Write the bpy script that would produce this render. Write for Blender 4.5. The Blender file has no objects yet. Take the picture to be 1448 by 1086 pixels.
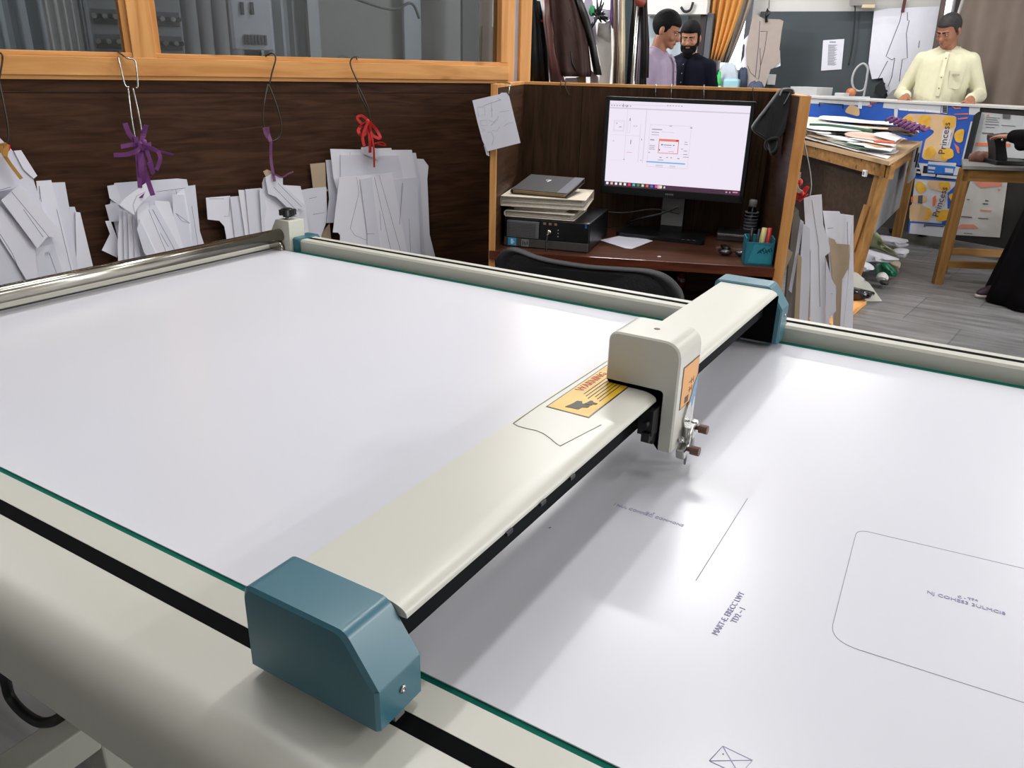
import bpy, bmesh, math, random
from mathutils import Matrix, Vector
random.seed(7)
S = bpy.context.scene
COL = S.collection
PI = math.pi
R = math.radians

# ------------------------------------------------------------------ camera
CX, CY = 724.0, 543.0
H = 1.30
_vx, _vy = (-1280.0, 38.0), (1455.0, 108.0)      # where the machine's two edge directions meet
FPX = math.sqrt(-((_vx[0] - CX) * (_vy[0] - CX) + (_vx[1] - CY) * (_vy[1] - CY)))
_ex = -Vector((_vx[0] - CX, _vx[1] - CY, FPX)).normalized()
_ey = Vector((_vy[0] - CX, _vy[1] - CY, FPX)).normalized()
_ez = _ex.cross(_ey)
M3 = Matrix((_ex, _ey, _ez))
CAM = Vector((0, 0, H))
FW = Vector((M3[0][2], M3[1][2])).normalized()
RT = Vector((FW.y, -FW.x))
RTA = math.atan2(RT.y, RT.x)

def ray(px, py): return M3 @ Vector((px - CX, py - CY, FPX))
def onz(px, py, z):
    r = ray(px, py); return CAM + r * ((z - H) / r.z)
def at(px, py, D):                       # point at horizontal forward distance D
    r = ray(px, py); return CAM + r * (D / (r.x * FW.x + r.y * FW.y))
def fdist(p): return p[0] * FW.x + p[1] * FW.y

class Fr:
    """upright frame: x along, y away from the room's viewer, z up"""
    def __init__(s, x, y, ang, z=0.0):
        s.o = Vector((x, y, z)); s.a = ang
        s.m = Matrix.Translation(s.o) @ Matrix.Rotation(ang, 4, 'Z'); s.i = s.m.inverted()
    def w(s, x, y, z): return s.m @ Vector((x, y, z))
    def l(s, p): return s.i @ Vector(p)
    def hit(s, px, py, y=0.0):
        c = s.i @ CAM; d = s.i.to_3x3() @ ray(px, py)
        return c + d * ((y - c.y) / d.y)
    def hits(s, pts, y=0.0): return [((q := s.hit(a, b, y)).x, q.z) for a, b in pts]
    def hitx(s, px, py, x):
        c = s.i @ CAM; d = s.i.to_3x3() @ ray(px, py)
        return c + d * ((x - c.x) / d.x)
WORLD = Fr(0, 0, 0)
def view(D, px=724, da=0.0):             # frame facing the viewer's side of the room at distance D
    p = at(px, 90, D); return Fr(p.x, p.y, RTA + da)

# ------------------------------------------------------------------ materials
def lin(c):
    def f(u):
        u /= 255.0
        return u / 12.92 if u <= 0.04045 else ((u + 0.055) / 1.055) ** 2.4
    return (f(c[0]), f(c[1]), f(c[2]), 1.0)
MATS = {}
def base_mat(name):
    m = bpy.data.materials.new(name); m.use_nodes = True
    nt = m.node_tree; b = nt.nodes['Principled BSDF']
    return m, nt, b
def plain(name, c, rough=0.6, metal=0.0, spec=0.5, noise=0.06, scale=14.0, bump=0.0, coat=0.0, sheen=0.0):
    if name in MATS: return MATS[name]
    m, nt, b = base_mat(name)
    b.inputs['Roughness'].default_value = rough; b.inputs['Metallic'].default_value = metal
    b.inputs['Specular IOR Level'].default_value = spec
    b.inputs['Coat Weight'].default_value = coat; b.inputs['Coat Roughness'].default_value = 0.25
    b.inputs['Sheen Weight'].default_value = sheen
    L = lin(c)
    tc = nt.nodes.new('ShaderNodeTexCoord'); nz = nt.nodes.new('ShaderNodeTexNoise')
    nz.inputs['Scale'].default_value = scale; nz.inputs['Detail'].default_value = 4
    nt.links.new(tc.outputs['Object'], nz.inputs['Vector'])
    rp = nt.nodes.new('ShaderNodeValToRGB')
    rp.color_ramp.elements[0].position = 0.3; rp.color_ramp.elements[1].position = 0.7
    rp.color_ramp.elements[0].color = tuple(max(0, x * (1 - noise)) for x in L[:3]) + (1,)
    rp.color_ramp.elements[1].color = tuple(min(1, x * (1 + noise)) for x in L[:3]) + (1,)
    nt.links.new(nz.outputs['Fac'], rp.inputs['Fac']); nt.links.new(rp.outputs['Color'], b.inputs['Base Color'])
    if bump:
        bp = nt.nodes.new('ShaderNodeBump'); bp.inputs['Strength'].default_value = bump; bp.inputs['Distance'].default_value = 0.01
        nt.links.new(nz.outputs['Fac'], bp.inputs['Height']); nt.links.new(bp.outputs['Normal'], b.inputs['Normal'])
    MATS[name] = m; return m
def wood(name, dark, light, axis='x', freq=9.0, stretch=14.0, rough=0.5, coat=0.0, knots=False, seams=None):
    if name in MATS: return MATS[name]
    m, nt, b = base_mat(name); b.inputs['Roughness'].default_value = rough; b.inputs['Coat Weight'].default_value = coat; b.inputs['Specular IOR Level'].default_value = .16
    tc = nt.nodes.new('ShaderNodeTexCoord'); mp = nt.nodes.new('ShaderNodeMapping')
    sc = {'x': (1, stretch, stretch), 'y': (stretch, 1, stretch), 'z': (stretch, stretch, 1)}[axis]
    mp.inputs['Scale'].default_value = sc
    nt.links.new(tc.outputs['Object'], mp.inputs['Vector'])
    n1 = nt.nodes.new('ShaderNodeTexNoise'); n1.inputs['Scale'].default_value = freq * 0.35; n1.inputs['Detail'].default_value = 7
    n1.inputs['Distortion'].default_value = 0.9
    nt.links.new(mp.outputs['Vector'], n1.inputs['Vector'])
    rp = nt.nodes.new('ShaderNodeValToRGB'); e = rp.color_ramp.elements
    e[0].position = 0.30; e[0].color = lin(dark); e[1].position = 0.68; e[1].color = lin(light)
    nt.links.new(n1.outputs['Fac'], rp.inputs['Fac'])
    out = rp.outputs['Color']
    if knots:
        v = nt.nodes.new('ShaderNodeTexVoronoi'); v.inputs['Scale'].default_value = 4.5
        mp2 = nt.nodes.new('ShaderNodeMapping'); mp2.inputs['Scale'].default_value = {'x': (1, 3, 2), 'y': (3, 1, 2), 'z': (3, 3, .8)}[axis]
        nt.links.new(tc.outputs['Object'], mp2.inputs['Vector']); nt.links.new(mp2.outputs['Vector'], v.inputs['Vector'])
        kr = nt.nodes.new('ShaderNodeValToRGB'); kr.color_ramp.elements[0].position = 0.05; kr.color_ramp.elements[1].position = 0.16
        kr.color_ramp.elements[0].color = (1, 1, 1, 1); kr.color_ramp.elements[1].color = (0, 0, 0, 1)
        nt.links.new(v.outputs['Distance'], kr.inputs['Fac'])
        mx = nt.nodes.new('ShaderNodeMixRGB'); mx.inputs['Color2'].default_value = lin(tuple(int(q * 0.62) for q in dark))
        nt.links.new(kr.outputs['Color'], mx.inputs['Fac']); nt.links.new(out, mx.inputs['Color1']); out = mx.outputs['Color']
    if seams:                            # joints between boards
        ax, per, wdt = seams
        sx = nt.nodes.new('ShaderNodeSeparateXYZ'); nt.links.new(tc.outputs['Object'], sx.inputs['Vector'])
        md = nt.nodes.new('ShaderNodeMath'); md.operation = 'PINGPONG'; md.inputs[1].default_value = per
        nt.links.new(sx.outputs['XYZ'.index(ax)], md.inputs[0])
        lt = nt.nodes.new('ShaderNodeMath'); lt.operation = 'LESS_THAN'; lt.inputs[1].default_value = wdt
        nt.links.new(md.outputs[0], lt.inputs[0])
        mx = nt.nodes.new('ShaderNodeMixRGB'); mx.inputs['Color2'].default_value = lin(tuple(int(q * 0.45) for q in dark))
        nt.links.new(lt.outputs[0], mx.inputs['Fac']); nt.links.new(out, mx.inputs['Color1']); out = mx.outputs['Color']
    nt.links.new(out, b.inputs['Base Color'])
    bp = nt.nodes.new('ShaderNodeBump'); bp.inputs['Strength'].default_value = 0.15; bp.inputs['Distance'].default_value = 0.004
    nt.links.new(n1.outputs['Fac'], bp.inputs['Height']); nt.links.new(bp.outputs['Normal'], b.inputs['Normal'])
    MATS[name] = m; return m
def emit(name, c, s):
    if name in MATS: return MATS[name]
    m, nt, b = base_mat(name)
    b.inputs['Base Color'].default_value = (0, 0, 0, 1); b.inputs['Roughness'].default_value = 0.35
    b.inputs['Emission Color'].default_value = lin(c); b.inputs['Emission Strength'].default_value = s
    MATS[name] = m; return m
def glass(name, tint=(235, 240, 242), refl=0.12, rough=0.02):
    m = bpy.data.materials.new(name); m.use_nodes = True; nt = m.node_tree
    for n in list(nt.nodes): nt.nodes.remove(n)
    o = nt.nodes.new('ShaderNodeOutputMaterial'); mx = nt.nodes.new('ShaderNodeMixShader')
    t = nt.nodes.new('ShaderNodeBsdfTransparent'); g = nt.nodes.new('ShaderNodeBsdfGlossy')
    t.inputs['Color'].default_value = lin(tint); g.inputs['Roughness'].default_value = rough
    lw = nt.nodes.new('ShaderNodeFresnel'); lw.inputs['IOR'].default_value = 1.45
    ad = nt.nodes.new('ShaderNodeMath'); ad.operation = 'ADD'; ad.inputs[1].default_value = refl
    nt.links.new(lw.outputs[0], ad.inputs[0]); nt.links.new(ad.outputs[0], mx.inputs['Fac'])
    nt.links.new(t.outputs[0], mx.inputs[1]); nt.links.new(g.outputs[0], mx.inputs[2]); nt.links.new(mx.outputs[0], o.inputs['Surface'])
    return m

# ------------------------------------------------------------------ mesh building
class MB:
    def __init__(s, fr=WORLD):
        s.bm = bmesh.new(); s.fr = fr; s.m = fr.m; s.mi = 0
    def _fin(s, geo_verts, mat=None, local=None):
        t = s.m if local is None else s.m @ local
        for v in geo_verts: v.co = t @ v.co
    def _mark(s, n0):
        s.bm.faces.ensure_lookup_table()
        for f in s.bm.faces[n0:]: f.material_index = s.mi
    def mat(s, i): s.mi = i; return s
    def box(s, c, d, rz=0.0, rx=0.0, ry=0.0, bev=0.0, seg=2):
        n0 = len(s.bm.faces)
        r = bmesh.ops.create_cube(s.bm, size=1.0); vs = r['verts']
        for v in vs: v.co = Vector((v.co.x * d[0], v.co.y * d[1], v.co.z * d[2]))
        if bev:
            es = list({e for v in vs for e in v.link_edges})
            rr = bmesh.ops.bevel(s.bm, geom=es, offset=bev, segments=seg, profile=0.5, affect='EDGES')
            vs = list({v for v in rr['verts']} | {v for v in vs if v.is_valid})
        s._fin(vs, local=Matrix.Translation(c) @ Matrix.Rotation(rz, 4, 'Z') @ Matrix.Rotation(ry, 4, 'Y') @ Matrix.Rotation(rx, 4, 'X'))
        s._mark(n0); return s
    def b2(s, x0, x1, y0, y1, z0, z1, bev=0.0, seg=2):
        return s.box(((x0 + x1) / 2, (y0 + y1) / 2, (z0 + z1) / 2), (abs(x1 - x0), abs(y1 - y0), abs(z1 - z0)), bev=bev, seg=seg)
    def loop3(s, A, B, cap=True, smooth=False):
        """two matching closed rings of 3-D local points -> closed solid"""
        n0 = len(s.bm.faces)
        va = [s.bm.verts.new(s.m @ Vector(p)) for p in A]; vb = [s.bm.verts.new(s.m @ Vector(p)) for p in B]
        n = len(va)
        for i in range(n):
            f = s.bm.faces.new((va[i], va[(i + 1) % n], vb[(i + 1) % n], vb[i])); f.smooth = smooth
        if cap: s.bm.faces.new(list(reversed(va))); s.bm.faces.new(vb)
        s._mark(n0); return s
    def slab(s, pts, y0, y1):            # (x,z) outline extruded along y
        return s.loop3([(x, y0, z) for x, z in pts], [(x, y1, z) for x, z in pts])
    def flat(s, pts, z0, z1):            # (x,y) outline extruded along z
        return s.loop3([(x, y, z0) for x, y in pts], [(x, y, z1) for x, y in pts])
    def side(s, pts, x0, x1):            # (y,z) outline extruded along x
        return s.loop3([(x0, y, z) for y, z in pts], [(x1, y, z) for y, z in pts])
    def rings(s, rs, cap=True, smooth=True, closed=True):
        n0 = len(s.bm.faces)
        V = [[s.bm.verts.new(s.m @ Vector(p)) for p in r] for r in rs]
        for a, b in zip(V, V[1:]):
            n = len(a)
            for i in range(n if closed else n - 1):
                f = s.bm.faces.new((a[i], a[(i + 1) % n], b[(i + 1) % n], b[i])); f.smooth = smooth
        if cap and closed:
            s.bm.faces.new(list(reversed(V[0]))); s.bm.faces.new(V[-1])
        s._mark(n0); return s
    def lathe(s, prof, c=(0, 0, 0), n=24, axis='z', local=None, smooth=True):
        rs = []
        for r, z in prof:
            ring = []
            for i in range(n):
                a = 2 * PI * i / n; p = Vector((r * math.cos(a), r * math.sin(a), z))
                if axis == 'x': p = Vector((p.z, p.x, p.y))
                if axis == 'y': p = Vector((p.y, p.z, p.x))
                if local is not None: p = local @ p
                ring.append(p + Vector(c))
            rs.append(ring)
        return s.rings(rs, smooth=smooth)
    def tube(s, pts, r, n=8, smooth=True):
        P = [Vector(p) for p in pts]; rs = []; up = None
        rr = r if isinstance(r, (list, tuple)) else [r] * len(P)
        for i, p in enumerate(P):
            d = (P[min(i + 1, len(P) - 1)] - P[max(i - 1, 0)])
            if d.length < 1e-9: d = Vector((0, 0, 1))
            d.normalize()
            if up is None:
                up = Vector((0, 0, 1)) if abs(d.z) < 0.9 else Vector((1, 0, 0))
            u = d.cross(up)
            if u.length < 1e-6: u = d.cross(Vector((0.3, 1, 0.2)))
            u.normalize(); v = d.cross(u).normalized(); up = up - d * up.dot(d)
            if up.length < 1e-6: up = v
            up.normalize()
            rs.append([p + (u * math.cos(2 * PI * k / n) + v * math.sin(2 * PI * k / n)) * rr[i] for k in range(n)])
        return s.rings(rs, smooth=smooth)
    def curve(s, pts, r, n=8, sub=6):
        return s.tube(spline(pts, sub), r, n)
    def ell(s, c, rad, u=20, v=12, local=None):
        n0 = len(s.bm.faces)
        g = bmesh.ops.create_uvsphere(s.bm, u_segments=u, v_segments=v, radius=1.0)
        L = Matrix.Translation(c) @ (local if local is not None else Matrix.Identity(4)) @ Matrix.Diagonal((rad[0], rad[1], rad[2], 1))
        s._fin(g['verts'], local=L); s.bm.faces.ensure_lookup_table()
        for f in s.bm.faces[n0:]: f.smooth = True
        s._mark(n0); return s
    def cap(s, a, b, ra, rb, n=14, k=5):
        """tapered capsule"""
        a = Vector(a); b = Vector(b); d = (b - a)
        L = d.length
        q = d.to_track_quat('Z', 'Y').to_matrix().to_4x4() if L > 1e-9 else Matrix.Identity(4)
        prof = [(ra * math.cos(t), ra * math.sin(t)) for t in [(-PI / 2 + 0.02) + (PI / 2) * i / k for i in range(k + 1)]]
        prof += [(rb * math.cos(t), L + rb * math.sin(t)) for t in [(PI / 2 - 0.02) * i / k for i in range(k + 1)]]
        return s.lathe(prof, c=a, n=n, local=q)
    def quad(s, pts):
        n0 = len(s.bm.faces)
        s.bm.faces.new([s.bm.verts.new(s.m @ Vector(p)) for p in pts]); s._mark(n0); return s
    def ribbon(s, pts, w, side, t=0.0006):
        """flat band along pts; side = width direction"""
        sd = Vector(side).normalized(); P = [Vector(p) for p in pts]; rs = []
        ww = w if isinstance(w, (list, tuple)) else [w] * len(P)
        for i, p in enumerate(P):
            d = (P[min(i + 1, len(P) - 1)] - P[max(i - 1, 0)]).normalized(); u = (sd - d * sd.dot(d)).normalized(); nn = d.cross(u)
            rs.append([p + u * ww[i] / 2 + nn * t, p - u * ww[i] / 2 + nn * t, p - u * ww[i] / 2 - nn * t, p + u * ww[i] / 2 - nn * t])
        return s.rings(rs, smooth=False)
    def text(s, body, size, L, depth=0.0002, spacing=1.0):
        """lettering; L places it (text lies in L's xy plane)"""
        n0 = len(s.bm.faces)
        cu = bpy.data.curves.new('t', 'FONT'); cu.body = body; cu.size = size; cu.extrude = depth; cu.align_x = 'CENTER'; cu.align_y = 'CENTER'
        cu.space_character = spacing; cu.resolution_u = 2
        ob = bpy.data.objects.new('t', cu); COL.objects.link(ob)
        dg = bpy.context.evaluated_depsgraph_get(); me = bpy.data.meshes.new_from_object(ob.evaluated_get(dg))
        T = s.m @ L; vs = [s.bm.verts.new(T @ v.co) for v in me.vertices]
        for p in me.polygons:
            try: s.bm.faces.new([vs[i] for i in p.vertices])
            except ValueError: pass
        bpy.data.objects.remove(ob); bpy.data.curves.remove(cu); bpy.data.meshes.remove(me)
        s._mark(n0); return s

def spline(pts, sub=6, closed=False):
    P = [Vector(p) for p in pts]; out = []; n = len(P)
    rng = range(n if closed else n - 1)
    for i in rng:
        if closed: p0, p1, p2, p3 = P[i - 1], P[i], P[(i + 1) % n], P[(i + 2) % n]
        else: p0, p1, p2, p3 = P[max(i - 1, 0)], P[i], P[i + 1], P[min(i + 2, n - 1)]
        for k in range(sub):
            t = k / sub; t2 = t * t; t3 = t2 * t
            out.append(0.5 * ((2 * p1) + (p2 - p0) * t + (2 * p0 - 5 * p1 + 4 * p2 - p3) * t2 + (3 * p1 - p0 - 3 * p2 + p3) * t3))
    if not closed: out.append(P[-1])
    return out
def s2(pts, sub=6, closed=False): return [(v.x, v.y) for v in spline([(a, b, 0) for a, b in pts], sub, closed)]
def rrect(x0, x1, z0, z1, r, k=5):
    o = []
    for cx, cz, a0 in ((x1 - r, z1 - r, 0), (x0 + r, z1 - r, 90), (x0 + r, z0 + r, 180), (x1 - r, z0 + r, 270)):
        for i in range(k + 1):
            a = R(a0 + 90 * i / k); o.append((cx + r * math.cos(a), cz + r * math.sin(a)))
    return o
def rpoly(pts, rad, k=5):
    """round the corners of a 2-D polygon; rad = number or list"""
    o = []; n = len(pts)
    for i in range(n):
        r = rad[i] if isinstance(rad, (list, tuple)) else rad
        p = Vector(pts[i]); a = Vector(pts[i - 1]) - p; b = Vector(pts[(i + 1) % n]) - p
        if r <= 0: o.append(tuple(p)); continue
        la, lb = a.length, b.length; a.normalize(); b.normalize()
        ang = a.angle(b); t = min(r / math.tan(ang / 2), la * 0.49, lb * 0.49)
        A = p + a * t; B = p + b * t
        for j in range(k + 1):
            u = j / k; o.append(tuple(A * (1 - u) ** 2 + p * 2 * u * (1 - u) + B * u * u))
    return o

WM = {}
def obj(name, mb, mats, parent=None, frame=None, kind=None, label=None, mods=None):
    me = bpy.data.meshes.new(name)
    bmesh.ops.recalc_face_normals(mb.bm, faces=mb.bm.faces)
    W = WM[parent] if parent is not None else (frame or mb.fr).m
    mb.bm.transform(W.inverted()); mb.bm.to_mesh(me); mb.bm.free()
    for m in (mats if isinstance(mats, (list, tuple)) else [mats]): me.materials.append(m)
    o = bpy.data.objects.new(name, me); COL.objects.link(o)
    if parent is not None: o.parent = parent
    else: o.matrix_world = W
    WM[o] = W
    if kind: o['kind'] = kind
    if label: o['label'] = label
    return o
def thing(name, label, cat, loc, ang=0.0, group=None):
    o = bpy.data.objects.new(name, None); COL.objects.link(o); o.empty_display_size = 0.1
    W = Matrix.Translation(Vector(loc)) @ Matrix.Rotation(ang, 4, 'Z'); o.matrix_world = W; WM[o] = W
    o['label'] = label; o['category'] = cat
    if group: o['group'] = group
    return o
def tag(o, label, cat, group=None, kind=None):
    o['label'] = label; o['category'] = cat
    if group: o['group'] = group
    if kind: o['kind'] = kind
    return o
def struct(name, mb, m, **k): return obj(name, mb, m, kind='structure', **k)
def smooth_mod(o, ang=35):
    for p in o.data.polygons: p.use_smooth = True
    md = o.modifiers.new('edges', 'EDGE_SPLIT'); md.split_angle = R(ang)
    return o
def T(x, y, z): return Matrix.Translation((x, y, z))
def RX(a): return Matrix.Rotation(a, 4, 'X')
def RY(a): return Matrix.Rotation(a, 4, 'Y')
def RZ(a): return Matrix.Rotation(a, 4, 'Z')

# ------------------------------------------------------------------ palette
beige = plain('beige_enamel', (203, 201, 190), 0.36, noise=0.015, scale=3, coat=0.1)
beige2 = plain('beige_enamel_matt', (192, 190, 178), 0.5, noise=0.02, scale=4)
teal = plain('teal_enamel', (60, 110, 125), 0.36, noise=0.03, scale=5, coat=0.3)
tealg = plain('green_mat_edge', (14, 96, 82), 0.8, noise=0.05, spec=.1)
blackr = plain('black_rubber', (14, 16, 19), 0.5)
blackp = plain('black_plastic', (15, 17, 20), 0.35)
blackm = plain('black_metal', (20, 24, 28), 0.4)
darkgrey = plain('dark_grey_plastic', (62, 62, 64), 0.5)
greyp = plain('grey_plastic', (120, 120, 122), 0.5)
steel = plain('steel', (185, 185, 182), 0.25, metal=1.0, noise=0.05)
tubem = plain('dull_steel_tube', (172, 168, 156), 0.2, metal=1.0, noise=0.06)
wire = plain('dark_wire', (74, 70, 62), 0.4, metal=0.7)
wires = plain('bright_wire', (190, 190, 186), 0.25, metal=1.0)
plotpaper = plain('plotting_paper', (217, 217, 224), 0.27, noise=0.012, scale=2.5, spec=0.5)
paper = plain('pattern_card_white', (228, 227, 235), 0.8, noise=0.03, scale=5)
papere = plain('pattern_card_cool', (216, 216, 226), 0.8, noise=0.03, scale=5)
sheetw = plain('white_sheet', (222, 222, 232), 0.7, noise=0.02)
tan = plain('tan_card', (178, 158, 132), 0.8, noise=0.05)
ink = plain('pencil_ink', (72, 72, 84), 0.8)
inkv = plain('plotter_ink', (156, 154, 186), 0.8)
inkg = plain('plotter_pen_grey', (150, 150, 160), 0.8)
slotm = plain('slot_black', (5, 6, 7), 0.9, spec=.1)
faint = plain('faint_pencil', (150, 150, 160), 0.8)
pine_x = wood('pine_x', (186, 126, 68), (220, 163, 102), 'x', 8, 10, 0.45, knots=True)
pine_z = wood('pine_z', (186, 126, 68), (220, 163, 102), 'z', 8, 10, 0.45, knots=True)
pine_y = wood('pine_y', (186, 126, 68), (220, 163, 102), 'y', 8, 10, 0.45, knots=True)
raw_x = wood('raw_timber_x', (118, 84, 46), (158, 116, 66), 'x', 8, 10, 0.6, knots=True)
raw_y = wood('raw_timber_y', (118, 84, 46), (158, 116, 66), 'y', 8, 10, 0.6, knots=True)
raw_z = wood('raw_timber_z', (118, 84, 46), (158, 116, 66), 'z', 8, 10, 0.6, knots=True)
dk_x = wood('walnut_laminate', (40, 26, 17), (66, 46, 33), 'x', 14, 9, 0.5, seams=('Z', 0.29, 0.0012))
dk_z = wood('walnut_boards', (40, 26, 16), (66, 46, 32), 'z', 14, 12, 0.5, seams=('X', 0.105, 0.0012))
dk_y = wood('walnut_side', (44, 28, 17), (74, 50, 32), 'y', 14, 12, 0.5)
desk_top = wood('desk_laminate', (58, 34, 23), (88, 54, 38), 'x', 14, 12, 0.35, coat=0.2)
# ------------------------------------------------------------------ camera object
cd = bpy.data.cameras.new('camera'); cam = bpy.data.objects.new('camera', cd); COL.objects.link(cam)
cd.sensor_width = 36.0; cd.lens = FPX / 1448.0 * 36.0; cd.clip_start = 0.02; cd.clip_end = 60
cam.matrix_world = Matrix.Translation(CAM) @ Matrix((M3.col[0], -M3.col[1], -M3.col[2])).transposed().to_4x4()
S.camera = cam

# ------------------------------------------------------------------ the cutting plotter
RZ0 = 0.925                                   # top of the rails
pl = thing('flatbed_plotter', 'large beige flatbed pattern plotter with teal end caps filling the foreground', 'plotter', (-0.3, 0.78, 0))
m = MB(); m.b2(-1.41, 1.25, 0.30, 1.275, 0.86, 0.8985, bev=0.002)
obj('platen', m, tealg, pl, label='green edged flat bed')
def rail(y_in, y_flange, y_s0, y_s1, y_round, y_out, zt, zb, sgn, x0, x1):
    """flange, slot and outer shell of one side rail; sgn=-1 front, +1 back"""
    fl = MB(); fl.side([(y_in, 0.87), (y_in, zt - 0.004), (y_in + sgn * 0.003, zt), (y_s0, zt), (y_s0, 0.87)], x0, x1)
    sl = MB(); sl.side([(y_s0, 0.875), (y_s0, zt - .0004), (y_s1, zt - .0004), (y_s1, 0.875)], x0 + .002, x1)
    r = abs(y_out - y_round); arc = []
    for k in range(9):
        a = R(90 * k / 8); arc.append((y_round + sgn * r * math.sin(a), zt - r + r * math.cos(a)))
    ou = MB(); ou.side([(y_s1, zb), (y_s1, zt)] + arc + [(y_out, zb)], x0, x1)
    return fl, sl, ou
fl, sl, ou = rail(0.3235, None, 0.2935, 0.2797, 0.240, 0.208, RZ0, 0.858, -1, -1.40, 1.25)
fr = obj('front_rail', ou, beige, pl); smooth_mod(fr, 40)
obj('rail_flange', fl, beige, fr); obj('rail_slot', sl, slotm, fr, label='black slot')
fl, sl, ou = rail(1.249, None, 1.270, 1.283, 1.296, 1.304, RZ0, 0.812, 1, -1.31, 1.25)
br = obj('rear_rail', ou, beige, pl); smooth_mod(br, 40)
obj('rail_flange', fl, beige2, br); obj('rail_slot', sl, slotm, br, label='black slot')
m = MB(); m.side([(1.243, 0.895), (1.243, RZ0 + .001), (1.247, RZ0 + 0.004), (1.305, RZ0 + 0.004), (1.31, RZ0 - .002), (1.31, 0.86), (1.243, 0.86)], -1.336, -1.304)
obj('rail_end_cap', m, plain('teal_cap_dark', (38, 98, 108), 0.4, coat=0.2), br, label='teal end cap')
# feed roller along the left edge
m = MB(); m.tube([(-1.352, 0.20, 0.932), (-1.352, 1.262, 0.932)], 0.0145, 20)
ro = obj('feed_roller', m, tubem, pl, label='steel roller bar')
m = MB(); m.b2(-1.412, -1.374, 0.25, 1.262, 0.88, 0.9055, bev=0.003); obj('roller_bed', m, beige2, ro)
m = MB(); m.b2(-1.3745, -1.3685, 0.25, 1.25, 0.88, 0.9015); obj('roller_gap', m, blackr, ro)
# roller bracket with the black star knob
kb = onz(411, 352, 0.905); bx, by = kb.x, kb.y
fb = Fr(bx, by, 0)
def bz(px, py): return fb.hit(px, py, 0).z
zt = bz(406, 313)
by1 = fb.hitx(429, 308, 0).y
m = MB(fb)
m.slab(rpoly([(0, -.02), (0, zt), (-0.040, zt), (-0.058, zt - 0.028), (-0.058, zt - 0.043), (-0.03, zt - 0.047), (-0.03, -.02)][::1], 0.0015, 2), 0.0, by1)
bk = obj('roller_bracket', m, beige2, pl); bk.data.transform(Matrix.Translation((0, 0, 0)))
m = MB(fb); m.tube([(-0.036, -0.012, zt - 0.062), (-0.036, -0.001, zt - 0.062)], 0.019, 20); obj('bushing', m, tubem, bk)
m = MB(fb); kc = (-0.024, by1 * .5)
pr = [(0.0009, 0.026), (0.012, 0.026)]
star = []
for k in range(48):
    a = 2 * PI * k / 48; rr = 0.0165 + 0.0028 * math.cos(6 * a); star.append((kc[0] + rr * math.cos(a), kc[1] + rr * math.sin(a)))
m.flat(star, zt + 0.009, zt + 0.021)
m.lathe([(0.001, 0), (0.011, 0.001), (0.0125, 0.009), (0.001, 0.0095)], c=(kc[0], kc[1], zt + 0.004))
m.lathe([(0.001, 0), (0.011, 0), (0.010, 0.003), (0.001, 0.004)], c=(kc[0], kc[1], zt + 0.0205))
kn = obj('clamp_knob', m, blackp, bk, label='black star knob'); smooth_mod(kn, 40)
m = MB(fb); m.lathe([(0.001, 0), (0.006, 0), (0.006, 0.006), (0.001, 0.006)], c=(kc[0], kc[1], zt - .0005)); obj('knob_stem', m, steel, kn)

# gantry beam
BZ = 0.992; bxl, bxr = -0.345, -0.272
arc = [(bxr + 0.0185 * math.sin(R(90 * k / 8)), BZ - 0.007 + 0.007 * math.cos(R(90 * k / 8))) for k in range(9)]
prof = [(bxl, 0.957), (bxl, BZ - 0.004), (bxl + 0.004, BZ)] + arc + [(bxr + .0185, 0.9835), (bxr + .015, .983), (bxr, .984), (bxr - .004, .957)]
m = MB(); m.slab(prof, 0.3062, 1.1988)
gb = obj('gantry_beam', m, beige, pl); smooth_mod(gb, 25)
m = MB(); m.b2(bxl + 0.008, bxr + 0.001, 0.29, 1.215, 0.948, 0.984)
obj('beam_channel', m, plain('channel_black', (10, 12, 15), .8, spec=.15), gb, label='black channel under the beam')
m = MB(); m.b2(bxl + .016, bxr - .02, 0.292, 1.213, 0.938, 0.9485); obj('belt_guard', m, blackr, gb)
def endcap(y0, y1, zb):
    o = rpoly([(-0.351, zb), (-0.351, BZ + 0.0035), (-0.2665, BZ + 0.0035), (-0.2425, 0.9625), (-0.2425, zb)], [0.0, 0.009, 0.011, 0.003, 0.0], 6)
    mm = MB(); n0 = 0
    i = 0.0022
    def inset(s): 
        cx = sum(p[0] for p in o) / len(o); cz = (zb + BZ) / 2
        return [(x + (i if x < cx else -i), (z - i if z > cz else z)) for x, z in o]
    q = inset(o)
    mm.rings([[(x, y0, z) for x, z in q], [(x, y0 + i, z) for x, z in o], [(x, y1 - i, z) for x, z in o], [(x, y1, z) for x, z in q]], smooth=False)
    return mm
c1 = obj('end_cap', endcap(0.264, 0.3065, 0.934), teal, gb, label='teal end cap on the near rail'); smooth_mod(c1, 32)
c2 = obj('end_cap', endcap(1.1985, 1.242, 0.908), teal, gb, label='teal end cap on the far rail'); smooth_mod(c2, 32)
for c, yy in ((c1, 0.2865), (c2, 1.22)):
    m = MB(); m.lathe([(0.0001, 0.0), (0.0026, 0.0), (0.0026, 0.0012), (0.0012, 0.0018), (0.0010, 0.0010), (0.0001, 0.0010)], c=(-0.2426, yy, 0.950), axis='x', n=16)
    obj('screw', m, steel, c, label='steel screw')
m = MB(); m.b2(-0.262, -0.246, 0.283, 0.292, 0.905, 0.940); obj('rail_shoe', m, greyp, c1)
m = MB(); m.b2(-.344, -.251, 1.1975, 1.1992, .909, .9835); obj('cap_hollow_shade', m, slotm, c2, label='black plate for the shaded hollow of the cap')  # black plate stands in for the shade inside the hollow cap
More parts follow.
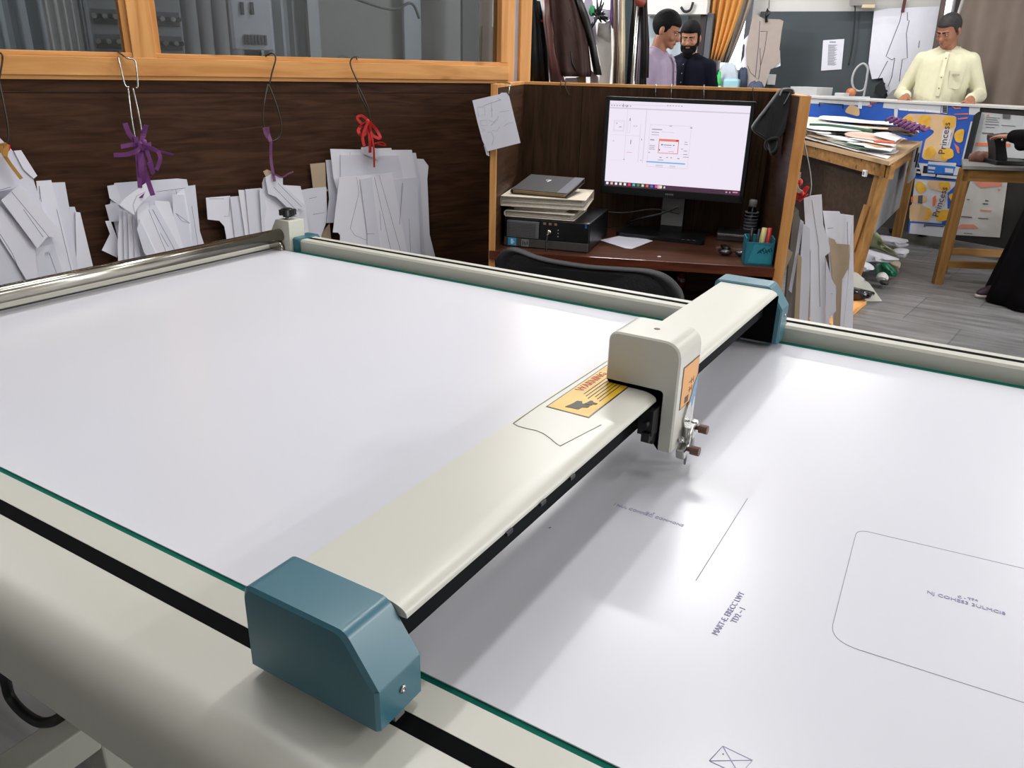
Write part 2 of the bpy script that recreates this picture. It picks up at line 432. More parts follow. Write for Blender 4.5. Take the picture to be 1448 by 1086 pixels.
m = MB(); m.b2(-0.262, -0.246, 1.256, 1.268, 0.905, 0.926); m.b2(-.30, -.262, 1.20, 1.236, .905, .93); obj('rail_shoe', m, greyp, c2)
# printed label on the beam
tk = lambda px, py: onz(px, py, BZ + .0006)
Lq = [tk(775, 573), tk(868, 514), tk(912, 531), tk(829, 591)]
yl0, yl1 = 0.619, 0.760
xl0, xl1 = -0.331, -0.2845
print('label', [tuple(round(c, 3) for c in q) for q in Lq])
yel = plain('yellow_label', (222, 176, 38), 0.4, noise=0.10, scale=30, coat=0.1)
m = MB(); m.b2(xl0, xl1, yl0, yl1, BZ - .0004, BZ + .0003)
lb = obj('warning_label', m, blackp, gb, label='yellow printed label with black border')
m = MB(); m.b2(xl0 + .0014, xl1 - .0014, yl0 + .0014, yl1, BZ, BZ + .0005); obj('label_face', m, yel, lb)
m = MB()
LT = lambda x, y: T(x, y, BZ + .0007) @ RZ(PI / 2)
m.text('WARNING', 0.0125, LT(xl0 + .0085, .704))
obj('label_lettering', m, plain('label_red', (200, 60, 30), 0.4), lb)
m = MB()
for k in range(6): m.b2(xl0 + .0165 + .0042 * k, xl0 + .0173 + .0042 * k, .668 - .004 * (k % 3), .745, BZ, BZ + .0008)
pg = [(0, 0), (.017, .002), (.018, .010), (.024, .013), (.024, .019), (.013, .020), (.010, .026), (.004, .024), (.003, .012)]
m.flat([(xl0 + .016 + a * .8, yl0 + .010 + b * .8) for a, b in pg], BZ, BZ + .0009)
m.flat([(xl0 + .028 + a * .45, yl0 + .026 + b * .45) for a, b in pg], BZ, BZ + .0009)
obj('label_print', m, plain('label_black', (58, 54, 40), 0.5), lb)
gl = plain('gloss_spot', (240, 240, 232), 0.2)
# clear cover outline scratched round the label
m = MB(); gro = [tk(*p) for p in [(726, 598), (733, 602), (744, 605), (758, 608), (768, 612), (778, 619), (786, 626), (792, 630), (850, 600)]]
m.tube([(p.x, p.y, BZ + .0001) for p in gro], 0.0005, 5)
gro = [tk(*p) for p in [(726, 598), (760, 574), (800, 548), (862, 508)]]
m.tube([(p.x, p.y, BZ + .0001) for p in gro], 0.0005, 5)
obj('cover_edge', m, plain('groove_grey', (150, 147, 136), 0.5), gb)
m = MB()
rnd = random.Random(3)
for y in (0.42, 0.47, 0.52): m.b2(bxr + .0175, bxr + .0205, y, y + .008, .981, .984)
obj('edge_clip', m, blackr, gb)

# carriage
y0, y1 = 0.712, 0.776
co = rpoly([(-0.311, 0.9945), (-0.311, 1.049), (-0.2325, 1.049), (-0.2325, 0.929), (-0.2485, 0.929), (-0.2485, 0.9945)], [0.001, 0.012, 0.020, 0.002, 0.001, 0.003], 7)
m = MB(); i = .0018
def ins(o):
    out = []
    for k, (x, z) in enumerate(o):
        a = Vector(o[k - 1]); b = Vector(o[(k + 1) % len(o)]); d = (b - a).normalized(); nn = Vector((d.y, -d.x))
        out.append((x + nn.x * i, z + nn.y * i))
    return out
q = ins(co)
if sum(q[k][0] * q[(k + 1) % len(q)][1] - q[(k + 1) % len(q)][0] * q[k][1] for k in range(len(q))) ** 2 > sum(co[k][0] * co[(k + 1) % len(co)][1] - co[(k + 1) % len(co)][0] * co[k][1] for k in range(len(co))) ** 2:
    i = -i; q = ins(co)
m.rings([[(x, y0, z) for x, z in q], [(x, y0 + .002, z) for x, z in co], [(x, y1 - .002, z) for x, z in co], [(x, y1, z) for x, z in q]], smooth=False)
ca = obj('carriage', m, beige, pl, label='beige pen carriage astride the beam'); smooth_mod(ca, 28)
m = MB(); m.lathe([(0.0001, 0), (0.0032, 0), (0.0032, .0004), (.0001, .0004)], c=(-0.272, 0.745, 1.0488), n=16); obj('screw_hole', m, plain('hole_brown', (120, 104, 84), 0.5), ca)
XR = -0.2325
m = MB(); m.b2(XR - .0005, XR + .0004, 0.724, 0.772, 0.974, 1.021)
stk = obj('sticker', m, blackp, ca, label='orange sticker with black border')
m = MB(); m.b2(XR, XR + .0006, 0.7252, 0.7708, 0.9752, 1.0198); obj('sticker_face', m, plain('sticker_orange', (226, 164, 96), 0.45), stk)
m = MB(); FT = T(XR + .0007, 0.752, 0.995) @ Matrix(((0, 0, 1, 0), (1, 0, 0, 0), (0, 1, 0, 0), (0, 0, 0, 1)))
m.text('---|--|', 0.0070, FT @ T(0, .004, 0)); m.text('-|--|', 0.0070, FT @ T(-.001, -.005, 0)); m.b2(XR, XR + .0008, .7365, .7475, .9775, .9845)
obj('sticker_print', m, plain('sticker_ink', (70, 52, 40), 0.5), stk)
m = MB(); m.side([(0.748, 0.951), (0.757, 0.951), (0.772, 0.985), (0.772, 0.999), (0.763, 0.992), (0.752, 0.972)], XR - .0002, XR + .0012)
obj('blue_guard', m, plain('guard_blue', (96, 150, 190), 0.4), ca, label='pale blue guard strip')
m = MB(); m.side([(0.738, 0.958), (0.745, 0.972), (0.752, 0.975), (0.760, 0.962), (0.758, 0.948), (0.744, 0.944)], XR - .001, XR + .0025); obj('guard_lug', m, steel, ca)
# pen holder
m = MB()
m.box((XR + .006, 0.752, 0.943), (.012, .018, .014), bev=.002); m.box((XR + .005, 0.735, 0.925), (.010, .016, .012), rx=.3, bev=.002)
m.tube([(XR + .007, 0.742, 0.951), (XR + .007, 0.742, 0.9065)], [.0045, .0012], 14)
m.tube([(XR + .007, 0.760, 0.951), (XR + .007, 0.760, 0.912)], [.004, .002], 14)
m.ell((XR + .003, .731, .938), (.003, .003, .003), 10, 8)
ph = obj('pen_holder', m, steel, ca, label='steel pen holder clamp')
for yy, zz in ((0.755, 0.946), (0.7345, 0.929)):
    m = MB(); m.tube([(XR + .010, yy, zz), (XR + .0145, yy, zz)], .0025, 10); m.tube([(XR + .0145, yy, zz), (XR + .0235, yy, zz)], .0050, 14, smooth=False)
    obj('thumb_screw', m, plain('brown_knob', (104, 78, 62), 0.5), ph, label='brown thumb screw')
m = MB(); m.b2(-.264, -.2485, .694, .730, .952, .980); m.b2(-.262, -.2495, .702, .725, .940, .953); m.b2(-.258, -.2495, .690, .716, .946, .956)
m.tube([(-.254, .686, .966), (-.254, .715, .965)], .003, 8)
obj('drive_mechanism', m, blackp, ca, label='black drive mechanism under the carriage')

# undercarriage
lg = Fr(0, 0, 0)
q = onz(72, 1019, .30); q.x += .03; fy = q.y + .06
for lx, ly in ((q.x, fy), (1.1, 0.33), (-1.2, 1.22), (1.1, 1.22)):
    m = MB(); m.b2(lx - .025, lx + .025, ly - .02, ly + .03, 0.05, 0.86, bev=.004); le = obj('leg', m, beige2, pl)
    m = MB(); m.lathe([(.001, 0), (.022, 0), (.022, .008), (.008, .014), (.008, .052), (.001, .052)], c=(lx, ly + .005, 0)); obj('levelling_foot', m, blackr, le)
m = MB(); m.b2(q.x - .03, q.x + .03, -.10, fy - .021, .24, .30, bev=.003); m.b2(q.x - .03, q.x + .03, fy + .03, 1.20, .24, .30, bev=.003); obj('cross_bar', m, beige2, pl)
m = MB(); m.b2(1.08, 1.12, .36, 1.2, .18, .22, bev=.003); obj('foot_rail', m, beige2, pl)
m = MB(); m.curve([tuple(lg.hit(*p_, .37)) for p_ in ((-40, 900), (2, 950), (14, 985), (36, 1010), (62, 1022), (90, 1010), (130, 960))], .007, 10)
obj('power_cable', m, blackr, pl, label='black cable under the rail')
m = MB(); m.b2(-.55, .3, .45, .80, .40, .62, bev=.01); obj('control_box', m, blackm, pl, label='black control box under the bed')

# paper sheet with the plotted outlines
m = MB(); m.b2(-1.3690, 1.22, 0.3480, 1.2315, 0.8990, 0.9)
pp = obj('plotting_paper', m, plotpaper); tag(pp, 'wide white paper sheet stretched over the plotter bed with plotted outlines', 'paper')
ZI = 0.9002
def inkline(pts, w): return [onz(a, b, ZI) for a, b in pts], w
def drawn(name, lines, mat, label=None, texts=()):
    mm = MB()
    for pts, w in lines: mm.ribbon([onz(a, b, ZI) for a, b in pts], w, (0.6, -0.8, 0), 0.00012) if False else mm.tube([onz(a, b, ZI - w * .45) for a, b in pts], w, 5)
    for body, size, L in texts: mm.text(body, size, L)
    return obj(name, mm, mat, pp, label=label)
def flattext(px, py, px2, py2, body, size):
    a = onz(px, py, ZI); b = onz(px2, py2, ZI); d = b - a
    return (body, size, T((a.x + b.x) / 2, (a.y + b.y) / 2, ZI) @ RZ(math.atan2(d.y, d.x)))
# pocket outline with rounded corners
c0, c1_, c2_, c3_ = onz(1212, 748, ZI), onz(1172, 905, ZI), onz(1500, 1010, ZI), onz(1500, 816, ZI)
pk = rpoly([(c1_.x, c1_.y), (c0.x, c0.y), (c3_.x, c3_.y), (c2_.x, c2_.y)], [0.022, 0.012, 0, 0], 8)
print('pocket', c0, c1_, c2_, c3_)
m = MB(); m.tube([(a, b, ZI - .0002) for a, b in pk + [pk[0]]], 0.00033, 5); obj('plotted_pocket', m, inkg, pp, label='plotted rounded pocket outline')
drawn('plotted_line', [([(1057, 705), (984, 821)], 0.00036)], inkg, 'single plotted line')
a = [(1003, 1076), (1022, 1055), (1064, 1075), (1046, 1096)]
drawn('plotted_mark', [([*a, a[0]], .00028), ([a[0], a[2]], .00028), ([a[1], a[3]], .00028)], inkv, 'plotted crossed box')
drawn('plotted_lettering', [], inkv, 'mauve plotted lettering',
      [flattext(1318, 839, 1414, 866, 'NJ COHES3 3ULMCI8', 0.0062), flattext(1345, 842, 1392, 851, 'C - TP4', 0.0048)])
drawn('plotted_lettering', [], inkv, None, [flattext(882, 717, 952, 739, 'I NUL COMMECI COMMONS', 0.0056), flattext(905, 722, 935, 729, 'N -7', 0.0045)])
drawn('plotted_lettering', [], inkv, None, [flattext(1014, 892, 1047, 842, 'MART-E. ERECC LWT', 0.0068), flattext(1036, 882, 1052, 858, 'TD2 ~ I', 0.0068)])
drawn('pen_dot', [([(776, 747), (779, 746)], .0006), ([(1022, 1066), (1023, 1067)], .0005)], ink)
# ------------------------------------------------------------------ left partition wall (dark laminate below, glass above)
we = at(716, 107, 3.0)
WL = Fr(we.x, we.y, R(65.6))
wl = lambda px, py, y=0.0: WL.hit(px, py, y)
zs0 = (wl(360, 103.5).z + wl(0, 97).z) / 2; zs1 = wl(0, 67, 0).z
zs0, zs1 = 1.243, 1.302
xm = wl(199, 40, -.01).x                      # mullion
XL = -2.9
m = MB(WL); m.b2(XL, 0.02, 0.0, 0.03, 0, zs0 + .004); struct('wall_left', m, wood('walnut_sheet', (45, 26, 14), (76, 50, 33), 'x', 16, 10, 0.65, seams=('Z', 0.30, 0.0012)))
m = MB(WL)
m.b2(XL, 0.0, -0.016, 0.045, zs0, zs1 - 0.012, bev=.002); m.b2(XL, 0.0, -0.008, 0.045, zs1 - .0125, zs1, bev=.002); m.b2(XL, 0, -.010, 0, zs0 - .010, zs0 + .001)
struct('trim_1', m, pine_x)
m = MB(WL); m.b2(xm - .030, xm + .030, -.012, .045, zs1 - .014, 2.85, bev=.002); m.b2(xm - .045, xm - .03, -.002, .045, zs1 - .002, 2.85); m.b2(xm + .03, xm + .045, -.002, .045, zs1 - .002, 2.85)
struct('trim_2', m, pine_z)
xr = wl(707, 40).x
m = MB(WL); m.b2(xr, 0.0, -.010, .045, zs1 - .002, 2.85, bev=.002); m.b2(0.0, 0.030, -.004, .05, 0, 2.85, bev=.002); struct('trim_3', m, pine_z)
m = MB(WL); m.b2(.031, .062, .01, .05, 0, 2.85); struct('trim_4', m, plain('pale_channel', (186, 192, 204), .4))
xp0, xp1 = wl(730, 60, .02).x, wl(746, 60, .02).x
m = MB(WL); m.b2(xp0, xp1, -.005, .06, 0, 2.85, bev=.003); struct('trim_5', m, pine_z)
xm2 = xm - 1.0
m = MB(WL); m.b2(xm2 - .03, xm2 + .03, -.012, .045, zs1 - .014, 2.85); struct('trim_6', m, pine_z)
gls = glass('partition_glass', (214, 217, 219), 0.02, 0.03)
m = MB(WL); m.b2(xm + .03, xr + .005, .018, .023, zs1 - .005, 2.85); struct('window_1', m, gls)
m = MB(WL); m.b2(xm2 + .03, xm - .03, .018, .023, zs1 - .005, 2.85); struct('window_2', m, gls)
m = MB(WL); m.b2(XL, xm2 - .03, .018, .023, zs1 - .005, 2.85); struct('window_3', m, gls)

# room behind the glass
gry = plain('grey_plaster', (124, 132, 138), 0.8, noise=0.05, scale=3)
m = MB(WL); m.b2(XL - 1.5, .60, 1.50, 1.56, 0, 2.9); struct('wall_outer', m, gry)
def gquad(px0, py0, px1, py1, y): a = WL.hit(px0, py1, y); b = WL.hit(px1, py0, y); return a.x, b.x, a.z, b.z
def wsheet(px0, px1, pyb, y, t, mat, name, label, cat, ztop=2.2, rail=True):
    a = WL.hit(px0, pyb, y); b = WL.hit(px1, pyb, y)
    mm = MB(WL)
    n = 14
    top = [(a.x + (b.x - a.x) * k / n, y + t * math.sin(k * 1.9)) for k in range(n + 1)]
    z0 = min(a.z, 1.28) if pyb > 60 else a.z
    mm.rings([[(x, yy, z) for x, yy in top] + [(x, yy + .004, z) for x, yy in reversed(top)] for z in (ztop, (ztop + z0) / 2, z0)], smooth=False)
    return tag(obj(name, mm, mat), label, cat)
wsheet(0, 110, 75, 1.15, .012, plain('curtain_grey', (178, 188, 194), .8), 'curtain', 'pale grey curtain behind the left pane of the partition', 'curtain')
wsheet(72, 121, 75, 1.08, .004, plain('curtain_pale', (214, 214, 212), .8), 'curtain', 'narrow whitish drape beside the metal rack behind glass', 'curtain')
wsheet(370, 442, 80, 1.15, .010, plain('curtain_grey2', (132, 138, 142), .8), 'curtain', 'grey curtain behind the middle of the long glass pane', 'curtain')
# metal equipment rack behind the mullion
def rack(px0, px1, y, label):
    a = WL.hit(px0, 70, y); b = WL.hit(px1, 70, y); x0, x1 = a.x, b.x; w = x1 - x0
    p = WL.w((x0 + x1) / 2, y + .15, 0); t = thing('equipment_cabinet', label, 'cabinet', p, WL.a)
    mm = MB(WL); mm.b2(x0, x1, y, y + .3, 0, 2.1, bev=.004); obj('body', mm, plain('rack_grey', (150, 154, 158), .45, metal=.2), t)
    for k, zz in enumerate((1.345, 1.43, 1.54)):
        mm = MB(WL); mm.b2(x0 + .01, x1 - .01, y - .012, y, zz - .03, zz + .02, bev=.003); pn = obj('panel', mm, plain('rack_dark', (88, 92, 96), .5), t)
        for j in range(6):
            mm = MB(WL); mm.tube([(x0 + w * (.12 + .15 * j), y - .012, zz - .006), (x0 + w * (.12 + .15 * j), y - .028, zz - .006)], .009, 12, smooth=False)
            obj('dial', mm, blackp if j % 2 else steel, pn)
    return t
rack(133, 182, 1.0, 'grey metal cabinet with rows of dials left of the wooden mullion')
rack(212, 262, 1.0, 'grey metal cabinet with rows of dials right of the wooden mullion')
# pale machine panel with slots
a, b, c, d = gquad(333, 0, 382, 70, .9)
t = thing('wall_panel', 'pale grey panel with two slots and a vent behind glass', 'panel', WL.w((a + b) / 2, .9, c), WL.a)
m = MB(WL); m.b2(a, b, .9, .94, c, 2.0, bev=.004); obj('plate', m, plain('panel_pale', (176, 180, 188), .45), t)
for px in (342, 356):
    q = WL.hit(px, 11, .9); m = MB(WL); m.b2(q.x - .007, q.x + .007, .893, .902, q.z - .025, q.z + .02, bev=.002); obj('slot', m, darkgrey, t)
q0 = WL.hit(346, 63, .9); q1 = WL.hit(378, 50, .9)
m = MB(WL)
for k in range(7): m.b2(q0.x + (q1.x - q0.x) * k / 7, q0.x + (q1.x - q0.x) * (k + .6) / 7, .893, .902, q0.z, q1.z)
obj('vent', m, darkgrey, t)
# rolls / bundles of fabric seen dimly, then big flat grey boards
a, b, c, d = gquad(268, 0, 310, 70, 1.2)
t = MB(WL); 
for k in range(4): t.tube([(a + .06 * k, 1.2 + .02 * (k % 2), .2), (a + .06 * k + .02, 1.22, 1.75 - .06 * k)], .035, 12)
tag(obj('fabric_rolls', t, plain('roll_grey', (118, 120, 122), .8)), 'rolls of grey fabric standing upright behind the glass', 'fabric')
for px0, px1, y, c, lab in ((452, 652, 1.1, (112, 113, 110), 'wide dull grey board leaning behind the long glass pane'), (572, 596, 1.05, (128, 134, 142), 'narrow bluish board in front of the wide grey board'), (654, 684, .9, (66, 66, 66), 'dark narrow board near the right end of the glass')):
    a = WL.hit(px0, 60, y).x; b = WL.hit(px1, 60, y).x
    m = MB(WL); m.b2(a, b, y, y + .02, 0, 2.1, bev=.003); tag(obj('board', m, plain('board_%d' % c[0], c, .7, noise=.08, scale=4)), lab, 'board')
a, b, c, d = gquad(437, 0, 459, 78, 1.12)
m = MB(WL); m.b2(a, a + .05, 1.1, 1.13, 0, 2.4); m.b2(a + .05, b, 1.12, 1.14, 0, 2.4); tag(obj('metal_post', m, plain('post_grey', (150, 154, 156), .4)), 'pale upright metal post behind the glass', 'post')
a, b, c, d = gquad(682, 8, 712, 86, .12)
m = MB(WL); m.b2(a, b, .12, .124, 0.9, 1.42); m.b2(a - .01, a + .045, .126, .129, 0.9, 1.8); tag(obj('pinned_papers', m, plain('cream_sheet', (206, 200, 188), .8)), 'cream paper sheets pinned just behind the glass by the corner post', 'paper')
m = MB(WL); a = WL.hit(552, 6, .95); m.curve([(a.x - .2, .95, a.z + .02), (a.x, .95, a.z - .02), (a.x + .1, .95, a.z + .01), (a.x + .14, .95, a.z - .05)], .006, 8); tag(obj('hanging_cable', m, blackr), 'thin dark cable drooping behind the top of the glass', 'cable')

# ------------------------------------------------------------------ bundles of card patterns hanging on the left wall
def c2(pts): return [(x / 3.62, 180 + y / 3.62) for x, y in pts]
def c3(pts): return [(260 + x / 3.62, 60 + y / 3.62) for x, y in pts]
def bundle(name_label, root_px, sheets, lines, group, cv, base=0.012, step=0.0045):
    r = WL.hit(*root_px, y=-.03)
    t = thing('pattern_bundle', name_label, 'pattern bundle', WL.w(r.x, -.03, r.z), WL.a, group)
    n = len(sheets)
    for k, sh in enumerate(sheets):
        mat = paper if k % 2 else papere
        pts = sh
        if isinstance(sh, tuple): pts, mat = sh
        y = -(base + step * k)
        P = WL.hits(cv(pts), y)
        rr = random.Random(k * 7 + len(pts)); tl = (rr.random() - .5) * .0
        mm = MB(WL)
        zt = max(z for _, z in P)
        sl = 0.028 + .012 * rr.random()      # the lower end stands off the wall
        mm.loop3([(x, y - (zt - z) * sl, z) for x, z in P], [(x, y - .0022 - (zt - z) * sl, z) for x, z in P])
        o = obj('pattern_sheet', mm, mat, t)
        if lines.get(k):
            m2 = MB(WL)
            for ln in lines[k]:
                q = WL.hits(cv(ln), y - .0022)
                m2.tube([(x, y - .0022 - (zt - z) * sl, z) for x, z in q], .0005, 5)
            obj('pencil_marks', m2, ink, o, label='pencil lines')
    return t
XB = 1150
bA = bundle('fanned bundle of white card patterns at the left edge of the photo', (10, 235), [
    [(355, 407), (382, 407), (480, 742), (490, XB), (380, XB)], [(385, 433), (410, 436), (482, 742), (470, XB), (400, XB)],
    [(265, 283), (332, 281), (352, 400), (400, 745), (410, XB), (330, XB)], [(185, 275), (262, 270), (272, 310), (385, 760), (390, XB), (270, XB)],
    [(-260, 60), (0, 55), (75, 130), (170, 265), (330, 780), (320, XB), (-260, XB)], [(70, 120), (108, 117), (190, 247), (172, 262), (120, 215)],
    [(-160, 500), (0, 520), (90, 700), (110, XB), (-160, XB)],
    [(0, 400), (-30, 520), (80, 690), (140, 788), (225, 780), (180, 615), (110, 515)], [(180, 615), (255, 600), (258, 632), (230, 640), (240, 760), (300, XB), (240, XB)],
    [(5, 372), (100, 290), (130, 318), (318, 548), (285, 560), (240, 560), (190, 618)],
    [(-200, 60), (-10, 60), (70, 200), (62, 312), (-200, 370)]],
    {9: [[(120, 420), (220, 560)], [(60, 330), (250, 560)]], 4: [[(250, 640), (300, 780)], [(200, 300), (210, 380)]], 7: [[(0, 545), (60, 640), (120, 780)]], 3: [[(200, 300), (205, 400)], [(290, 420), (370, 760)]], 10: [[(-40, 330), (55, 305)]]}, 'bundles of card patterns on the wall', c2)
bB = bundle('spread bundle of white card patterns tied with a big purple ribbon', (207, 270), [
    [(585, 285), (905, 262), (955, 266), (962, 300), (998, 295), (1020, 530), (1050, 625), (1060, XB), (590, XB), (620, 640), (560, 400)],
    [(548, 300), (592, 293), (640, 420), (560, 362)], [(538, 398), (600, 385), (640, 480), (560, 482)], [(538, 480), (565, 478), (612, 598), (598, 665), (520, 628), (562, 545)],
    [(584, 698), (614, 694), (640, XB), (586, XB)],
    [(895, 350), (940, 310), (975, 490), (1000, XB), (900, XB)], [(880, 345), (940, 345), (985, 640), (975, XB), (930, XB)],
    [(600, 600), (612, 420), (640, 430), (660, XB), (620, XB)], [(628, 430), (655, 435), (690, XB), (645, XB)], [(652, 440), (680, 450), (720, XB), (672, XB)], [(678, 450), (700, 470), (760, XB), (710, XB)],
    [(790, 375), (865, 380), (880, 430), (945, 640), (930, XB), (870, XB)],
    [(760, 390), (800, 400), (935, 650), (860, 668), (780, 480)], [(700, 400), (755, 385), (775, 450), (868, 665), (800, 675), (705, 520)], 
    [(700, 520), (715, 470), (808, 670), (780, 682), (735, 640)],
    [(610, 395), (640, 360), (745, 285), (765, 345), (705, 405), (685, 447)]],
    {13: [[(720, 500), (760, 620)], [(760, 420), (850, 640)]], 12: [[(820, 540), (860, 610)], [(780, 420), (900, 640)]], 15: [[(690, 440), (680, 395), (700, 350), (745, 330)]], 0: [[(800, 330), (950, 310)], [(900, 320), (910, 400)], [(980, 400), (1010, 600)]], 6: [[(900, 440), (970, 490), (930, 480), (900, 440)]]}, 'bundles of card patterns on the wall', c2)
bC = bundle('loose bundle of white card patterns with a curved cut-out behind the roller bracket', (385, 255), [
    ([(645, 622), (722, 615), (725, 745), (740, 760), (660, 760)], tan), ([(690, 990), (745, 925), (760, 1100), (690, 1100)], tan),
    [(600, 755), (660, 745), (728, 740), (730, 870), (722, 930), (700, 985), (690, 1150), (640, 1150)],
    [(112, 795), (235, 785), (330, 1010), (330, 1100), (225, 1100), (215, 1000), (205, 940), (180, 912), (120, 905)], [(235, 790), (290, 785), (335, 1020), (330, 1100), (270, 1100)],
    [(278, 755), (310, 755), (345, 1010), (345, 1100), (325, 1100)], [(313, 752), (395, 745), (415, 1000), (415, 1100), (345, 1100)],
    [(400, 720), (410, 690), (470, 700), (510, 730), (595, 735), (620, 840), (640, 1010), (640, 1100), (420, 1100)],
    [(385, 752), (405, 748), (420, 850), (410, 905), (425, 1100), (405, 1100)],
    ([(405, 660), (425, 650), (450, 660), (445, 700), (420, 690)], tan),
    [(415, 690), (455, 668), (505, 690), (505, 730), (620, 835), (605, 852), (575, 850), (590, 880), (570, 885), (470, 790), (430, 775)]],
    {10: [[(480, 720), (600, 840)], [(460, 740), (580, 865)], [(430, 780), (470, 790), (520, 860)]], 6: [[(385, 760), (400, 840), (412, 905)]], 3: [[(130, 800), (205, 800)], [(205, 890), (230, 890), (235, 800)]], 2: [[(640, 800), (680, 790)], [(660, 880), (720, 870)]]}, 'bundles of card patterns on the wall', c3)
bD = bundle('tall thick bundle of white card patterns tied with a red bow', (522, 240), [
    [(725, 602), (770, 600), (790, 760), (765, 920), (722, 922), (740, 800)],
    [(1185, 595), (1225, 597), (1250, 632), (1243, 700), (1250, 980), (1290, 1150), (1200, 1150)], [(1165, 565), (1186, 565), (1205, 700), (1225, 1150), (1195, 1150)],
    [(748, 545), (905, 548), (910, 535), (950, 540), (985, 542), (1060, 540), (1062, 550), (1165, 550), (1190, 700), (1205, 1150), (790, 1150), (795, 800), (762, 690)],
    [(800, 575), (1095, 578), (1120, 700), (1130, 1100), (800, 1100)],
    [(905, 540), (950, 530), (1000, 548), (990, 600), (920, 570)],
    [(1070, 700), (1195, 690), (1205, 1150), (1075, 1150)],
    [(795, 690), (1065, 668), (1070, 695), (1150, 1150), (790, 1150), (795, 985), (785, 972), (758, 970)],
    [(900, 700), (960, 690), (1010, 1150), (930, 1150), (935, 980)]],
    {3: [[(800, 575), (800, 690)], [(870, 585), (880, 690)], [(955, 590), (990, 700)], [(1090, 590), (1095, 690)], [(850, 560), (850, 680)]],
     7: [[(885, 690), (895, 770), (848, 950), (870, 985), (930, 1010)], [(975, 690), (1060, 1090)], [(1000, 680), (1110, 1090)], [(960, 750), (940, 870), (935, 978), (970, 978)], [(1118, 720), (1100, 930)], [(1000, 860), (1005, 960)]],
     6: [[(1120, 720), (1100, 940), (1115, 1080)], [(1150, 900), (1155, 1080)]], 8: [[(935, 978), (972, 978)]]}, 'bundles of card patterns on the wall', c3, step=.006)

# ribbons on the bundles
purple = plain('purple_ribbon', (108, 52, 112), 0.6, noise=.12, scale=40); red = plain('red_ribbon', (196, 36, 34), 0.6, noise=.12, scale=40); mauve = plain('mauve_cord', (122, 72, 112), 0.6)
def c1(pts): return [(x / 3.62, y / 3.62) for x, y in pts]
def rib(parent, bands, mat, cv, yoff=-.075):
    mm = MB(WL)
    for j, (pts, w) in enumerate(bands):
        q = WL.hits(cv(pts), yoff - .003 * (j % 4)); P = spline([(x, yoff - .004 * (j % 4) - .006 * math.sin(3 * i + j), z) for i, (x, z) in enumerate(q)], 5)
        mm.ribbon(P, w * (1.0 if mat is red else 1.45), (0.75, -.15, .45) if abs(q[0][0] - q[-1][0]) < abs(q[0][1] - q[-1][1]) else (0.1, -.2, 1), .0007)
    return obj('ribbon', mm, mat, parent)
rib(bB, [([(640, 630), (665, 690), (720, 745)], .009), ([(745, 640), (735, 690), (720, 745)], .009), ([(615, 750), (680, 742), (730, 745), (775, 738)], .008), ([(580, 793), (650, 790), (700, 770), (725, 745)], .008),
         ([(725, 745), (735, 850), (760, 930), (782, 1000)], .009), ([(720, 745), (722, 870), (735, 960), (715, 1010)], .010), ([(740, 740), (770, 830), (785, 890), (760, 830)], .007), ([(730, 745), (800, 770), (818, 810), (800, 870)], .007), ([(740, 760), (810, 775), (885, 790)], .004), ([(695, 700), (705, 800), (715, 960)], .008)], purple, c1)
m = MB(WL); q = WL.hits(c1([(725, 748)]), -.085)[0]; m.ell((q[0], -.080, q[1]), (.012, .009, .014), 14, 10); m.ell((q[0] + .008, -.082, q[1] + .010), (.008, .007, .009), 12, 8); obj('knot', m, purple, bB)
rib(bD, [([(945, 400), (910, 375), (888, 385), (910, 415), (945, 405)], .008), ([(940, 400), (900, 440), (895, 465), (925, 475), (945, 410)], .010), ([(945, 405), (990, 450), (1000, 490), (965, 470), (945, 410)], .009), ([(940, 405), (915, 480), (920, 530)], .009), ([(945, 405), (950, 500), (955, 565)], .010), ([(950, 410), (965, 520), (978, 640)], .006), ([(965, 520), (1010, 510), (1035, 528), (990, 520)], .004)], red, c3)
m = MB(WL); q = WL.hits(c3([(944, 405)]), -.085)[0]; m.ell((q[0], -.080, q[1]), (.007, .006, .007), 12, 8); obj('knot', m, red, bD)
rib(bC, [([(412, 435), (420, 470), (442, 505)], .007), ([(425, 435), (435, 470), (442, 505)], .007), ([(442, 505), (448, 600), (460, 710)], .006), ([(455, 670), (500, 690), (530, 672), (560, 662)], .003)], mauve, c3, -.055)
rib(bA, [([(0, 750), (20, 790), (60, 850), (110, 915)], .006), ([(-10, 740), (30, 745), (25, 800)], .008)], plain('orange_cord', (190, 140, 70), .6), c1, -.085)
m = MB(WL); q = WL.hits(c1([(-5, 770), (35, 765), (38, 740)]), -.075); m.curve([(x, -.075, z) for x, z in q], .006, 8); obj('tag_end', m, red, bA)

# wire hooks
def hook(strands, mat, label, cv, r=.0023, y=-.022):
    q0 = WL.hits(cv([strands[0][0]]), y)[0]; t = thing('wire_hook', label, 'hook', WL.w(q0[0], y, q0[1]), WL.a, 'wire hooks on the window sill')
    for j, st in enumerate(strands):
        q = WL.hits(cv(st), y); mm = MB(WL)
        P = [(x, y - .014 * min(1, i) + (0 if i or j else .018), z) for i, (x, z) in enumerate(q)]
        mm.curve(P, r, 7, 6); obj('wire_loop' if j else 'hook_wire', mm, mat, t)
    return t
hook([[(607, 262), (640, 295), (680, 305), (692, 345), (700, 440), (690, 448)], [(605, 290), (618, 370), (635, 435), (655, 445)], [(655, 448), (668, 600), (690, 720)], [(680, 450), (700, 560), (722, 680)]], wires, 'bright wire hook holding the purple ribboned bundle', c1, .0026)
hook([[(1367, 290), (1385, 272), (1403, 300), (1385, 370), (1372, 430)], [(1372, 430), (1345, 520), (1338, 600), (1350, 690)], [(1374, 430), (1405, 530), (1432, 640), (1420, 700), (1385, 722)]], wire, 'dark wire hook bent into a wide drop loop', c1)
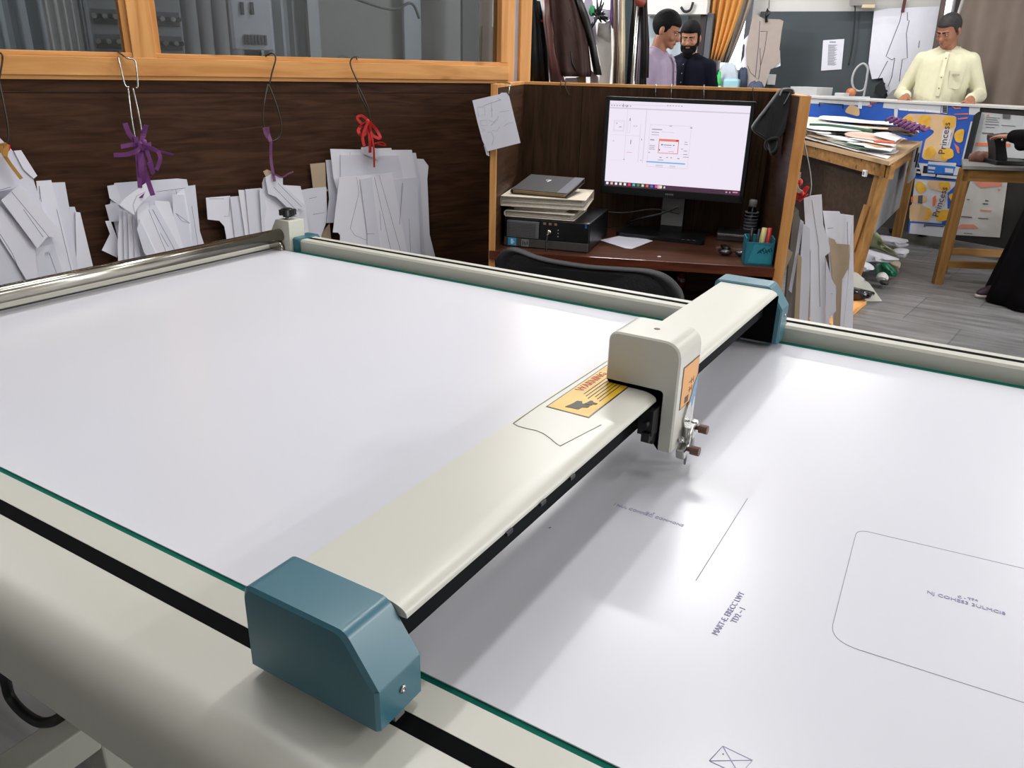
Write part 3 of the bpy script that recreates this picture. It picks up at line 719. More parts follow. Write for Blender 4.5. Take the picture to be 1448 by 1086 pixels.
hook([[(898, 88), (872, 70), (845, 90), (848, 130), (885, 210)], [(885, 210), (890, 270), (935, 355), (940, 395)], [(887, 215), (915, 290), (938, 350), (942, 390)]], wire, 'dark wire hook holding the bundle with the red bow', c3)
hook([[(-20, 270), (5, 275), (10, 310), (-5, 400)], [(-8, 400), (15, 520), (38, 650), (36, 720), (10, 755)]], wire, 'dark wire hook at the left edge of the photo', c1)
# ------------------------------------------------------------------ computer desk with high panels
q = onz(691, 354, .75); DK = Fr(q.x, q.y, R(21.6)); DW = .873
DD = .50; PZ = 1.232
t = desk = thing('computer_desk', 'dark walnut computer desk boxed in by high panels with pine edging', 'desk', DK.w(DW / 2, .25, 0), DK.a)
m = MB(DK); m.b2(0.004, DW, -.004, DD, .722, .75, bev=.002); dt = obj('desktop', m, desk_top, t)
m = MB(DK); m.b2(0.003, DW + .001, -.0055, -.0035, .7225, .7495); obj('edge_band', m, wood('mahogany_edge', (74, 34, 22), (104, 52, 34), 'x', 14, 10, .35, coat=.3), dt, label='reddish edge band')
m = MB(DK); m.b2(0, .020, .008, DD, 0, PZ); sp = obj('side_panel', m, dk_y, t)
m = MB(DK); m.b2(0, .020, 0, .0085, 0, PZ + .001, bev=.001); m.b2(0, .021, 0, DD + .01, PZ, PZ + .010, bev=.001); obj('pine_edging', m, pine_z, sp, label='pine edging')
m = MB(DK); m.b2(0, DW + .03, DD, DD + .02, 0, PZ); bp_ = obj('back_panel', m, dk_z, t)
m = MB(DK); m.b2(0.0, DW + .03, DD - .002, DD + .022, PZ, PZ + .010, bev=.001); obj('pine_edging', m, pine_x, bp_, label='pine edging')
m = MB(DK); m.b2(DW, DW + .03, .008, DD, 0, PZ); sp2 = obj('side_panel', m, dk_y, t)
m = MB(DK); m.b2(DW, DW + .03, 0, .0085, 0, PZ + .001, bev=.001); m.b2(DW, DW + .03, 0, DD, PZ, PZ + .003); obj('pine_edging', m, pine_z, sp2, label='pine edging')
m = MB(DK); m.b2(.02, DW, -.035, DD, .592, .61, bev=.001); obj('shelf', m, dk_x, t)

# monitor
mp = at(955, 210, 2.74); MN = Fr(mp.x, mp.y, R(10.4))
cs = [MN.hit(*p) for p in ((860, 132), (1068, 148), (1050, 292), (847, 268))]
print('monitor', [tuple(round(v, 3) for v in c) for c in cs])
x0 = (cs[0].x + cs[3].x) / 2; x1 = (cs[1].x + cs[2].x) / 2; z1 = (cs[0].z + cs[1].z) / 2; z0 = (cs[2].z + cs[3].z) / 2
t = thing('monitor', 'black widescreen computer monitor showing a white drawing program', 'monitor', MN.w((x0 + x1) / 2, .09, .75), MN.a)
m = MB(MN); m.slab(rrect(x0, x1, z0, z1, .006), .002, .03); m.slab(rrect(x0 + .04, x1 - .04, z0 + .03, z1 - .03, .02), .03, .052)
bz_ = .0135; sz0 = z0 + .026
mo = obj('housing', m, blackp, t)
m = MB(MN)                                    # bezel ring
m.b2(x0, x0 + bz_, -.004, .004, z0, z1, bev=.0015); m.b2(x1 - bz_, x1, -.004, .004, z0, z1, bev=.0015); m.b2(x0, x1, -.004, .004, z1 - bz_, z1, bev=.0015); m.b2(x0, x1, -.004, .004, z0, sz0, bev=.0015)
obj('bezel', m, blackp, mo)
sx0, sx1, szb, szt = x0 + bz_, x1 - bz_, sz0, z1 - bz_
SW, SH = sx1 - sx0, szt - szb
ES = 0.92
m = MB(MN); m.b2(sx0, sx1, .0005, .003, szb, szt); sc = obj('screen', m, emit('screen_white', (236, 228, 242), ES), t, label='lit screen')
def ui(name, rects, col, s=ES, y=0.0, texts=()):
    mm = MB(MN)
    for a, b, c, d in rects: mm.b2(sx0 + SW * a, sx0 + SW * c, y - .0003, y + .0006, szt - SH * b, szt - SH * d)
    for body, size, u, v in texts: mm.text(body, size, T(sx0 + SW * u, y - .0004, szt - SH * v) @ RX(PI / 2), .0001)
    return obj(name, mm, emit('ui_%d_%d_%d' % col, col, s), sc)
ui('taskbar', [(0, .948, 1, 1)], (92, 58, 84), .6)
icons = [(238, 238, 242), (222, 190, 160), (240, 240, 240), (230, 240, 200), (240, 236, 230), (236, 70, 90), (70, 190, 190), (60, 150, 80), (190, 220, 190), (230, 110, 70), (60, 120, 220), (230, 90, 190), (240, 240, 240)]
for k, c in enumerate(icons): ui('taskbar_icon', [(.012 + .034 * k, .956, .030 + .034 * k, .985)], c, .9, -.0006)
ui('taskbar_icon', [(.405, .953, .435, .992)], (226, 196, 176), .8, -.0006); ui('taskbar_icon', [(.45, .962, .462, .985)], (230, 230, 235), .8, -.0006)
ui('tray_icons', [(.90, .965, .912, .985), (.925, .965, .935, .985), (.95, .962, .985, .978)], (220, 150, 170), .7, -.0006)
ui('toolbar', [(0, .075, 1, .088), (0, .035, .45, .039)], (206, 198, 214)); ui('toolbar_marks', [(.01 + .02 * k, .05, .02 + .02 * k, .058) for k in range(8)] + [(.42 + .02 * k, .028, .43 + .02 * k, .034) for k in range(6)] + [(.10, .03, .104, .07), (.125, .045, .13, .07)], (120, 112, 128))
g = (205, 198, 210)
def frame_r(a, b, c, d, w=.002, h=.0035): return [(a, b, c, b + h), (a, d - h, c, d), (a, b, a + w, d), (c - w, b, c, d)]
ui('panel_lines', [(.275, .09, .279, .70), (.135, .09, .137, .70), (.24, .25, .243, .70), (.02, .39, .24, .393), (.02, .69, .12, .692)] + frame_r(.04, .22, .12, .35) + frame_r(.045, .235, .115, .34) + frame_r(.145, .22, .165, .36), g)
ui('drawing_ticks', [(.157, .19, .162, .22), (.175, .44, .179, .49), (.06, .25, .064, .265), (.08, .295, .10, .3), (.19, .275, .196, .28), (.21, .275, .216, .28), (.04, .46, .05, .465), (.13, .67, .14, .676), (.26, .67, .268, .676), (.255, .42, .258, .44)], (70, 62, 78))
ui('drawing_note', [(.15, .585, .19, .589), (.19, .28, .21, .282)], (210, 130, 140))
ui('dialog_box', frame_r(.31, .25, .61, .74), (204, 198, 212)); 
ui('dialog_rows', [(.325, .30, .40, .31), (.325, .335, .38, .342), (.40, .33, .49, .332), (.325, .365, .38, .37), (.32, .42, .35, .432), (.318, .49, .36, .497), (.318, .51, .355, .516), (.318, .53, .36, .537), (.315, .57, .325, .578), (.57, .43, .59, .436), (.57, .455, .595, .461), (.55, .51, .565, .517), (.57, .53, .595, .537), (.57, .57, .60, .577), (.57, .60, .61, .606), (.40, .62, .415, .63), (.45, .615, .46, .625), (.48, .615, .49, .625), (.53, .62, .545, .63), (.39, .65, .43, .657), (.375, .715, .43, .72), (.375, .735, .43, .738), (.48, .715, .52, .72), (.48, .735, .52, .738), (.32, .255, .322, .262), (.60, .262, .615, .274), (.45, .255, .47, .262)], (150, 142, 160))
ui('warning_dialog', [(.385, .41, .53, .435)], (240, 128, 110), .85, -.0002); ui('warning_frame', frame_r(.385, .41, .53, .575, .004, .006), (226, 110, 100), .8, -.0002)
ui('warning_close', [(.508, .413, .526, .43)], (222, 60, 50), .8, -.0006)
ui('warning_marks', [(.405, .468, .414, .484), (.42, .474, .48, .48), (.49, .472, .50, .482), (.39, .53, .398, .545), (.46, .55, .50, .553), (.42, .50, .48, .502)], (70, 72, 110))
ui('progress_bar', [(.305, .675, .59, .69)], (120, 180, 240), .85, -.0002)
m = MB(MN)
for k in range(5): m.b2((x0 + x1) / 2 - .014 + .0058 * k, (x0 + x1) / 2 - .0102 + .0058 * k, -.0046, -.0038, z0 + .009, z0 + .0145)
obj('maker_mark', m, greyp, mo, label='grey maker mark')
xm_ = (MN.hit(950, 300).x); nk0, nk1 = MN.hit(935, 300, .06).x, MN.hit(968, 300, .06).x
m = MB(MN); m.b2(nk0, nk1, .05, .075, .76, z0 + .08, bev=.004); obj('neck', m, blackp, t)
m = MB(MN); m.b2(nk0 + .004, nk1 - .002, .0485, .0505, .785, z0 - .004); obj('cable_cover', m, plain('cover_grey', (112, 110, 108), .45), t, label='grey back of the neck')
bl_ = onz(872, 328, .75); br_ = onz(990, 343, .75)
m = MB(MN); a = MN.l(bl_); b = MN.l(br_); 
print('base', a, b)
m.flat(rpoly([(x0 + .075, -.055), (x1 - .10, -.075), (x1 - .12, .09), (x0 + .09, .10)], .02, 5), .7505, .764); bs = obj('stand_base', m, blackp, t)
m = MB(MN)
for k in range(3): q = x1 - .175 + .018 * k; m.b2(q, q + .007, -.0725, -.069, .7635, .7648)
obj('button', m, greyp, bs, label='small pale buttons')
# cables behind the monitor
m = MB(DK)
a = [DK.hit(846, 298, .40), DK.hit(880, 301, .40), DK.hit(925, 296, .38), DK.hit(960, 302, .33)]
m.curve([tuple(p) for p in a], .0028, 8)
tag(obj('video_cable', m, blackr), 'upper thin black cable trailing behind the monitor neck', 'cable')
m = MB(DK); P = [onz(855, 322, .754), onz(880, 318, .754)]; P = [DK.l(p) for p in P] + [DK.hit(905, 309, .36), DK.hit(935, 302, .33), DK.hit(960, 292, .30)]
m.curve([tuple(p) for p in P], .0032, 8); tag(obj('power_cable', m, plain('cable_grey', (40, 40, 42), .5)), 'lower black cable looping from the desk up to the monitor neck', 'cable')

# desktop computer, lying flat under the papers
pc0 = DK.l(onz(712, 347, .75)); pc1 = DK.l(onz(832, 358, .75)); a0 = math.atan2(pc1.y - pc0.y, pc1.x - pc0.x)
o_ = onz(712, 347, .75); PC = Fr(o_.x, o_.y, DK.a + a0, .75); pw = (pc1 - pc0).length
pt = PC.hit(712, 307).z; ph_ = PC.hit(775, 309, 0).z
print('pc', pw, pt, ph_)
ph_ = .093; pd = .30
t = thing('desktop_computer', 'black and grey desktop computer case lying flat at the left of the desk', 'computer', PC.w(pw / 2, pd / 2, 0), PC.a)
m = MB(PC); m.b2(0, pw, .004, pd, 0.001, ph_, bev=.004); cs_ = obj('case', m, blackp, t)
m = MB(PC); m.b2(.002, pw - .002, -.004, .006, .002, .030, bev=.002); obj('front_sill', m, plain('pc_sill', (72, 70, 68), .45), t, label='grey lower front')
m = MB(PC); m.b2(.012, pw * .42, -.006, .006, .032, .084, bev=.001); gr = obj('vent_grille', m, plain('pc_grille', (104, 104, 106), .5), t, label='grey vent grille')
m = MB(PC)
for k in range(20):
    for j in range(9): m.b2(.016 + (pw * .42 - .024) * k / 20, .016 + (pw * .42 - .024) * k / 20 + .0028, -.0068, -.005, .036 + .005 * j, .0385 + .005 * j)
obj('vent_holes', m, darkgrey, gr)
m = MB(PC); m.b2(pw * .43, pw - .002, -.005, .006, .031, .092, bev=.002); fp_ = obj('front_panel', m, blackp, t)
m = MB(PC); m.lathe([(.0001, 0), (.0085, 0), (.0085, .002), (.0001, .003)], local=RX(PI / 2), c=(pw * .535, -.005, .056), n=20); m.b2(pw * .52, pw * .55, -.020, -.007, .046, .054, bev=.003); obj('power_button', m, steel, fp_, label='silver round power button')
m = MB(PC); m.curve([(pw * .535, -.018, .047), (pw * .535, -.03, .02), (pw * .55, -.036, -.01), (pw * .58, -.036, -.05)], .0022, 7); obj('front_cable', m, blackr, fp_)
m = MB(PC)
for k in range(3): m.b2(pw * .47 + .018 * k, pw * .47 + .018 * k + .009, -.0062, -.0048, .079, .086)
obj('jack', m, plain('jack_rose', (150, 110, 96), .5), fp_)
m = MB(PC)
for k in range(3): m.ell((pw * .645, -.0052, .045 + .010 * k), (.0016, .001, .0016), 8, 6)
obj('light', m, plain('led_white', (200, 200, 205), .4), fp_)
m = MB(PC); m.b2(pw * .95, pw * .968, -.0062, -.0045, .078, .088); obj('badge', m, plain('badge_blue', (30, 100, 180), .4), fp_, label='tiny blue badge')
m = MB(PC); m.b2(.016, .044, -.0052, -.0035, .004, .029, bev=.0005); sk = obj('sticker', m, plain('sticker_blue', (52, 160, 214), .4), t, label='pale blue sticker')
m = MB(PC); m.b2(.026, .034, -.0056, -.005, .009, .025); m.b2(.030, .038, -.0056, -.005, .014, .018); obj('sticker_mark', m, sheetw, sk)
m = MB(PC); m.b2(.062, .086, -.0052, -.0035, .004, .027); sk = obj('sticker', m, plain('sticker_grey', (130, 132, 134), .4), t, label='grey sticker')
m = MB(PC)
for k in range(4): m.b2(.065 + .005 * k, .0682 + .005 * k, -.0056, -.005, .008 + .002 * (k % 2), .023 - .003 * (k % 3))
obj('sticker_mark', m, darkgrey, sk)

# papers and notebook on the computer
zt0 = .75 + ph_ + .001
def folder(name, label, cat, z, th, x0, x1, y0, y1, rot, cover, leaf, lab2=None, warp=.0):
    f = Fr(*PC.w((x0 + x1) / 2, (y0 + y1) / 2, 0)[:2], PC.a + rot, z)
    w = (x1 - x0) / 2; d = (y1 - y0) / 2
    tt = thing(name, label, cat, f.o, f.a)
    mm = MB(f); mm.b2(-w, w, -d, d, 0, .0022, bev=.0006); mm.b2(-w, w, -d, d, th - .0022, th, bev=.0006); mm.side([(d - .001, .0003), (d - .001, th - .0003), (d + .002, th * .6), (d + .002, th * .4)], -w, w)
    mm.slab([(-w + .001, .0003), (-w - .004, th * .3), (-w - .004, th * .7), (-w + .001, th - .0003)], -d + .001, d - .001)
    obj('cover', mm, cover, tt)
    mm = MB(f)
    nl = 5
    rr = random.Random(len(label))
    for k in range(nl): 
        j = rr.random() * .010; mm.b2(-w + .003, w - .006 - j, -d + .004 + j * .4, d - .002, .0024 + (th - .0048) * k / nl, .0024 + (th - .0048) * (k + .86) / nl)
    obj('leaves', mm, leaf, tt); return tt, f, w, d
cream = plain('cream_cover', (214, 206, 188), .6); leafm = plain('leaf_paper', (202, 194, 182), .75, noise=.08, scale=60)
folder('paper_folder', 'cream paper folder lying directly on the computer case', 'folder', zt0, .020, .00, .225, .005, .215, .02, cream, leafm)
folder('paper_pad', 'thin pale grey pad between the two cream folders', 'pad', zt0 + .0205, .012, .03, .205, .02, .20, 0.0, plain('pad_grey', (176, 174, 172), .6), leafm)
folder('ring_binder', 'fat cream binder with tan spine under the dark notebook', 'binder', zt0 + .033, .032, -.024, .248, .01, .245, .10, plain('binder_cover', (206, 196, 176), .55), leafm)
zz = zt0 + .0655
_tilt = None
tt, f, w, d = folder('dark_notebook', 'dark grey notebook with a silver band on top of the paper stack', 'notebook', zz, .016, .015, .205, .04, .215, -.09, plain('notebook_grey', (58, 57, 58), .45), plain('notebook_leaf', (206, 178, 140), .7))
m = MB(f); m.b2(w - .034, w + .0005, -d - .0004, d + .0004, .0155, .0168, bev=.0004); obj('silver_band', m, plain('band_grey', (112, 112, 120), .35), tt, label='silver band')
m = MB(f); m.ribbon([(-.020, .030, .0165), (-.012, .040, .0165), (-.004, .036, .0165), (-.008, .024, .0165), (-.010, .016, .0165)], .004, (1, 0, 0), .0003); obj('cover_mark', m, sheetw, tt, label='small white mark')
tt.matrix_world = f.m @ T(0, -d, 0) @ RX(R(9)) @ T(0, d, 0)
# loose sheet on the desk
P = [DK.l(onz(*p, .7505)) for p in ((848, 341), (880, 333), (890, 335), (913, 338), (923, 342), (893, 352), (884, 351))]
m = MB(DK); m.loop3([(p.x, p.y, .7503 + (.003 if k in (0, 4) else 0)) for k, p in enumerate(P)], [(p.x, p.y, .7512 + (.003 if k in (0, 4) else 0)) for k, p in enumerate(P)])
tag(obj('paper_sheet', m, sheetw), 'small loose white sheet lying on the desk in front of the monitor', 'paper')
P = DK.l(onz(932, 363, .751)); m = MB(DK); m.box((P.x, P.y, .7517), (.010, .005, .002), rz=.2); tag(obj('paper_scrap', m, sheetw), 'tiny white scrap near the front edge of the desk', 'scrap')
# bottle
P = DK.l(onz(1076, 338, .7505)); P.y = min(P.y, .40); P.x = min(P.x, DW - .036)
bf = Fr(*DK.w(P.x, P.y, 0)[:2], DK.a, .7505); hb = bf.hit(1076, 283).z
print('bottle', P, hb)
t = thing('dark_bottle', 'dark bottle with white cap in the right corner of the desk', 'bottle', bf.o, bf.a)
s_ = hb / .19
m = MB(bf); m.lathe([(.001, 0), (.029 * s_, 0), (.031 * s_, .006), (.031 * s_, .105 * s_), (.026 * s_, .128 * s_), (.0155 * s_, .148 * s_), (.0145 * s_, .166 * s_), (.001, .167 * s_)], n=28); obj('body', m, plain('bottle_dark', (16, 16, 20), .12, coat=.5), t)
m = MB(bf); m.lathe([(.016 * s_, .160 * s_), (.0185 * s_, .160 * s_), (.0185 * s_, .186 * s_), (.016 * s_, .19 * s_), (.001, .19 * s_)], n=24); obj('cap', m, plain('cap_white', (220, 220, 222), .4), t, label='white cap')
m = MB(bf); m.lathe([(.0312 * s_, .018), (.0316 * s_, .0185), (.0316 * s_, .098 * s_), (.0312 * s_, .099 * s_)], n=28); bl2 = obj('label_wrap', m, plain('label_slate', (58, 62, 70), .4), t)
m = MB(bf)
for k in range(6):
    zc = .040 + .011 * k; m.lathe([(.0318 * s_, zc), (.0320 * s_, zc + .0005), (.0320 * s_, zc + .003), (.0318 * s_, zc + .0035)], n=28)
obj('label_lines', m, plain('label_pale', (150, 156, 164), .5), bl2)
# pen holder
P = DK.l(onz(1078, 376, .7505)); P.x = min(P.x, DW - .048)
hf = Fr(*DK.w(P.x, P.y + .035, 0)[:2], DK.a, .7505); hh = hf.hit(1080, 338, -.035).z
print('holder', P, hh)
tealf = plain('teal_fabric', (28, 112, 128), .6, noise=.12, scale=50)
t = thing('pen_holder', 'teal pen holder with patterned side at the front right of the desk', 'pen holder', hf.o, hf.a)
m = MB(hf); w = .042; d = .033
for a, b, c, e in ((-w, w, -d, -d + .003), (-w, w, d - .003, d), (-w, -w + .003, -d, d), (w - .003, w, -d, d), (-w, w, -d, d)):
    m.b2(a, b, c, e, 0, .003 if (b - a > .08 and e - c > .06) else hh - .012 * (1 if c < -d + .001 and e < 0 else 0))
obj('holder_box', m, tealf, t)
m = MB(hf); m.slab([(-w + .012, .006), (w - .003, .006), (w - .010, hh * .72), (-w + .025, hh * .78)], -d - .0012, -d + .0005); pt_ = obj('front_patch', m, plain('teal_light', (36, 134, 152), .6), t)
m = MB(hf)
for k in range(6):
    rr = random.Random(k); x_ = .002 + .006 * k; zz_ = hh * .45 + .004 * (k % 3); m.tube([(x_ - .006, -d - .0015, zz_), (x_, -d - .0015, zz_ + .012), (x_ + .005, -d - .0015, zz_ + .002)], .0011, 6)
obj('patch_pattern', m, plain('teal_deep', (12, 56, 70), .6), pt_)
def pen(x, y, top, tilt, mat, label, w=.0042, flat_=False):
    mm = MB(hf); b0 = (x, y, .0035); b1 = (x + tilt, y + .004, top)
    mm.tube([b0, b1], w, 10); o = obj('marker_pen', mm, mat); tag(o, label, 'pen', 'pens in the teal holder')
pen(.004, .0, hh + .026, .008, plain('pen_cream', (222, 206, 140), .5), 'cream yellow marker standing in the teal pen holder', .008)
pen(.024, .004, hh + .026, .004, plain('pen_red', (206, 52, 40), .45), 'red marker standing in the teal pen holder', .006)
pen(-.020, .008, hh + .022, -.003, blackp, 'black pen standing at the left in the teal holder', .0045)
pen(-.010, -.010, hh + .024, .006, plain('pen_navy', (16, 34, 40), .5), 'very dark pen standing in the middle of the teal holder', .004)
# silver drive, phone and small black gadget right of the monitor
P = DK.l(onz(1038, 342, .7505)); f = Fr(*DK.w(P.x, P.y + .05, 0)[:2], DK.a - .12, .7505)
t = thing('flat_box', 'dark flat box with a bright silver front edge on the desk by the bottle', 'box', f.o, f.a)
m = MB(f); m.b2(-.055, .045, -.045, .06, 0, .026, bev=.003); obj('box_body', m, plain('box_dark', (52, 50, 50), .35), t)
m = MB(f); m.b2(-.052, .046, -.0475, -.0445, .017, .024, bev=.001); obj('silver_edge', m, steel, t, label='silver edge')
P = DK.l(onz(1025, 352, .7505)); f = Fr(*DK.w(P.x, P.y, 0)[:2], DK.a + .1, .7505)
m = MB(f); m.b2(-.010, .010, -.03, .03, 0, .010, bev=.003); m.ell((.0, -.032, .008), (.012, .014, .008), 12, 8); tag(obj('black_stick', m, blackp), 'small black stick standing on the desk before the flat box', 'gadget')
P = DK.l(onz(1037, 362, .7505)); f = Fr(*DK.w(P.x, P.y, 0)[:2], DK.a, .7505)
t = thing('sunglasses', 'pair of dark glossy glasses lying near the front of the desk', 'glasses', f.o, f.a)
m = MB(f); m.ell((-.024, 0, .010), (.020, .012, .009), 16, 10); m.ell((.024, .002, .010), (.020, .012, .009), 16, 10); obj('lens', m, plain('lens_dark', (34, 32, 34), .08, coat=1.0), t)
m = MB(f); m.curve([(-.008, -.004, .012), (0, -.006, .015), (.008, -.002, .012)], .0018, 8); m.curve([(.042, .004, .012), (.05, .03, .01), (.04, .07, .004)], .0018, 8); m.curve([(-.042, .004, .012), (-.045, .03, .01), (-.03, .065, .004)], .0018, 8); obj('glasses_frame', m, blackp, t)
m = MB(DK); m.slab([(DK.hit(1048, 318, .48).x, 0), ] if False else [(.80, .755), (.86, .755), (.86, .82), (.82, .79)], .485, .489); tag(obj('clear_wrapper', m, plain('clear_film', (62, 60, 58), .15, coat=.6)), 'crumpled clear wrapper in the back right corner of the desk', 'wrapper')
# things on the lower shelf
P = DK.l(onz(990, 398, .63)); P.y = max(P.y, .0); f = Fr(*DK.w(P.x, P.y, 0)[:2], DK.a, .6105)
m = MB(f); m.ell((0, 0, .029), (.028, .028, .028), 24, 16); tag(obj('black_ball', m, plain('gloss_black', (14, 12, 12), .08, coat=1)), 'glossy black ball on the shelf under the desk', 'ornament')
P = DK.l(onz(967, 402, .62)); f = Fr(*DK.w(P.x - .01, max(P.y, .0), 0)[:2], DK.a + .3, .6105)
t = thing('small_carton', 'small red and white carton on the shelf under the desk', 'box', f.o, f.a)
m = MB(f); m.b2(-.008, .008, -.015, .015, 0, .05); obj('carton_body', m, plain('carton_red', (170, 40, 36), .5), t); m = MB(f); m.b2(-.0085, .0085, -.0155, .0155, .02, .032); obj('carton_band', m, sheetw, t)
m = MB(DK); m.b2(.63, .84, .2, .48, .611, .68); tag(obj('cardboard_box', m, dk_x), 'low brown box pushed back on the shelf under the desk', 'box')

# wire hooks on the desk's back panel and the side panel
def phook(px, py0, py1, mat, label, y=DD - .004, bend=0):
    a = DK.hit(px, py0, y); b = DK.hit(px + bend, py1, y); mm = MB(DK)
    mm.curve([(a.x, DD + .030, PZ + .001), (a.x, DD + .024, PZ + .0125), (a.x, DD + .01, PZ + .0135), (a.x, y - .003, PZ + .0125), (a.x, y - .005, PZ - .004), (b.x, y - .004, b.z)], .0016, 7, 4)
    tag(obj('wire_hook', mm, mat), label, 'hook', 'wire hooks over the desk panel')
phook(793, 119, 132, wire, 'dark wire hook over the desk panel, leftmost of the row'); phook(800, 119, 136, wire, 'dark bent wire hook beside the leftmost one on the desk panel', bend=6)
phook(927, 126, 138, wires, 'bright wire hook over the panel, first above the monitor'); phook(949, 127, 139, wires, 'bright wire hook over the panel, second above the monitor')
phook(995, 128, 141, wires, 'bright wire hook over the panel, third above the monitor'); phook(1064, 131, 146, wire, 'wire hook over the panel at the top right corner of the monitor', bend=2)
# note on the left post
NF = DK; ny = -.012
pts = DK.hits([(668, 142), (672, 141), (707, 133), (709, 131), (716, 131), (720, 136), (736, 202), (689, 214), (682, 198), (675, 172)], ny)
t = thing('note_sheet', 'white handwritten sheet clipped to the left post of the desk', 'note', DK.w(pts[0][0], ny, pts[0][1]), DK.a)
m = MB(DK); m.slab(pts, ny - .001, ny); nb = obj('sheet', m, sheetw, t)
m = MB(DK); bk_ = DK.hits([(684, 205), (690, 203), (692, 221), (688, 219)], ny + .004); m.slab(bk_, ny + .003, ny + .004); obj('back_sheet', m, sheetw, t)
m = MB(DK)
def sk_(pp): 
    q = DK.hits([(660 + x / 5.171, 110 + y / 5.171) for x, y in pp], ny - .001); m.tube([(x, ny - .0010, z) for x, z in q], .00035, 5)
for pp in ([(80, 215), (130, 215), (135, 270), (85, 280), (80, 215)], [(100, 315), (150, 310), (150, 350), (105, 350), (100, 315)], [(120, 205), (250, 160), (225, 150)], [(160, 310), (215, 330), (175, 350), (220, 300)], [(180, 215), (190, 245), (172, 240)], [(230, 280), (225, 310), (205, 320)], [(240, 250), (310, 240)], [(270, 355), (300, 335), (340, 325)], [(185, 385), (220, 390), (240, 360)], [(150, 400), (180, 395), (200, 440), (185, 490)], [(105, 370), (135, 380), (110, 395)], [(180, 180), (185, 290)]): sk_(pp)
obj('handwriting', m, faint, nb)
m = MB(DK); q = [DK.hit(712, 119, .1), DK.hit(718, 124, -.012), DK.hit(719, 133, -.014)]
m.curve([(q[0].x - .01, .05, PZ + .0125), (q[1].x, .02, PZ + .013), (q[2].x + .002, -.010, PZ + .004), (q[2].x, -.015, q[2].z)], .0016, 7); tag(obj('wire_clip', m, wires), 'bright wire clip over the left desk panel holding the note', 'clip')
# cloth bag over the right panel
CB = Fr(*DK.w(DW, 0.25, 0)[:2], DK.a)
pts = [(1094, 137), (1103, 126), (1113, 124), (1122, 128), (1120, 140), (1112, 165), (1108, 185), (1101, 197), (1098, 215), (1090, 220), (1084, 200), (1064, 185), (1067, 172)]
P = CB.hits(pts, -.05)
cx = sum(p[0] for p in P) / len(P); cz = sum(p[1] for p in P) / len(P)
def ringy(s, y): return [(cx + (x - cx) * s, y + .006 * math.sin(9 * x / .1 + 4 * z), cz + (z - cz) * s) for x, z in s2(P, 4, True)]
ctop = max(z for _, z in P)
t = thing('cloth_bag', 'black cloth hood hanging over the right desk panel beside the monitor', 'bag', CB.w(cx, -.05, ctop), CB.a)
m = MB(CB); m.rings([ringy(.90, -.078), ringy(.985, -.070), ringy(1, -.055), ringy(.98, -.036), ringy(.9, -.030)]); obj('cloth', m, plain('black_cloth', (34, 34, 36), .85, sheen=.3, bump=.2, scale=60), t)
m = MB(CB); q = CB.hits([(1102, 135), (1106, 127), (1114, 125), (1121, 127), (1123, 132)], -.07); m.curve([(x, -.079, z) for x, z in q], .0022, 8); q = CB.hits([(1117, 129), (1113, 138), (1108, 147)], -.07); m.curve([(x, -.080, z) for x, z in q], .0018, 8); obj('grey_strap', m, plain('strap_grey', (140, 140, 142), .6), t, label='grey cord')
m = MB(CB); q = CB.hits([(1085, 212), (1082, 205), (1086, 198), (1100, 196), (1098, 210), (1090, 217)], -.076); m.curve([(x, -.078, z) for x, z in q], .0045, 8); obj('cloth_fold', m, plain('black_cloth', (34, 34, 36)), t)

# office chair between plotter and desk
pts = [(690, 410), (702, 385), (706, 362), (716, 351), (728, 350), (752, 360), (780, 368), (830, 376), (880, 379), (920, 381), (945, 388), (962, 402), (970, 420), (968, 470), (940, 520), (760, 500), (700, 470)]
ch = at(835, 400, 2.08); CH = Fr(ch.x, ch.y, R(13))
P = CH.hits(pts, 0)
cx = sum(p[0] for p in P) / len(P); cz = sum(p[1] for p in P) / len(P)
t = thing('office_chair', 'black mesh backed office chair between the plotter and the desk', 'chair', CH.w(cx, .2, 0), CH.a)
sp_ = s2(P, 5, True)
def cr(s, y): return [(cx + (x - cx) * s, y + 1.1 * ((x - cx) ** 2) * -.35, cz + (z - cz) * s) for x, z in sp_]
m = MB(CH); m.rings([cr(.84, -.006), cr(.92, -.016), cr(.97, -.018), cr(1.0, .0), cr(.985, .022), cr(.93, .03), cr(.85, .022)]); bc = obj('backrest', m, plain('chair_fabric', (14, 15, 18), .7, bump=.15, scale=120), t)
m = MB(CH); m.rings([cr(.86, -.0125), cr(.86, -.007), cr(.84, -.004)]); obj('mesh_panel', m, plain('chair_mesh', (8, 9, 13), .6, bump=.2, scale=150), bc)
m = MB(CH); m.b2(cx - .23, cx + .23, .05, .48, .44, .52, bev=.03, seg=3); obj('seat', m, plain('chair_fabric', (14, 15, 18)), t)
m = MB(CH); m.curve([(cx, .035, cz), (cx, .06, cz - .2), (cx, .12, .42), (cx, .25, .42)], .022, 10); obj('back_support', m, blackp, t)
m = MB(CH); m.tube([(cx, .25, .09), (cx, .25, .45)], .028, 14); obj('gas_column', m, blackm, t)
for k in range(5):
    a = 2 * PI * k / 5 + .3; m = MB(CH); m.tube([(cx, .25, .10), (cx + .27 * math.cos(a), .25 + .27 * math.sin(a), .065)], [.026, .016], 10); l_ = obj('leg', m, blackp, t)
    m = MB(CH); m.lathe([(.001, -.018), (.025, -.018), (.027, 0), (.025, .018), (.001, .018)], axis='x', c=(cx + .27 * math.cos(a), .25 + .27 * math.sin(a), .0275), n=16); obj('castor', m, blackp, l_)
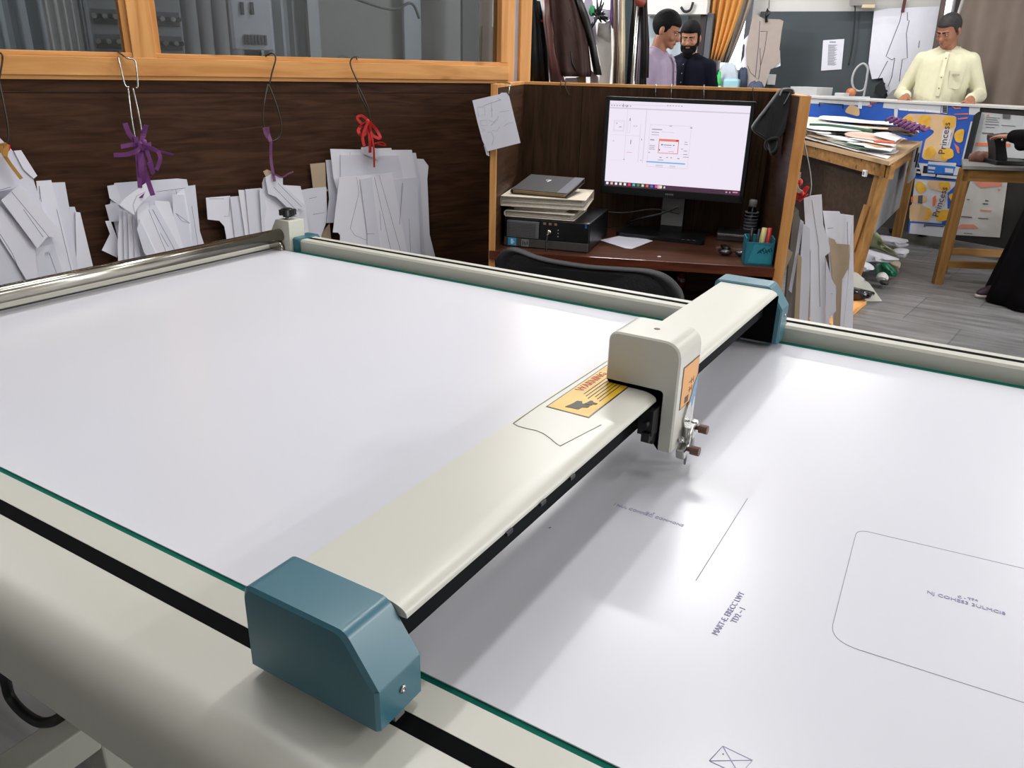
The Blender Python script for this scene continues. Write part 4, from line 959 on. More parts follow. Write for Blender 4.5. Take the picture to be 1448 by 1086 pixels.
# ------------------------------------------------------------------ shell of the workshop
def floor_mat():
    m, nt, b = base_mat('grey_floor_tiles'); b.inputs['Roughness'].default_value = .38
    tc = nt.nodes.new('ShaderNodeTexCoord'); mp = nt.nodes.new('ShaderNodeMapping'); mp.inputs['Rotation'].default_value = (0, 0, .12)
    nt.links.new(tc.outputs['Object'], mp.inputs['Vector'])
    br_ = nt.nodes.new('ShaderNodeTexBrick'); br_.offset = .5; br_.inputs['Scale'].default_value = 1.0
    br_.inputs['Mortar Size'].default_value = .004; br_.inputs['Brick Width'].default_value = .6; br_.inputs['Row Height'].default_value = .6
    br_.inputs['Color1'].default_value = lin((112, 112, 112)); br_.inputs['Color2'].default_value = lin((128, 127, 126)); br_.inputs['Mortar'].default_value = lin((92, 92, 92))
    nt.links.new(mp.outputs['Vector'], br_.inputs['Vector'])
    mp2 = nt.nodes.new('ShaderNodeMapping'); mp2.inputs['Scale'].default_value = (1.2, 9, 1); nt.links.new(tc.outputs['Object'], mp2.inputs['Vector'])
    nz = nt.nodes.new('ShaderNodeTexNoise'); nz.inputs['Scale'].default_value = 2.2; nz.inputs['Detail'].default_value = 6; nt.links.new(mp2.outputs['Vector'], nz.inputs['Vector'])
    rp = nt.nodes.new('ShaderNodeValToRGB'); rp.color_ramp.elements[0].position = .35; rp.color_ramp.elements[1].position = .7
    rp.color_ramp.elements[0].color = (.62, .61, .60, 1); rp.color_ramp.elements[1].color = (1.12, 1.12, 1.13, 1); nt.links.new(nz.outputs['Fac'], rp.inputs['Fac'])
    mx = nt.nodes.new('ShaderNodeMixRGB'); mx.blend_type = 'MULTIPLY'; mx.inputs['Fac'].default_value = 1; nt.links.new(br_.outputs['Color'], mx.inputs['Color1']); nt.links.new(rp.outputs['Color'], mx.inputs['Color2'])
    nt.links.new(mx.outputs['Color'], b.inputs['Base Color']); return m
white = plain('white_plaster', (206, 204, 200), .8, noise=.03, scale=3)
m = MB(); m.b2(-9, 5.5, -3.5, 13, -.06, 0); struct('floor', m, floor_mat())
m = MB(); m.b2(-9, 5.5, -3.5, 13, 2.92, 2.98); struct('ceiling', m, plain('ceiling_white', (214, 214, 212), .85))
bo = at(1065, 16, 8.3); BK = Fr(bo.x, bo.y, R(6.0))
m = MB(BK); m.b2(-7.0, 7.0, 0.0, .1, 0, 2.95); struct('wall_back', m, white)
m = MB(); m.b2(4.2, 4.3, -3.4, 12.5, 0, 2.95); struct('wall_right', m, white)
m = MB(); m.b2(-8.5, 5, -3.2, -3.1, 0, 2.95); struct('wall_front', m, white)
m = MB(); m.b2(-8.6, -8.5, -3.2, 12.5, 0, 2.95); struct('wall_far_left', m, white)

def bx(px0, px1, py0, py1, y, fr=None):
    fr = fr or BK
    a = fr.hit(px0, (py0 + py1) / 2, y).x; b = fr.hit(px1, (py0 + py1) / 2, y).x
    c = fr.hit((px0 + px1) / 2, py1, y).z; d = fr.hit((px0 + px1) / 2, py0, y).z
    return a, b, c, d
# dark notice board
a, b, c, d = bx(1064, 1300, 16, 200, -.03)
m = MB(BK); m.b2(a, b + .3, -.03, -.004, .9, d, bev=.003); t_ = tag(obj('notice_board', m, plain('board_slate', (64, 72, 76), .75, noise=.04, scale=3)), 'wide dark slate board on the far wall', 'board')
# bright window, curtains
a, b, c, d = bx(1026, 1062, -40, 98, -.01)
m = MB(BK); m.b2(a, b - .04, -.012, -.006, c, 2.5); struct('window_4', m, emit('daylight_pane', (238, 244, 255), 3.2))
m = MB(BK); m.b2(b - .045, b + .005, -.04, -.004, c - .05, 2.5); m.b2(a - .02, b, -.05, -.004, c - .06, c - .01); struct('trim_7', m, plain('frame_grey', (120, 124, 132), .4))
a, b, c, d = bx(812, 872, -30, 30, -.01)
m = MB(BK); m.b2(a, b, -.012, -.006, c, 2.5); struct('window_5', m, emit('daylight_pane2', (240, 244, 250), 2.2))
def curtain(name, label, fr, top, bot, z0, z1, y, amp, per, mat, th=.004, n=60, cat='curtain'):
    """hanging cloth; top/bot = (x0, x1) at the upper and lower edge"""
    rs = []
    for k in range(9):
        u = k / 8; z = z1 + (z0 - z1) * u; e = u ** 1.6; x0 = top[0] + (bot[0] - top[0]) * e; x1 = top[1] + (bot[1] - top[1]) * e
        f = [(x0 + (x1 - x0) * i / n, y + amp * math.sin(i / n * per * 2 * PI + .6 * u) + .3 * amp * math.sin(i / n * per * 5.3 + 1), z) for i in range(n + 1)]
        rs.append(f + [(p[0], p[1] + th, p[2]) for p in reversed(f)])
    mm = MB(fr); mm.rings(rs); return tag(obj(name, mm, mat), label, cat)
g0 = BK.hit(998, 85, -.22); g1 = BK.hit(1020, 87, -.22); h0 = BK.hit(1003, 0, -.22); h1 = BK.hit(1046, 0, -.22)
gold = plain('gold_cloth', (204, 144, 66), .75, noise=.1, scale=6, sheen=.2); drab = plain('drab_cloth', (150, 138, 126), .8, sheen=.2)
curtain('curtain', 'golden orange curtain drawn beside the bright window', BK, (h0.x, h1.x + .06), (g0.x, g1.x), g0.z - .0, h0.z + .25, -.22, .03, 5, gold)
curtain('curtain', 'grey brown lining hanging beside the orange curtain', BK, (h1.x - .10, h1.x + .13), (g1.x - .02, g1.x + .06), g0.z - .02, h0.z + .25, -.17, .02, 3, drab)
# pale door leaf and dark wardrobe behind the two men
a, b, c, d = bx(912, 966, 4, 200, -.12)
m = MB(BK); m.b2(a, b, -.12, -.085, 0, d); tag(obj('blue_grey_door', m, wood('blue_grey_panel', (150, 164, 172), (176, 188, 194), 'z', 6, 10, .5)), 'pale blue grey door panel behind the man in the lavender shirt', 'panel')
a, b, c, d = bx(962, 981, 12, 200, -.10)
m = MB(BK); m.b2(a, b, -.08, -.02, 0, d + .1); tag(obj('white_door', m, white), 'whitish narrow panel behind the bearded man', 'panel')
a, b, c, d = bx(982, 999, 15, 200, -.30)
t = thing('wardrobe', 'tall narrow dark wardrobe beside the orange curtain', 'wardrobe', BK.w((a + b) / 2, -.2, 0), BK.a)
m = MB(BK); m.b2(a, (a + b) / 2, -.30, -.06, 0, d, bev=.004); obj('body', m, plain('wardrobe_brown', (40, 32, 32), .5), t)
m = MB(BK); m.b2((a + b) / 2, b, -.29, -.06, 0, d - .02, bev=.004); obj('door', m, plain('wardrobe_grey', (84, 86, 90), .45), t)
# beam and pipes near the top
a, b, c, d = bx(965, 1000, 0, 14, -.35)
m = MB(BK); m.b2(a - .4, b, -.35, -.02, d - .12, 2.92); struct('trim_8', m, white)
m = MB(BK); q = [BK.hit(*p, -.38) for p in ((963, 10), (968, 16), (976, 14), (980, 3))]; m.curve([tuple(p) for p in q], .012, 8); tag(obj('dark_rope', m, blackr), 'short dark rope looped under the white beam', 'cord')

# things pinned to the board
YB = -.034
m = MB(BK); m.slab(BK.hits([(1164, 57), (1194, 55), (1190, 98), (1161, 100)], YB), YB - .003, YB); ls = tag(obj('price_list', m, sheetw), 'white typed list pinned to the slate board', 'notice')
m = MB(BK)
for k in range(22):
    u = .16 + .72 * k / 22; q = BK.hits([(1171.5 - 1.6 * u, 57 + 41 * u), (1184.5 - 1.6 * u - (k * 7 % 5), 56.6 + 41 * u)], YB - .003)
    m.b2(q[0][0], q[1][0], YB - .0034, YB - .0028, q[0][1] - .003, q[0][1] + .003)
q = BK.hits([(1173, 59.5), (1182, 59.2)], YB); m.b2(q[0][0], q[1][0], YB - .0034, YB - .0028, q[0][1] - .006, q[0][1] + .006)
obj('typed_rows', m, inkg, ls)
# big white drawing with two garment pieces in pencil
def c4(pts): return [(1240 + x / 6.9615, y / 6.9615) for x, y in pts]
m = MB(BK); m.slab(BK.hits([(1236, 16), (1256, 12), (1329, 9), (1331, 150), (1300, 150), (1258, 145), (1248, 110), (1233, 112), (1228, 90)], YB - .02), YB - .024, YB - .02)
bigp = tag(obj('pattern_drawing', m, sheetw), 'large white sheet with pencilled garment outlines behind the man in cream', 'drawing')
m = MB(BK)
for ln in ([(245, 120), (225, 210), (90, 555), (150, 590), (175, 570)], [(300, 120), (300, 200), (318, 200), (290, 330), (300, 570), (250, 585), (220, 800)], [(175, 575), (145, 760), (110, 850)], [(105, 600), (0, 800)], [(420, 400), (410, 470)]):
    q = BK.hits(c4(ln), YB - .024); m.tube([(x, YB - .0245, z) for x, z in q], .0028, 5)
obj('pencil_marks', m, ink, bigp, label='pencilled outlines')
m = MB(BK); q = BK.hits(c4([(285, -40), (282, 120)]), YB - .03); m.b2(q[0][0] - .015, q[0][0] + .012, YB - .034, YB - .026, q[1][1], q[0][1]); tag(obj('cloth_strap', m, plain('maroon_strap', (92, 52, 50), .7)), 'maroon strap hanging over the top of the white drawing', 'strap')
m = MB(BK); m.slab(BK.hits([(1238, 122), (1247, 114), (1252, 118), (1250, 126), (1256, 128), (1248, 138), (1243, 136), (1236, 132)], YB - .05), YB - .06, YB - .05); tag(obj('cut_piece', m, plain('dark_scrap', (34, 36, 38), .8)), 'ragged dark scrap at the lower left corner of the white drawing', 'scrap')
m = MB(BK); q = BK.hits([(1250, 142), (1262, 128), (1274, 122), (1290, 122), (1296, 140)], -.3); m.slab(q, -.32, -.30); tag(obj('paper_roll', m, plain('grey_card', (150, 148, 146), .7)), 'grey curved card standing on the counter left of the man in cream', 'card')
# hanging card pattern
def c6(pts): return [(1020 + x / 6.0333, y / 6.0333) for x, y in pts]
y = -.30
q = BK.hits(c6([(390, 75)]), y)[0]; t = thing('hanging_pattern', 'grey brown card patterns hanging by a clip before the slate board', 'pattern', BK.w(q[0], y, q[1]), BK.a)
cardg = plain('grey_brown_card', (158, 146, 138), .8, noise=.04)
m = MB(BK); m.slab(BK.hits(c6([(300, 125), (365, 160), (500, 165), (530, 180), (515, 260), (495, 420), (505, 520), (450, 580), (420, 590), (390, 690), (370, 740), (290, 755), (200, 700), (215, 560), (210, 420), (235, 290), (265, 150)]), y), y, y + .006); cp = obj('front_card', m, cardg, t)
m = MB(BK)
for ln in ([(330, 180), (318, 380), (290, 660), (318, 678), (335, 560), (370, 420), (392, 265), (335, 268)], [(225, 560), (250, 620), (290, 655)], [(330, 410), (335, 560)]):
    z_ = BK.hits(c6(ln), y); m.tube([(a, y - .001, b) for a, b in z_], .0022, 5)
obj('pencil_marks', m, ink, cp)
m = MB(BK); m.slab(BK.hits(c6([(240, 290), (160, 370), (200, 380), (195, 480), (145, 580), (215, 600), (260, 500)]), y + .012), y + .012, y + .016); obj('back_card', m, sheetw, t, label='white card behind')
m = MB(BK); m.slab(BK.hits(c6([(470, 420), (500, 430), (505, 560), (470, 575), (430, 580)]), y + .012), y + .012, y + .016); obj('back_card', m, sheetw, t, label='white card behind')
q = BK.hits(c6([(385, 190), (380, 120), (398, 75), (412, 105), (380, 150)]), y - .01); m = MB(BK); m.tube([(a, y - .01, b) for a, b in q], .012, 8); q2 = BK.hits(c6([(405, 75), (412, -60)]), y - .01); m.tube([(a, y - .01, b) for a, b in q2], .003, 6); obj('clip', m, blackp, t, label='dark clip on a string')
m = MB(BK); a, b, c, d = bx(1086, 1097, 105, 120, YB); m.b2(a, b, YB - .03, YB, c, d, bev=.004); sck = obj('wall_socket', m, plain('socket_white', (206, 206, 204), .5)); tag(sck, 'white wall socket low on the slate board', 'socket')
m = MB(BK); q = [BK.hit(*p, -.25) for p in ((1221, 138), (1224, 122), (1226, 108), (1227, 96), (1220, 90), (1210, 98), (1205, 112), (1207, 124), (1214, 129), (1222, 126), (1225, 114))]
m.curve([tuple(p) for p in q], .010, 8); tag(obj('wire_loop', m, plain('loop_grey', (176, 178, 180), .4)), 'pale cable loop standing up on the counter before the board', 'cable')
m = MB(BK); q = [BK.hit(*p, -.06) for p in ((1200, -4), (1208, 6), (1209, 20), (1206, 60), (1200, 92))]; m.curve([tuple(p) for p in q], .006, 6); tag(obj('wall_cable', m, plain('cable_black', (30, 30, 32), .5)), 'thin dark cable running down the slate board', 'cable')
t = thing('air_conditioner', 'white wall unit cut by the top edge above the slate board', 'air conditioner', BK.w(BK.hit(1220, 4, -.1).x, -.1, BK.hit(1220, 9, -.1).z), BK.a)
a, b, c, d = bx(1203, 1241, -30, 5, -.25)
m = MB(BK); m.side([(-.004, c), (-.18, c - .01), (-.25, c + .05), (-.25, c + .3), (-.004, c + .3)], a, b); obj('casing', m, white, t)
m = MB(BK); m.b2(a + (b - a) * .5, b, -.22, -.19, c - .035, c - .005, bev=.006); obj('flap', m, plain('aged_flap', (200, 184, 150), .5), t, label='yellowed flap')
# window light slit built as a glowing tube, pole and drab curtain on the right
q0 = BK.hit(1338, 28, -.42); q1 = BK.hit(1346, -20, -.42)
t = thing('bright_slit', 'bright slit of window light beside the man in cream, built as a glowing tube', 'light slit', BK.w(*q0), BK.a)
m = MB(BK); m.tube([tuple(q0), tuple(q1)], .022, 12); obj('slit_glow', m, emit('slit_white', (245, 248, 255), 4.0), t)
m = MB(BK); m.tube([tuple(q0 + Vector((.02, .06, -.02))), tuple(q1 + Vector((.02, .06, .02)))], .03, 8); obj('batten', m, plain('slit_backing_grey', (150, 150, 152), .5), t)  # backing piece behind the glowing slit
c0 = BK.hit(1341, 60, -.35); c1__ = BK.hit(1378, 0, -.35); d0 = BK.hit(1530, 60, -.35)
curtain('curtain', 'large grey brown cloth hung across the right of the far wall', BK, (c1__.x - .1, d0.x), (c0.x + .10, d0.x), .25, 2.75, -.36, .022, 4, plain('taupe_cloth', (112, 98, 88), .85, noise=.06, scale=5, sheen=.2))
curtain('curtain', 'dark narrow edge of cloth beside the large grey brown one', BK, (c1__.x - .26, c1__.x - .08), (c0.x - .06, c0.x + .12), .25, 2.7, -.30, .010, 2, plain('taupe_dark', (84, 74, 68), .85))
m = MB(BK); q0 = BK.hit(1343, 58, -.42); q1 = BK.hit(1362, -2, -.42); m.tube([tuple(q0 + (q0 - q1) * .9), tuple(q1 + (q1 - q0) * .3)], .012, 10); tag(obj('metal_pole', m, plain('pole_grey', (140, 138, 134), .4)), 'slanting grey pole in front of the grey brown cloth', 'pole')

# shelf of odds and ends left of the board
SB = Fr(*BK.w(0, -.55, 0)[:2], BK.a)
a, b, c, d = bx(992, 1062, 127, 160, 0, SB)
t = thing('side_table', 'low counter under the window carrying bottles and bags', 'table', SB.w((a + b) / 2, .2, 0), SB.a)
zt_ = 1.02
m = MB(SB); m.b2(a + .12, b + .02, 0, .24, zt_ - .04, zt_); obj('table_top', m, raw_x, t)
for xx in (a + .16, b - .02):
    for yy in (.04, .20): m = MB(SB); m.b2(xx - .025, xx + .025, yy - .025, yy + .025, 0, zt_ - .04); obj('leg', m, raw_z, t)
def sbq(px, py, y): return SB.hit(px, py, y)
q = sbq(1013, 126, .1); 
def up(px0, px1, pyt, y): p0 = sbq(px0, 120, y); p1 = sbq(px1, 120, y); return p0.x, p1.x, sbq((px0 + px1) / 2, pyt, y).z
x0, x1, zt2 = up(1009, 1022, 101, .1); cxx = (x0 + x1) / 2; hb = zt2 - zt_
t = thing('spray_bottle', 'translucent bottle with bright green top under the window', 'bottle', SB.w(cxx, .1, zt_), SB.a)
w_ = (x1 - x0) / 2
m = MB(SB); m.lathe([(.001, 0), (w_, 0), (w_, hb * .38), (w_ * .6, hb * .5), (.001, hb * .5)], c=(cxx, .1, zt_ + .001)); obj('bottle_body', m, plain('bottle_milky', (206, 218, 214), .3), t)
m = MB(SB); m.lathe([(w_ * .5, hb * .5), (w_ * .55, hb * .62), (w_ * .35, hb * .7), (w_ * .3, hb), (.001, hb)], c=(cxx, .1, zt_)); m.box((cxx - w_ * .3, .1, zt_ + hb * .8), (w_ * 1.2, .02, hb * .14), bev=.003); obj('green_top', m, plain('bottle_green', (30, 176, 80), .4), t, label='green top')
x0, x1, zt2 = up(1022, 1045, 108, .15)
m = MB(SB); m.b2(x0, x1, .12, .3, zt_ + .001, zt2 - .02, bev=.02); tag(obj('clear_box', m, plain('aqua_box', (150, 190, 200), .3)), 'pale aqua plastic box beside the green topped bottle', 'box')
def bag(px0, px1, py0, py1, y, mat, name, label, cat, z0=None):
    a, b, c, d = bx(px0, px1, py0, py1, y, SB); mm = MB(SB); rr = random.Random(px0)
    z0 = zt_ + .001 if z0 is None else z0
    rs = []
    for k, (s, u) in enumerate(((.8, 0), (1, .15), (1.02, .4), (.95, .7), (.7, .95), (.3, 1.0))):
        rs.append([((a + b) / 2 + (b - a) / 2 * s * math.cos(t_) * (1 + .08 * math.sin(3 * t_ + k)), y + .06 + .06 * s * math.sin(t_), z0 + (d - z0) * u + .012 * math.sin(4 * t_ + k) * (k > 2)) for t_ in [2 * PI * i / 28 for i in range(28)]])
    mm.rings(rs); return tag(obj(name, mm, mat), label, cat)
bag(996, 1012, 88, 128, .15, plain('printer_black', (42, 42, 46), .5), 'dark_bag', 'dark bag on the counter beside the bearded man', 'bag')
bag(1040, 1056, 96, 128, .2, plain('bag_navy', (40, 52, 74), .6), 'navy_bag', 'navy bag below the hanging card patterns', 'bag')
bag(1012, 1042, 90, 128, .14, plain('bag_pale', (170, 180, 190), .6), 'grey_bag', 'pale grey bundle piled behind the green topped bottle', 'bag')
bag(1054, 1080, 116, 130, .05, plain('bag_denim', (58, 70, 92), .7), 'denim_bundle', 'small denim bundle under the hanging card patterns', 'bundle')

# clothes on the rack behind the desk
CR = view(5.0, 820)
def cq(x, y): return (740 + x / 7.24, y / 7.24)
def garment(par, name, rows, dep, mat, y=0.0, folds=5, amp=.012, top=True):
    rs = []
    for (py, a, b) in rows:
        A = CR.hit(a, py, y); B = CR.hit(b, py, y); cx, hw, z = (A.x + B.x) / 2, (B.x - A.x) / 2, (A.z + B.z) / 2
        rs.append([(cx + hw * math.copysign(abs(math.cos(t_)) ** .7, math.cos(t_)), y + dep * math.copysign(abs(math.sin(t_)) ** .8, math.sin(t_)) + amp * math.sin(folds * t_ * 2 + cx * 40), z) for t_ in [2 * PI * i / 48 for i in range(48)]])
    mm = MB(CR); mm.rings(rs); return obj(name, mm, mat, par)
def cloth(label, rows, dep, mat, y=0.0, sl=(), group='clothes on the rack', name='jacket', cat='jacket', folds=5, amp=.012, ext=True):
    px = (rows[0][1] + rows[0][2]) / 2; a = CR.hit(px, rows[-1][0], y)
    t = thing(name, label, cat, CR.w(a.x, y, a.z), CR.a, group)
    if ext: rows = [(-70, px - 3, px + 3), (-58, (px + rows[0][1]) / 2, (px + rows[0][2]) / 2)] + rows
    garment(t, 'body' if name == 'jacket' else 'cloth', rows, dep, mat, y, folds, amp)
    for r_, mt in sl: garment(t, 'sleeve', r_, dep * .55, mt, y - .03, 3, .006)
    m = MB(CR); p = CR.hit(px, -62, y); m.curve([(p.x, y, p.z - .02), (p.x, y, p.z + .05), (p.x + .015, y, p.z + .085), (p.x, y, p.z + .105), (p.x - .014, y, p.z + .09)], .004, 6); obj('hanger_hook', m, steel, t)
    return t
blk = plain('black_leather', (20, 20, 22), .5, bump=.15, scale=25); brn = plain('dark_brown_leather', (46, 27, 23), .6, spec=.25, bump=.2, scale=22, noise=.15); brn2 = plain('red_brown_leather', (82, 46, 40), .55, bump=.15, scale=22)
cloth('black jacket at the left end of the clothes rack by the wooden post', [(0, 744, 759), (30, 743, 767), (70, 742, 772), (116, 742, 777)], .09, blk, y=.10, sl=([[(2, 757, 764), (40, 764, 772), (80, 767, 775), (114, 766, 777)], plain('black_leather', (20, 20, 22))],))
bj = cloth('dark brown leather jacket in the middle of the clothes rack', [(0, 770, 815), (25, 772, 824), (60, 776, 832), (100, 782, 836), (108, 786, 835)], .10, brn, y=-.02,
      sl=([[(0, 766, 784), (30, 768, 784), (75, 774, 787), (118, 778, 800)], brn2], [[(-5, 810, 822), (25, 820, 833), (60, 832, 842), (106, 840, 851)], plain('sleeve_black', (26, 22, 21), .5, bump=.15, scale=22)]))
m = MB(CR)
for pp in ([(440, 160), (480, 215)], [(385, 20), (385, 350), (400, 560)], [(420, 640), (425, 790)], [(490, 520), (500, 640), (540, 720)]):
    q = [CR.hit(*cq(*p), -.115) for p in pp]; m.tube([tuple(p) for p in q], .004, 6)
obj('seams', m, blackr, bj)
cloth('purple floral cloth hanging between the rack boards', [(10, 863, 873), (28, 862, 873), (40, 866, 873)], .04, plain('purple_print', (122, 88, 142), .8, noise=.5, scale=30), y=.06, name='cloth', cat='cloth', ext=True)
for k, (lab, rows, c) in enumerate((('cream garment hanging right of the grey card', [(40, 867, 874), (60, 868, 876), (122, 866, 877)], (186, 170, 146)), ('beige garment hanging beside the cream one', [(42, 875, 884), (70, 876, 884), (122, 875, 883)], (196, 184, 160)), ('brown striped trousers between the cream garments', [(58, 869, 874), (80, 870, 875), (122, 868, 873)], (104, 84, 74)))):
    cloth(lab, rows, .03, plain('cloth_%d_%d_%d' % c, c, .8, bump=.1, scale=40), y=-.02 - .07 * (k == 2) + .07 * (k == 1), name='garment', cat='garment', folds=3, amp=.008)
for k, (lab, rows, c) in enumerate((('black trousers at the left of the dark clothes on the second rack', [(8, 893, 898), (40, 889, 899), (122, 884, 894)], (16, 18, 22)), ('brown trousers second from the left on the second rack', [(8, 897, 902), (60, 897, 903), (122, 893, 901)], (66, 52, 44)), ('lavender grey cloth strip among the dark clothes', [(8, 902, 906), (60, 903, 908), (122, 899, 907)], (140, 126, 140)), ('black trousers right of the lavender grey cloth', [(10, 905, 909), (60, 906, 913), (122, 904, 914)], (18, 18, 22)), ('very dark brown trousers at the right end of the second rack', [(12, 910, 915), (60, 911, 918), (110, 910, 917)], (34, 26, 26)))):
    cloth(lab, rows, .028, plain('cloth_%d_%d_%d' % c, c, .8, bump=.1, scale=40), y=.20 - .045 * k, name='trousers', cat='trousers', folds=3, amp=.006, group='trousers on the second rack')
m = MB(CR); q = CR.hit(904, 3, .05); m.ell((q.x, .0, q.z), (.035, .03, .03), 14, 10); tag(obj('red_bag', m, plain('red_brown', (122, 48, 36), .5)), 'small red brown pouch hung over the second clothes rack', 'pouch')
# the rails that carry them
m = MB(CR); a = CR.hit(735, -62, .05); b = CR.hit(884, -62, .05); zr = CR.hit(800, -62, 0).z + .085
m.tube([(a.x - .1, .02, zr), (b.x + .1, .06, zr)], .012, 12); m.tube([(a.x - .1, .12, zr), (b.x + .1, .10, zr)], .010, 12)
for xx in (a.x - .1, b.x + .1): m.tube([(xx, .06, 0), (xx, .06, zr + .02)], .014, 10); m.tube([(xx, -.25, .02), (xx, .35, .02)], .014, 10); m.tube([(xx, .0, zr), (xx, .14, zr)], .012, 10)
tag(obj('clothes_rail', m, steel), 'steel clothes rail standing behind the desk carrying the jackets', 'clothes rail')
# grey card, sheets and boards between the clothes
m = MB(CR); m.slab(CR.hits([cq(*p) for p in ((770, 230), (830, 240), (895, 200), (905, 610), (880, 900), (770, 900), (790, 660), (745, 430))], .13), .13, .134); tag(obj('grey_card', m, plain('card_light', (186, 184, 180), .8)), 'tall light grey card hanging right of the brown jacket', 'card')
m = MB(CR); m.slab(CR.hits([cq(*p) for p in ((800, 90), (890, 100), (890, 190), (850, 230), (820, 190))], .12), .117, .12); tag(obj('white_tag_sheet', m, sheetw), 'small white sheet above the light grey card', 'paper')
m = MB(CR); m.slab(CR.hits([cq(*p) for p in ((640, -60), (700, -60), (760, 420), (720, 560), (690, 350), (610, 80))], .16), .16, .165); tag(obj('lilac_cloth', m, plain('lilac', (192, 184, 204), .8)), 'lilac cloth showing behind the shoulder of the brown jacket', 'cloth')
m = MB(CR)
rr = random.Random(5); c = CR.hit(*cq(765, 160), .02)
for k in range(16): a_ = rr.random() * 6.28; L_ = .03 + .05 * rr.random(); m.tube([(c.x, .02, c.z), (c.x + L_ * .8 * math.cos(a_), .02 + .02 * rr.random(), c.z + L_ * math.sin(a_) * 1.2)], [.012, .004], 6)
tag(obj('black_tassel', m, blackr), 'black spiky tassel hanging above the light grey card', 'tassel')
m = MB(CR); q = CR.hit(*cq(705, 110), .04); m.ell((q.x, .04, q.z), (.022, .012, .03), 10, 8); tag(obj('green_scrap', m, plain('scrap_green', (60, 150, 96), .7)), 'small green scrap beside the black tassel', 'scrap')
for lab, p, c, y in (('white sheet under the hem of the brown jacket', [(430, 800), (545, 795), (570, 900), (420, 900)], (214, 210, 220), .02), ('tan folded cloth under the hem of the brown jacket', [(545, 790), (640, 780), (645, 900), (570, 900)], (166, 144, 112), .04), ('white and purple papers between the jacket and grey card', [(685, 710), (770, 790), (775, 900), (690, 900)], (196, 190, 206), .03), ('white sheet under the black jacket', [(190, 830), (245, 825), (250, 900), (190, 900)], (206, 204, 200), .05)):
    m = MB(CR); m.slab(CR.hits([cq(*q) for q in p], y), y, y + .02); tag(obj('stacked_cloth', m, plain('stack_%d_%d_%d' % c, c, .8)), lab, 'cloth')
a = CR.hit(742, 131, 0); b = CR.hit(925, 131, 0)
t = thing('work_table', 'long table behind the desk panel under the hanging clothes', 'table', CR.w((a.x + b.x) / 2, .0, 0), CR.a)
ztab = min(CR.hit(*cq(500, 898), .0).z, CR.hit(*cq(200, 898), 0).z) - .002
m = MB(CR); m.b2(a.x - .1, b.x - .25, -.1, .11, ztab - .03, ztab); obj('table_top', m, raw_x, t)
for xx in (a.x - .06, b.x - .30): m = MB(CR); m.b2(xx - .025, xx + .025, -.06, .07, 0, ztab - .03); obj('leg', m, raw_z, t)
m = MB(CR); a, b, c, d = bx(880, 891, 0, 120, .3, CR); m.b2(a, b, .3, .34, 0, 2.6); tag(obj('dark_board', m, plain('board_teal', (62, 78, 82), .6)), 'upright dark teal board between the two groups of clothes', 'board')
m = MB(CR); a, b, c, d = bx(873, 880, 0, 120, .31, CR); m.b2(a, b, .31, .33, 0, 2.6); tag(obj('pale_strip', m, plain('strip_pale', (178, 196, 204), .5)), 'pale upright strip left of the dark teal board', 'strip')
m = MB(CR); q = CR.hit(*cq(210, 211), -.03); m.ell((q.x, .0, q.z), (.018, .012, .008), 10, 8); tag(obj('red_tag', m, red), 'tiny red tag between the black and brown jackets', 'tag')
# ------------------------------------------------------------------ pattern table on the right
TZ = .85
A = onz(1258, 228.5, TZ); B0 = onz(1131, 198, TZ); dAB = (B0 - A).normalized(); B = A + dAB * 1.95
D_ = Vector((A.x + .0, 6.55, TZ)); C_ = Vector((-1.62, 7.12, TZ))
t = tb = thing('cutting_table', 'rough wooden table heaped with pattern pieces right of the computer desk', 'table', ((A.x + B.x) / 2, (A.y + D_.y) / 2, 0))
top = [(A.x, A.y), (D_.x, D_.y), (C_.x, C_.y), (B.x, B.y)]
m = MB(); m.flat(top, TZ - .022, TZ); obj('table_top', m, plain('hardboard', (176, 146, 110), .6, noise=.06, scale=8), t)
nrm = Vector((-dAB.y, dAB.x, 0)); nrm = nrm if nrm.y > 0 else -nrm
FA = Fr(A.x, A.y, math.atan2(-dAB.y, -dAB.x))          # x runs towards the near corner
Lf = (B - A).length
m = MB(FA); m.b2(-Lf + .03, -.012, .018, .045, TZ - .095, TZ - .022); obj('apron', m, raw_x, t)
m = MB(); m.b2(A.x - .045, A.x - .02, A.y + .05, D_.y - .05, TZ - .095, TZ - .022); obj('apron', m, raw_y, t)
def legq(px0, py0, px1, py1, D, w=.04):
    p = at(px0, py0, D); q = onz(px1, py1, 0); 
    return p, q
p0 = FA.hit(1248, 240, .05); p1 = FA.hit(1205, 392, .05)
d = (p1 - p0); e = p0 + d * ((0 - p0.z) / d.z)
m = MB(FA); m.loop3([(e.x - .03, .03, 0), (e.x + .03, .03, 0), (e.x + .03, .09, 0), (e.x - .03, .09, 0)], [(p0.x - .03, .03, TZ - .022), (p0.x + .03, .03, TZ - .022), (p0.x + .03, .09, TZ - .022), (p0.x - .03, .09, TZ - .022)]); lg1 = obj('leg', m, raw_z, t)
m = MB(FA); m.loop3([(e.x - .02, .02, .30), (e.x + .045, .02, .30), (e.x + .045, .03, .30), (e.x - .02, .03, .30)], [(p0.x * .55 + e.x * .45 - .02, .02, .58), (p0.x * .55 + e.x * .45 + .045, .02, .58), (p0.x * .55 + e.x * .45 + .045, .03, .58), (p0.x * .55 + e.x * .45 - .02, .03, .58)]); obj('leg_block', m, raw_z, lg1)
for px_, yy in ((D_.x - .25, D_.y - .08), (C_.x + .1, C_.y - .1), (B.x + .12, B.y + .1)):
    m = MB(); m.b2(px_ - .03, px_ + .03, yy - .03, yy + .03, 0, TZ - .022); obj('leg', m, raw_z, t)
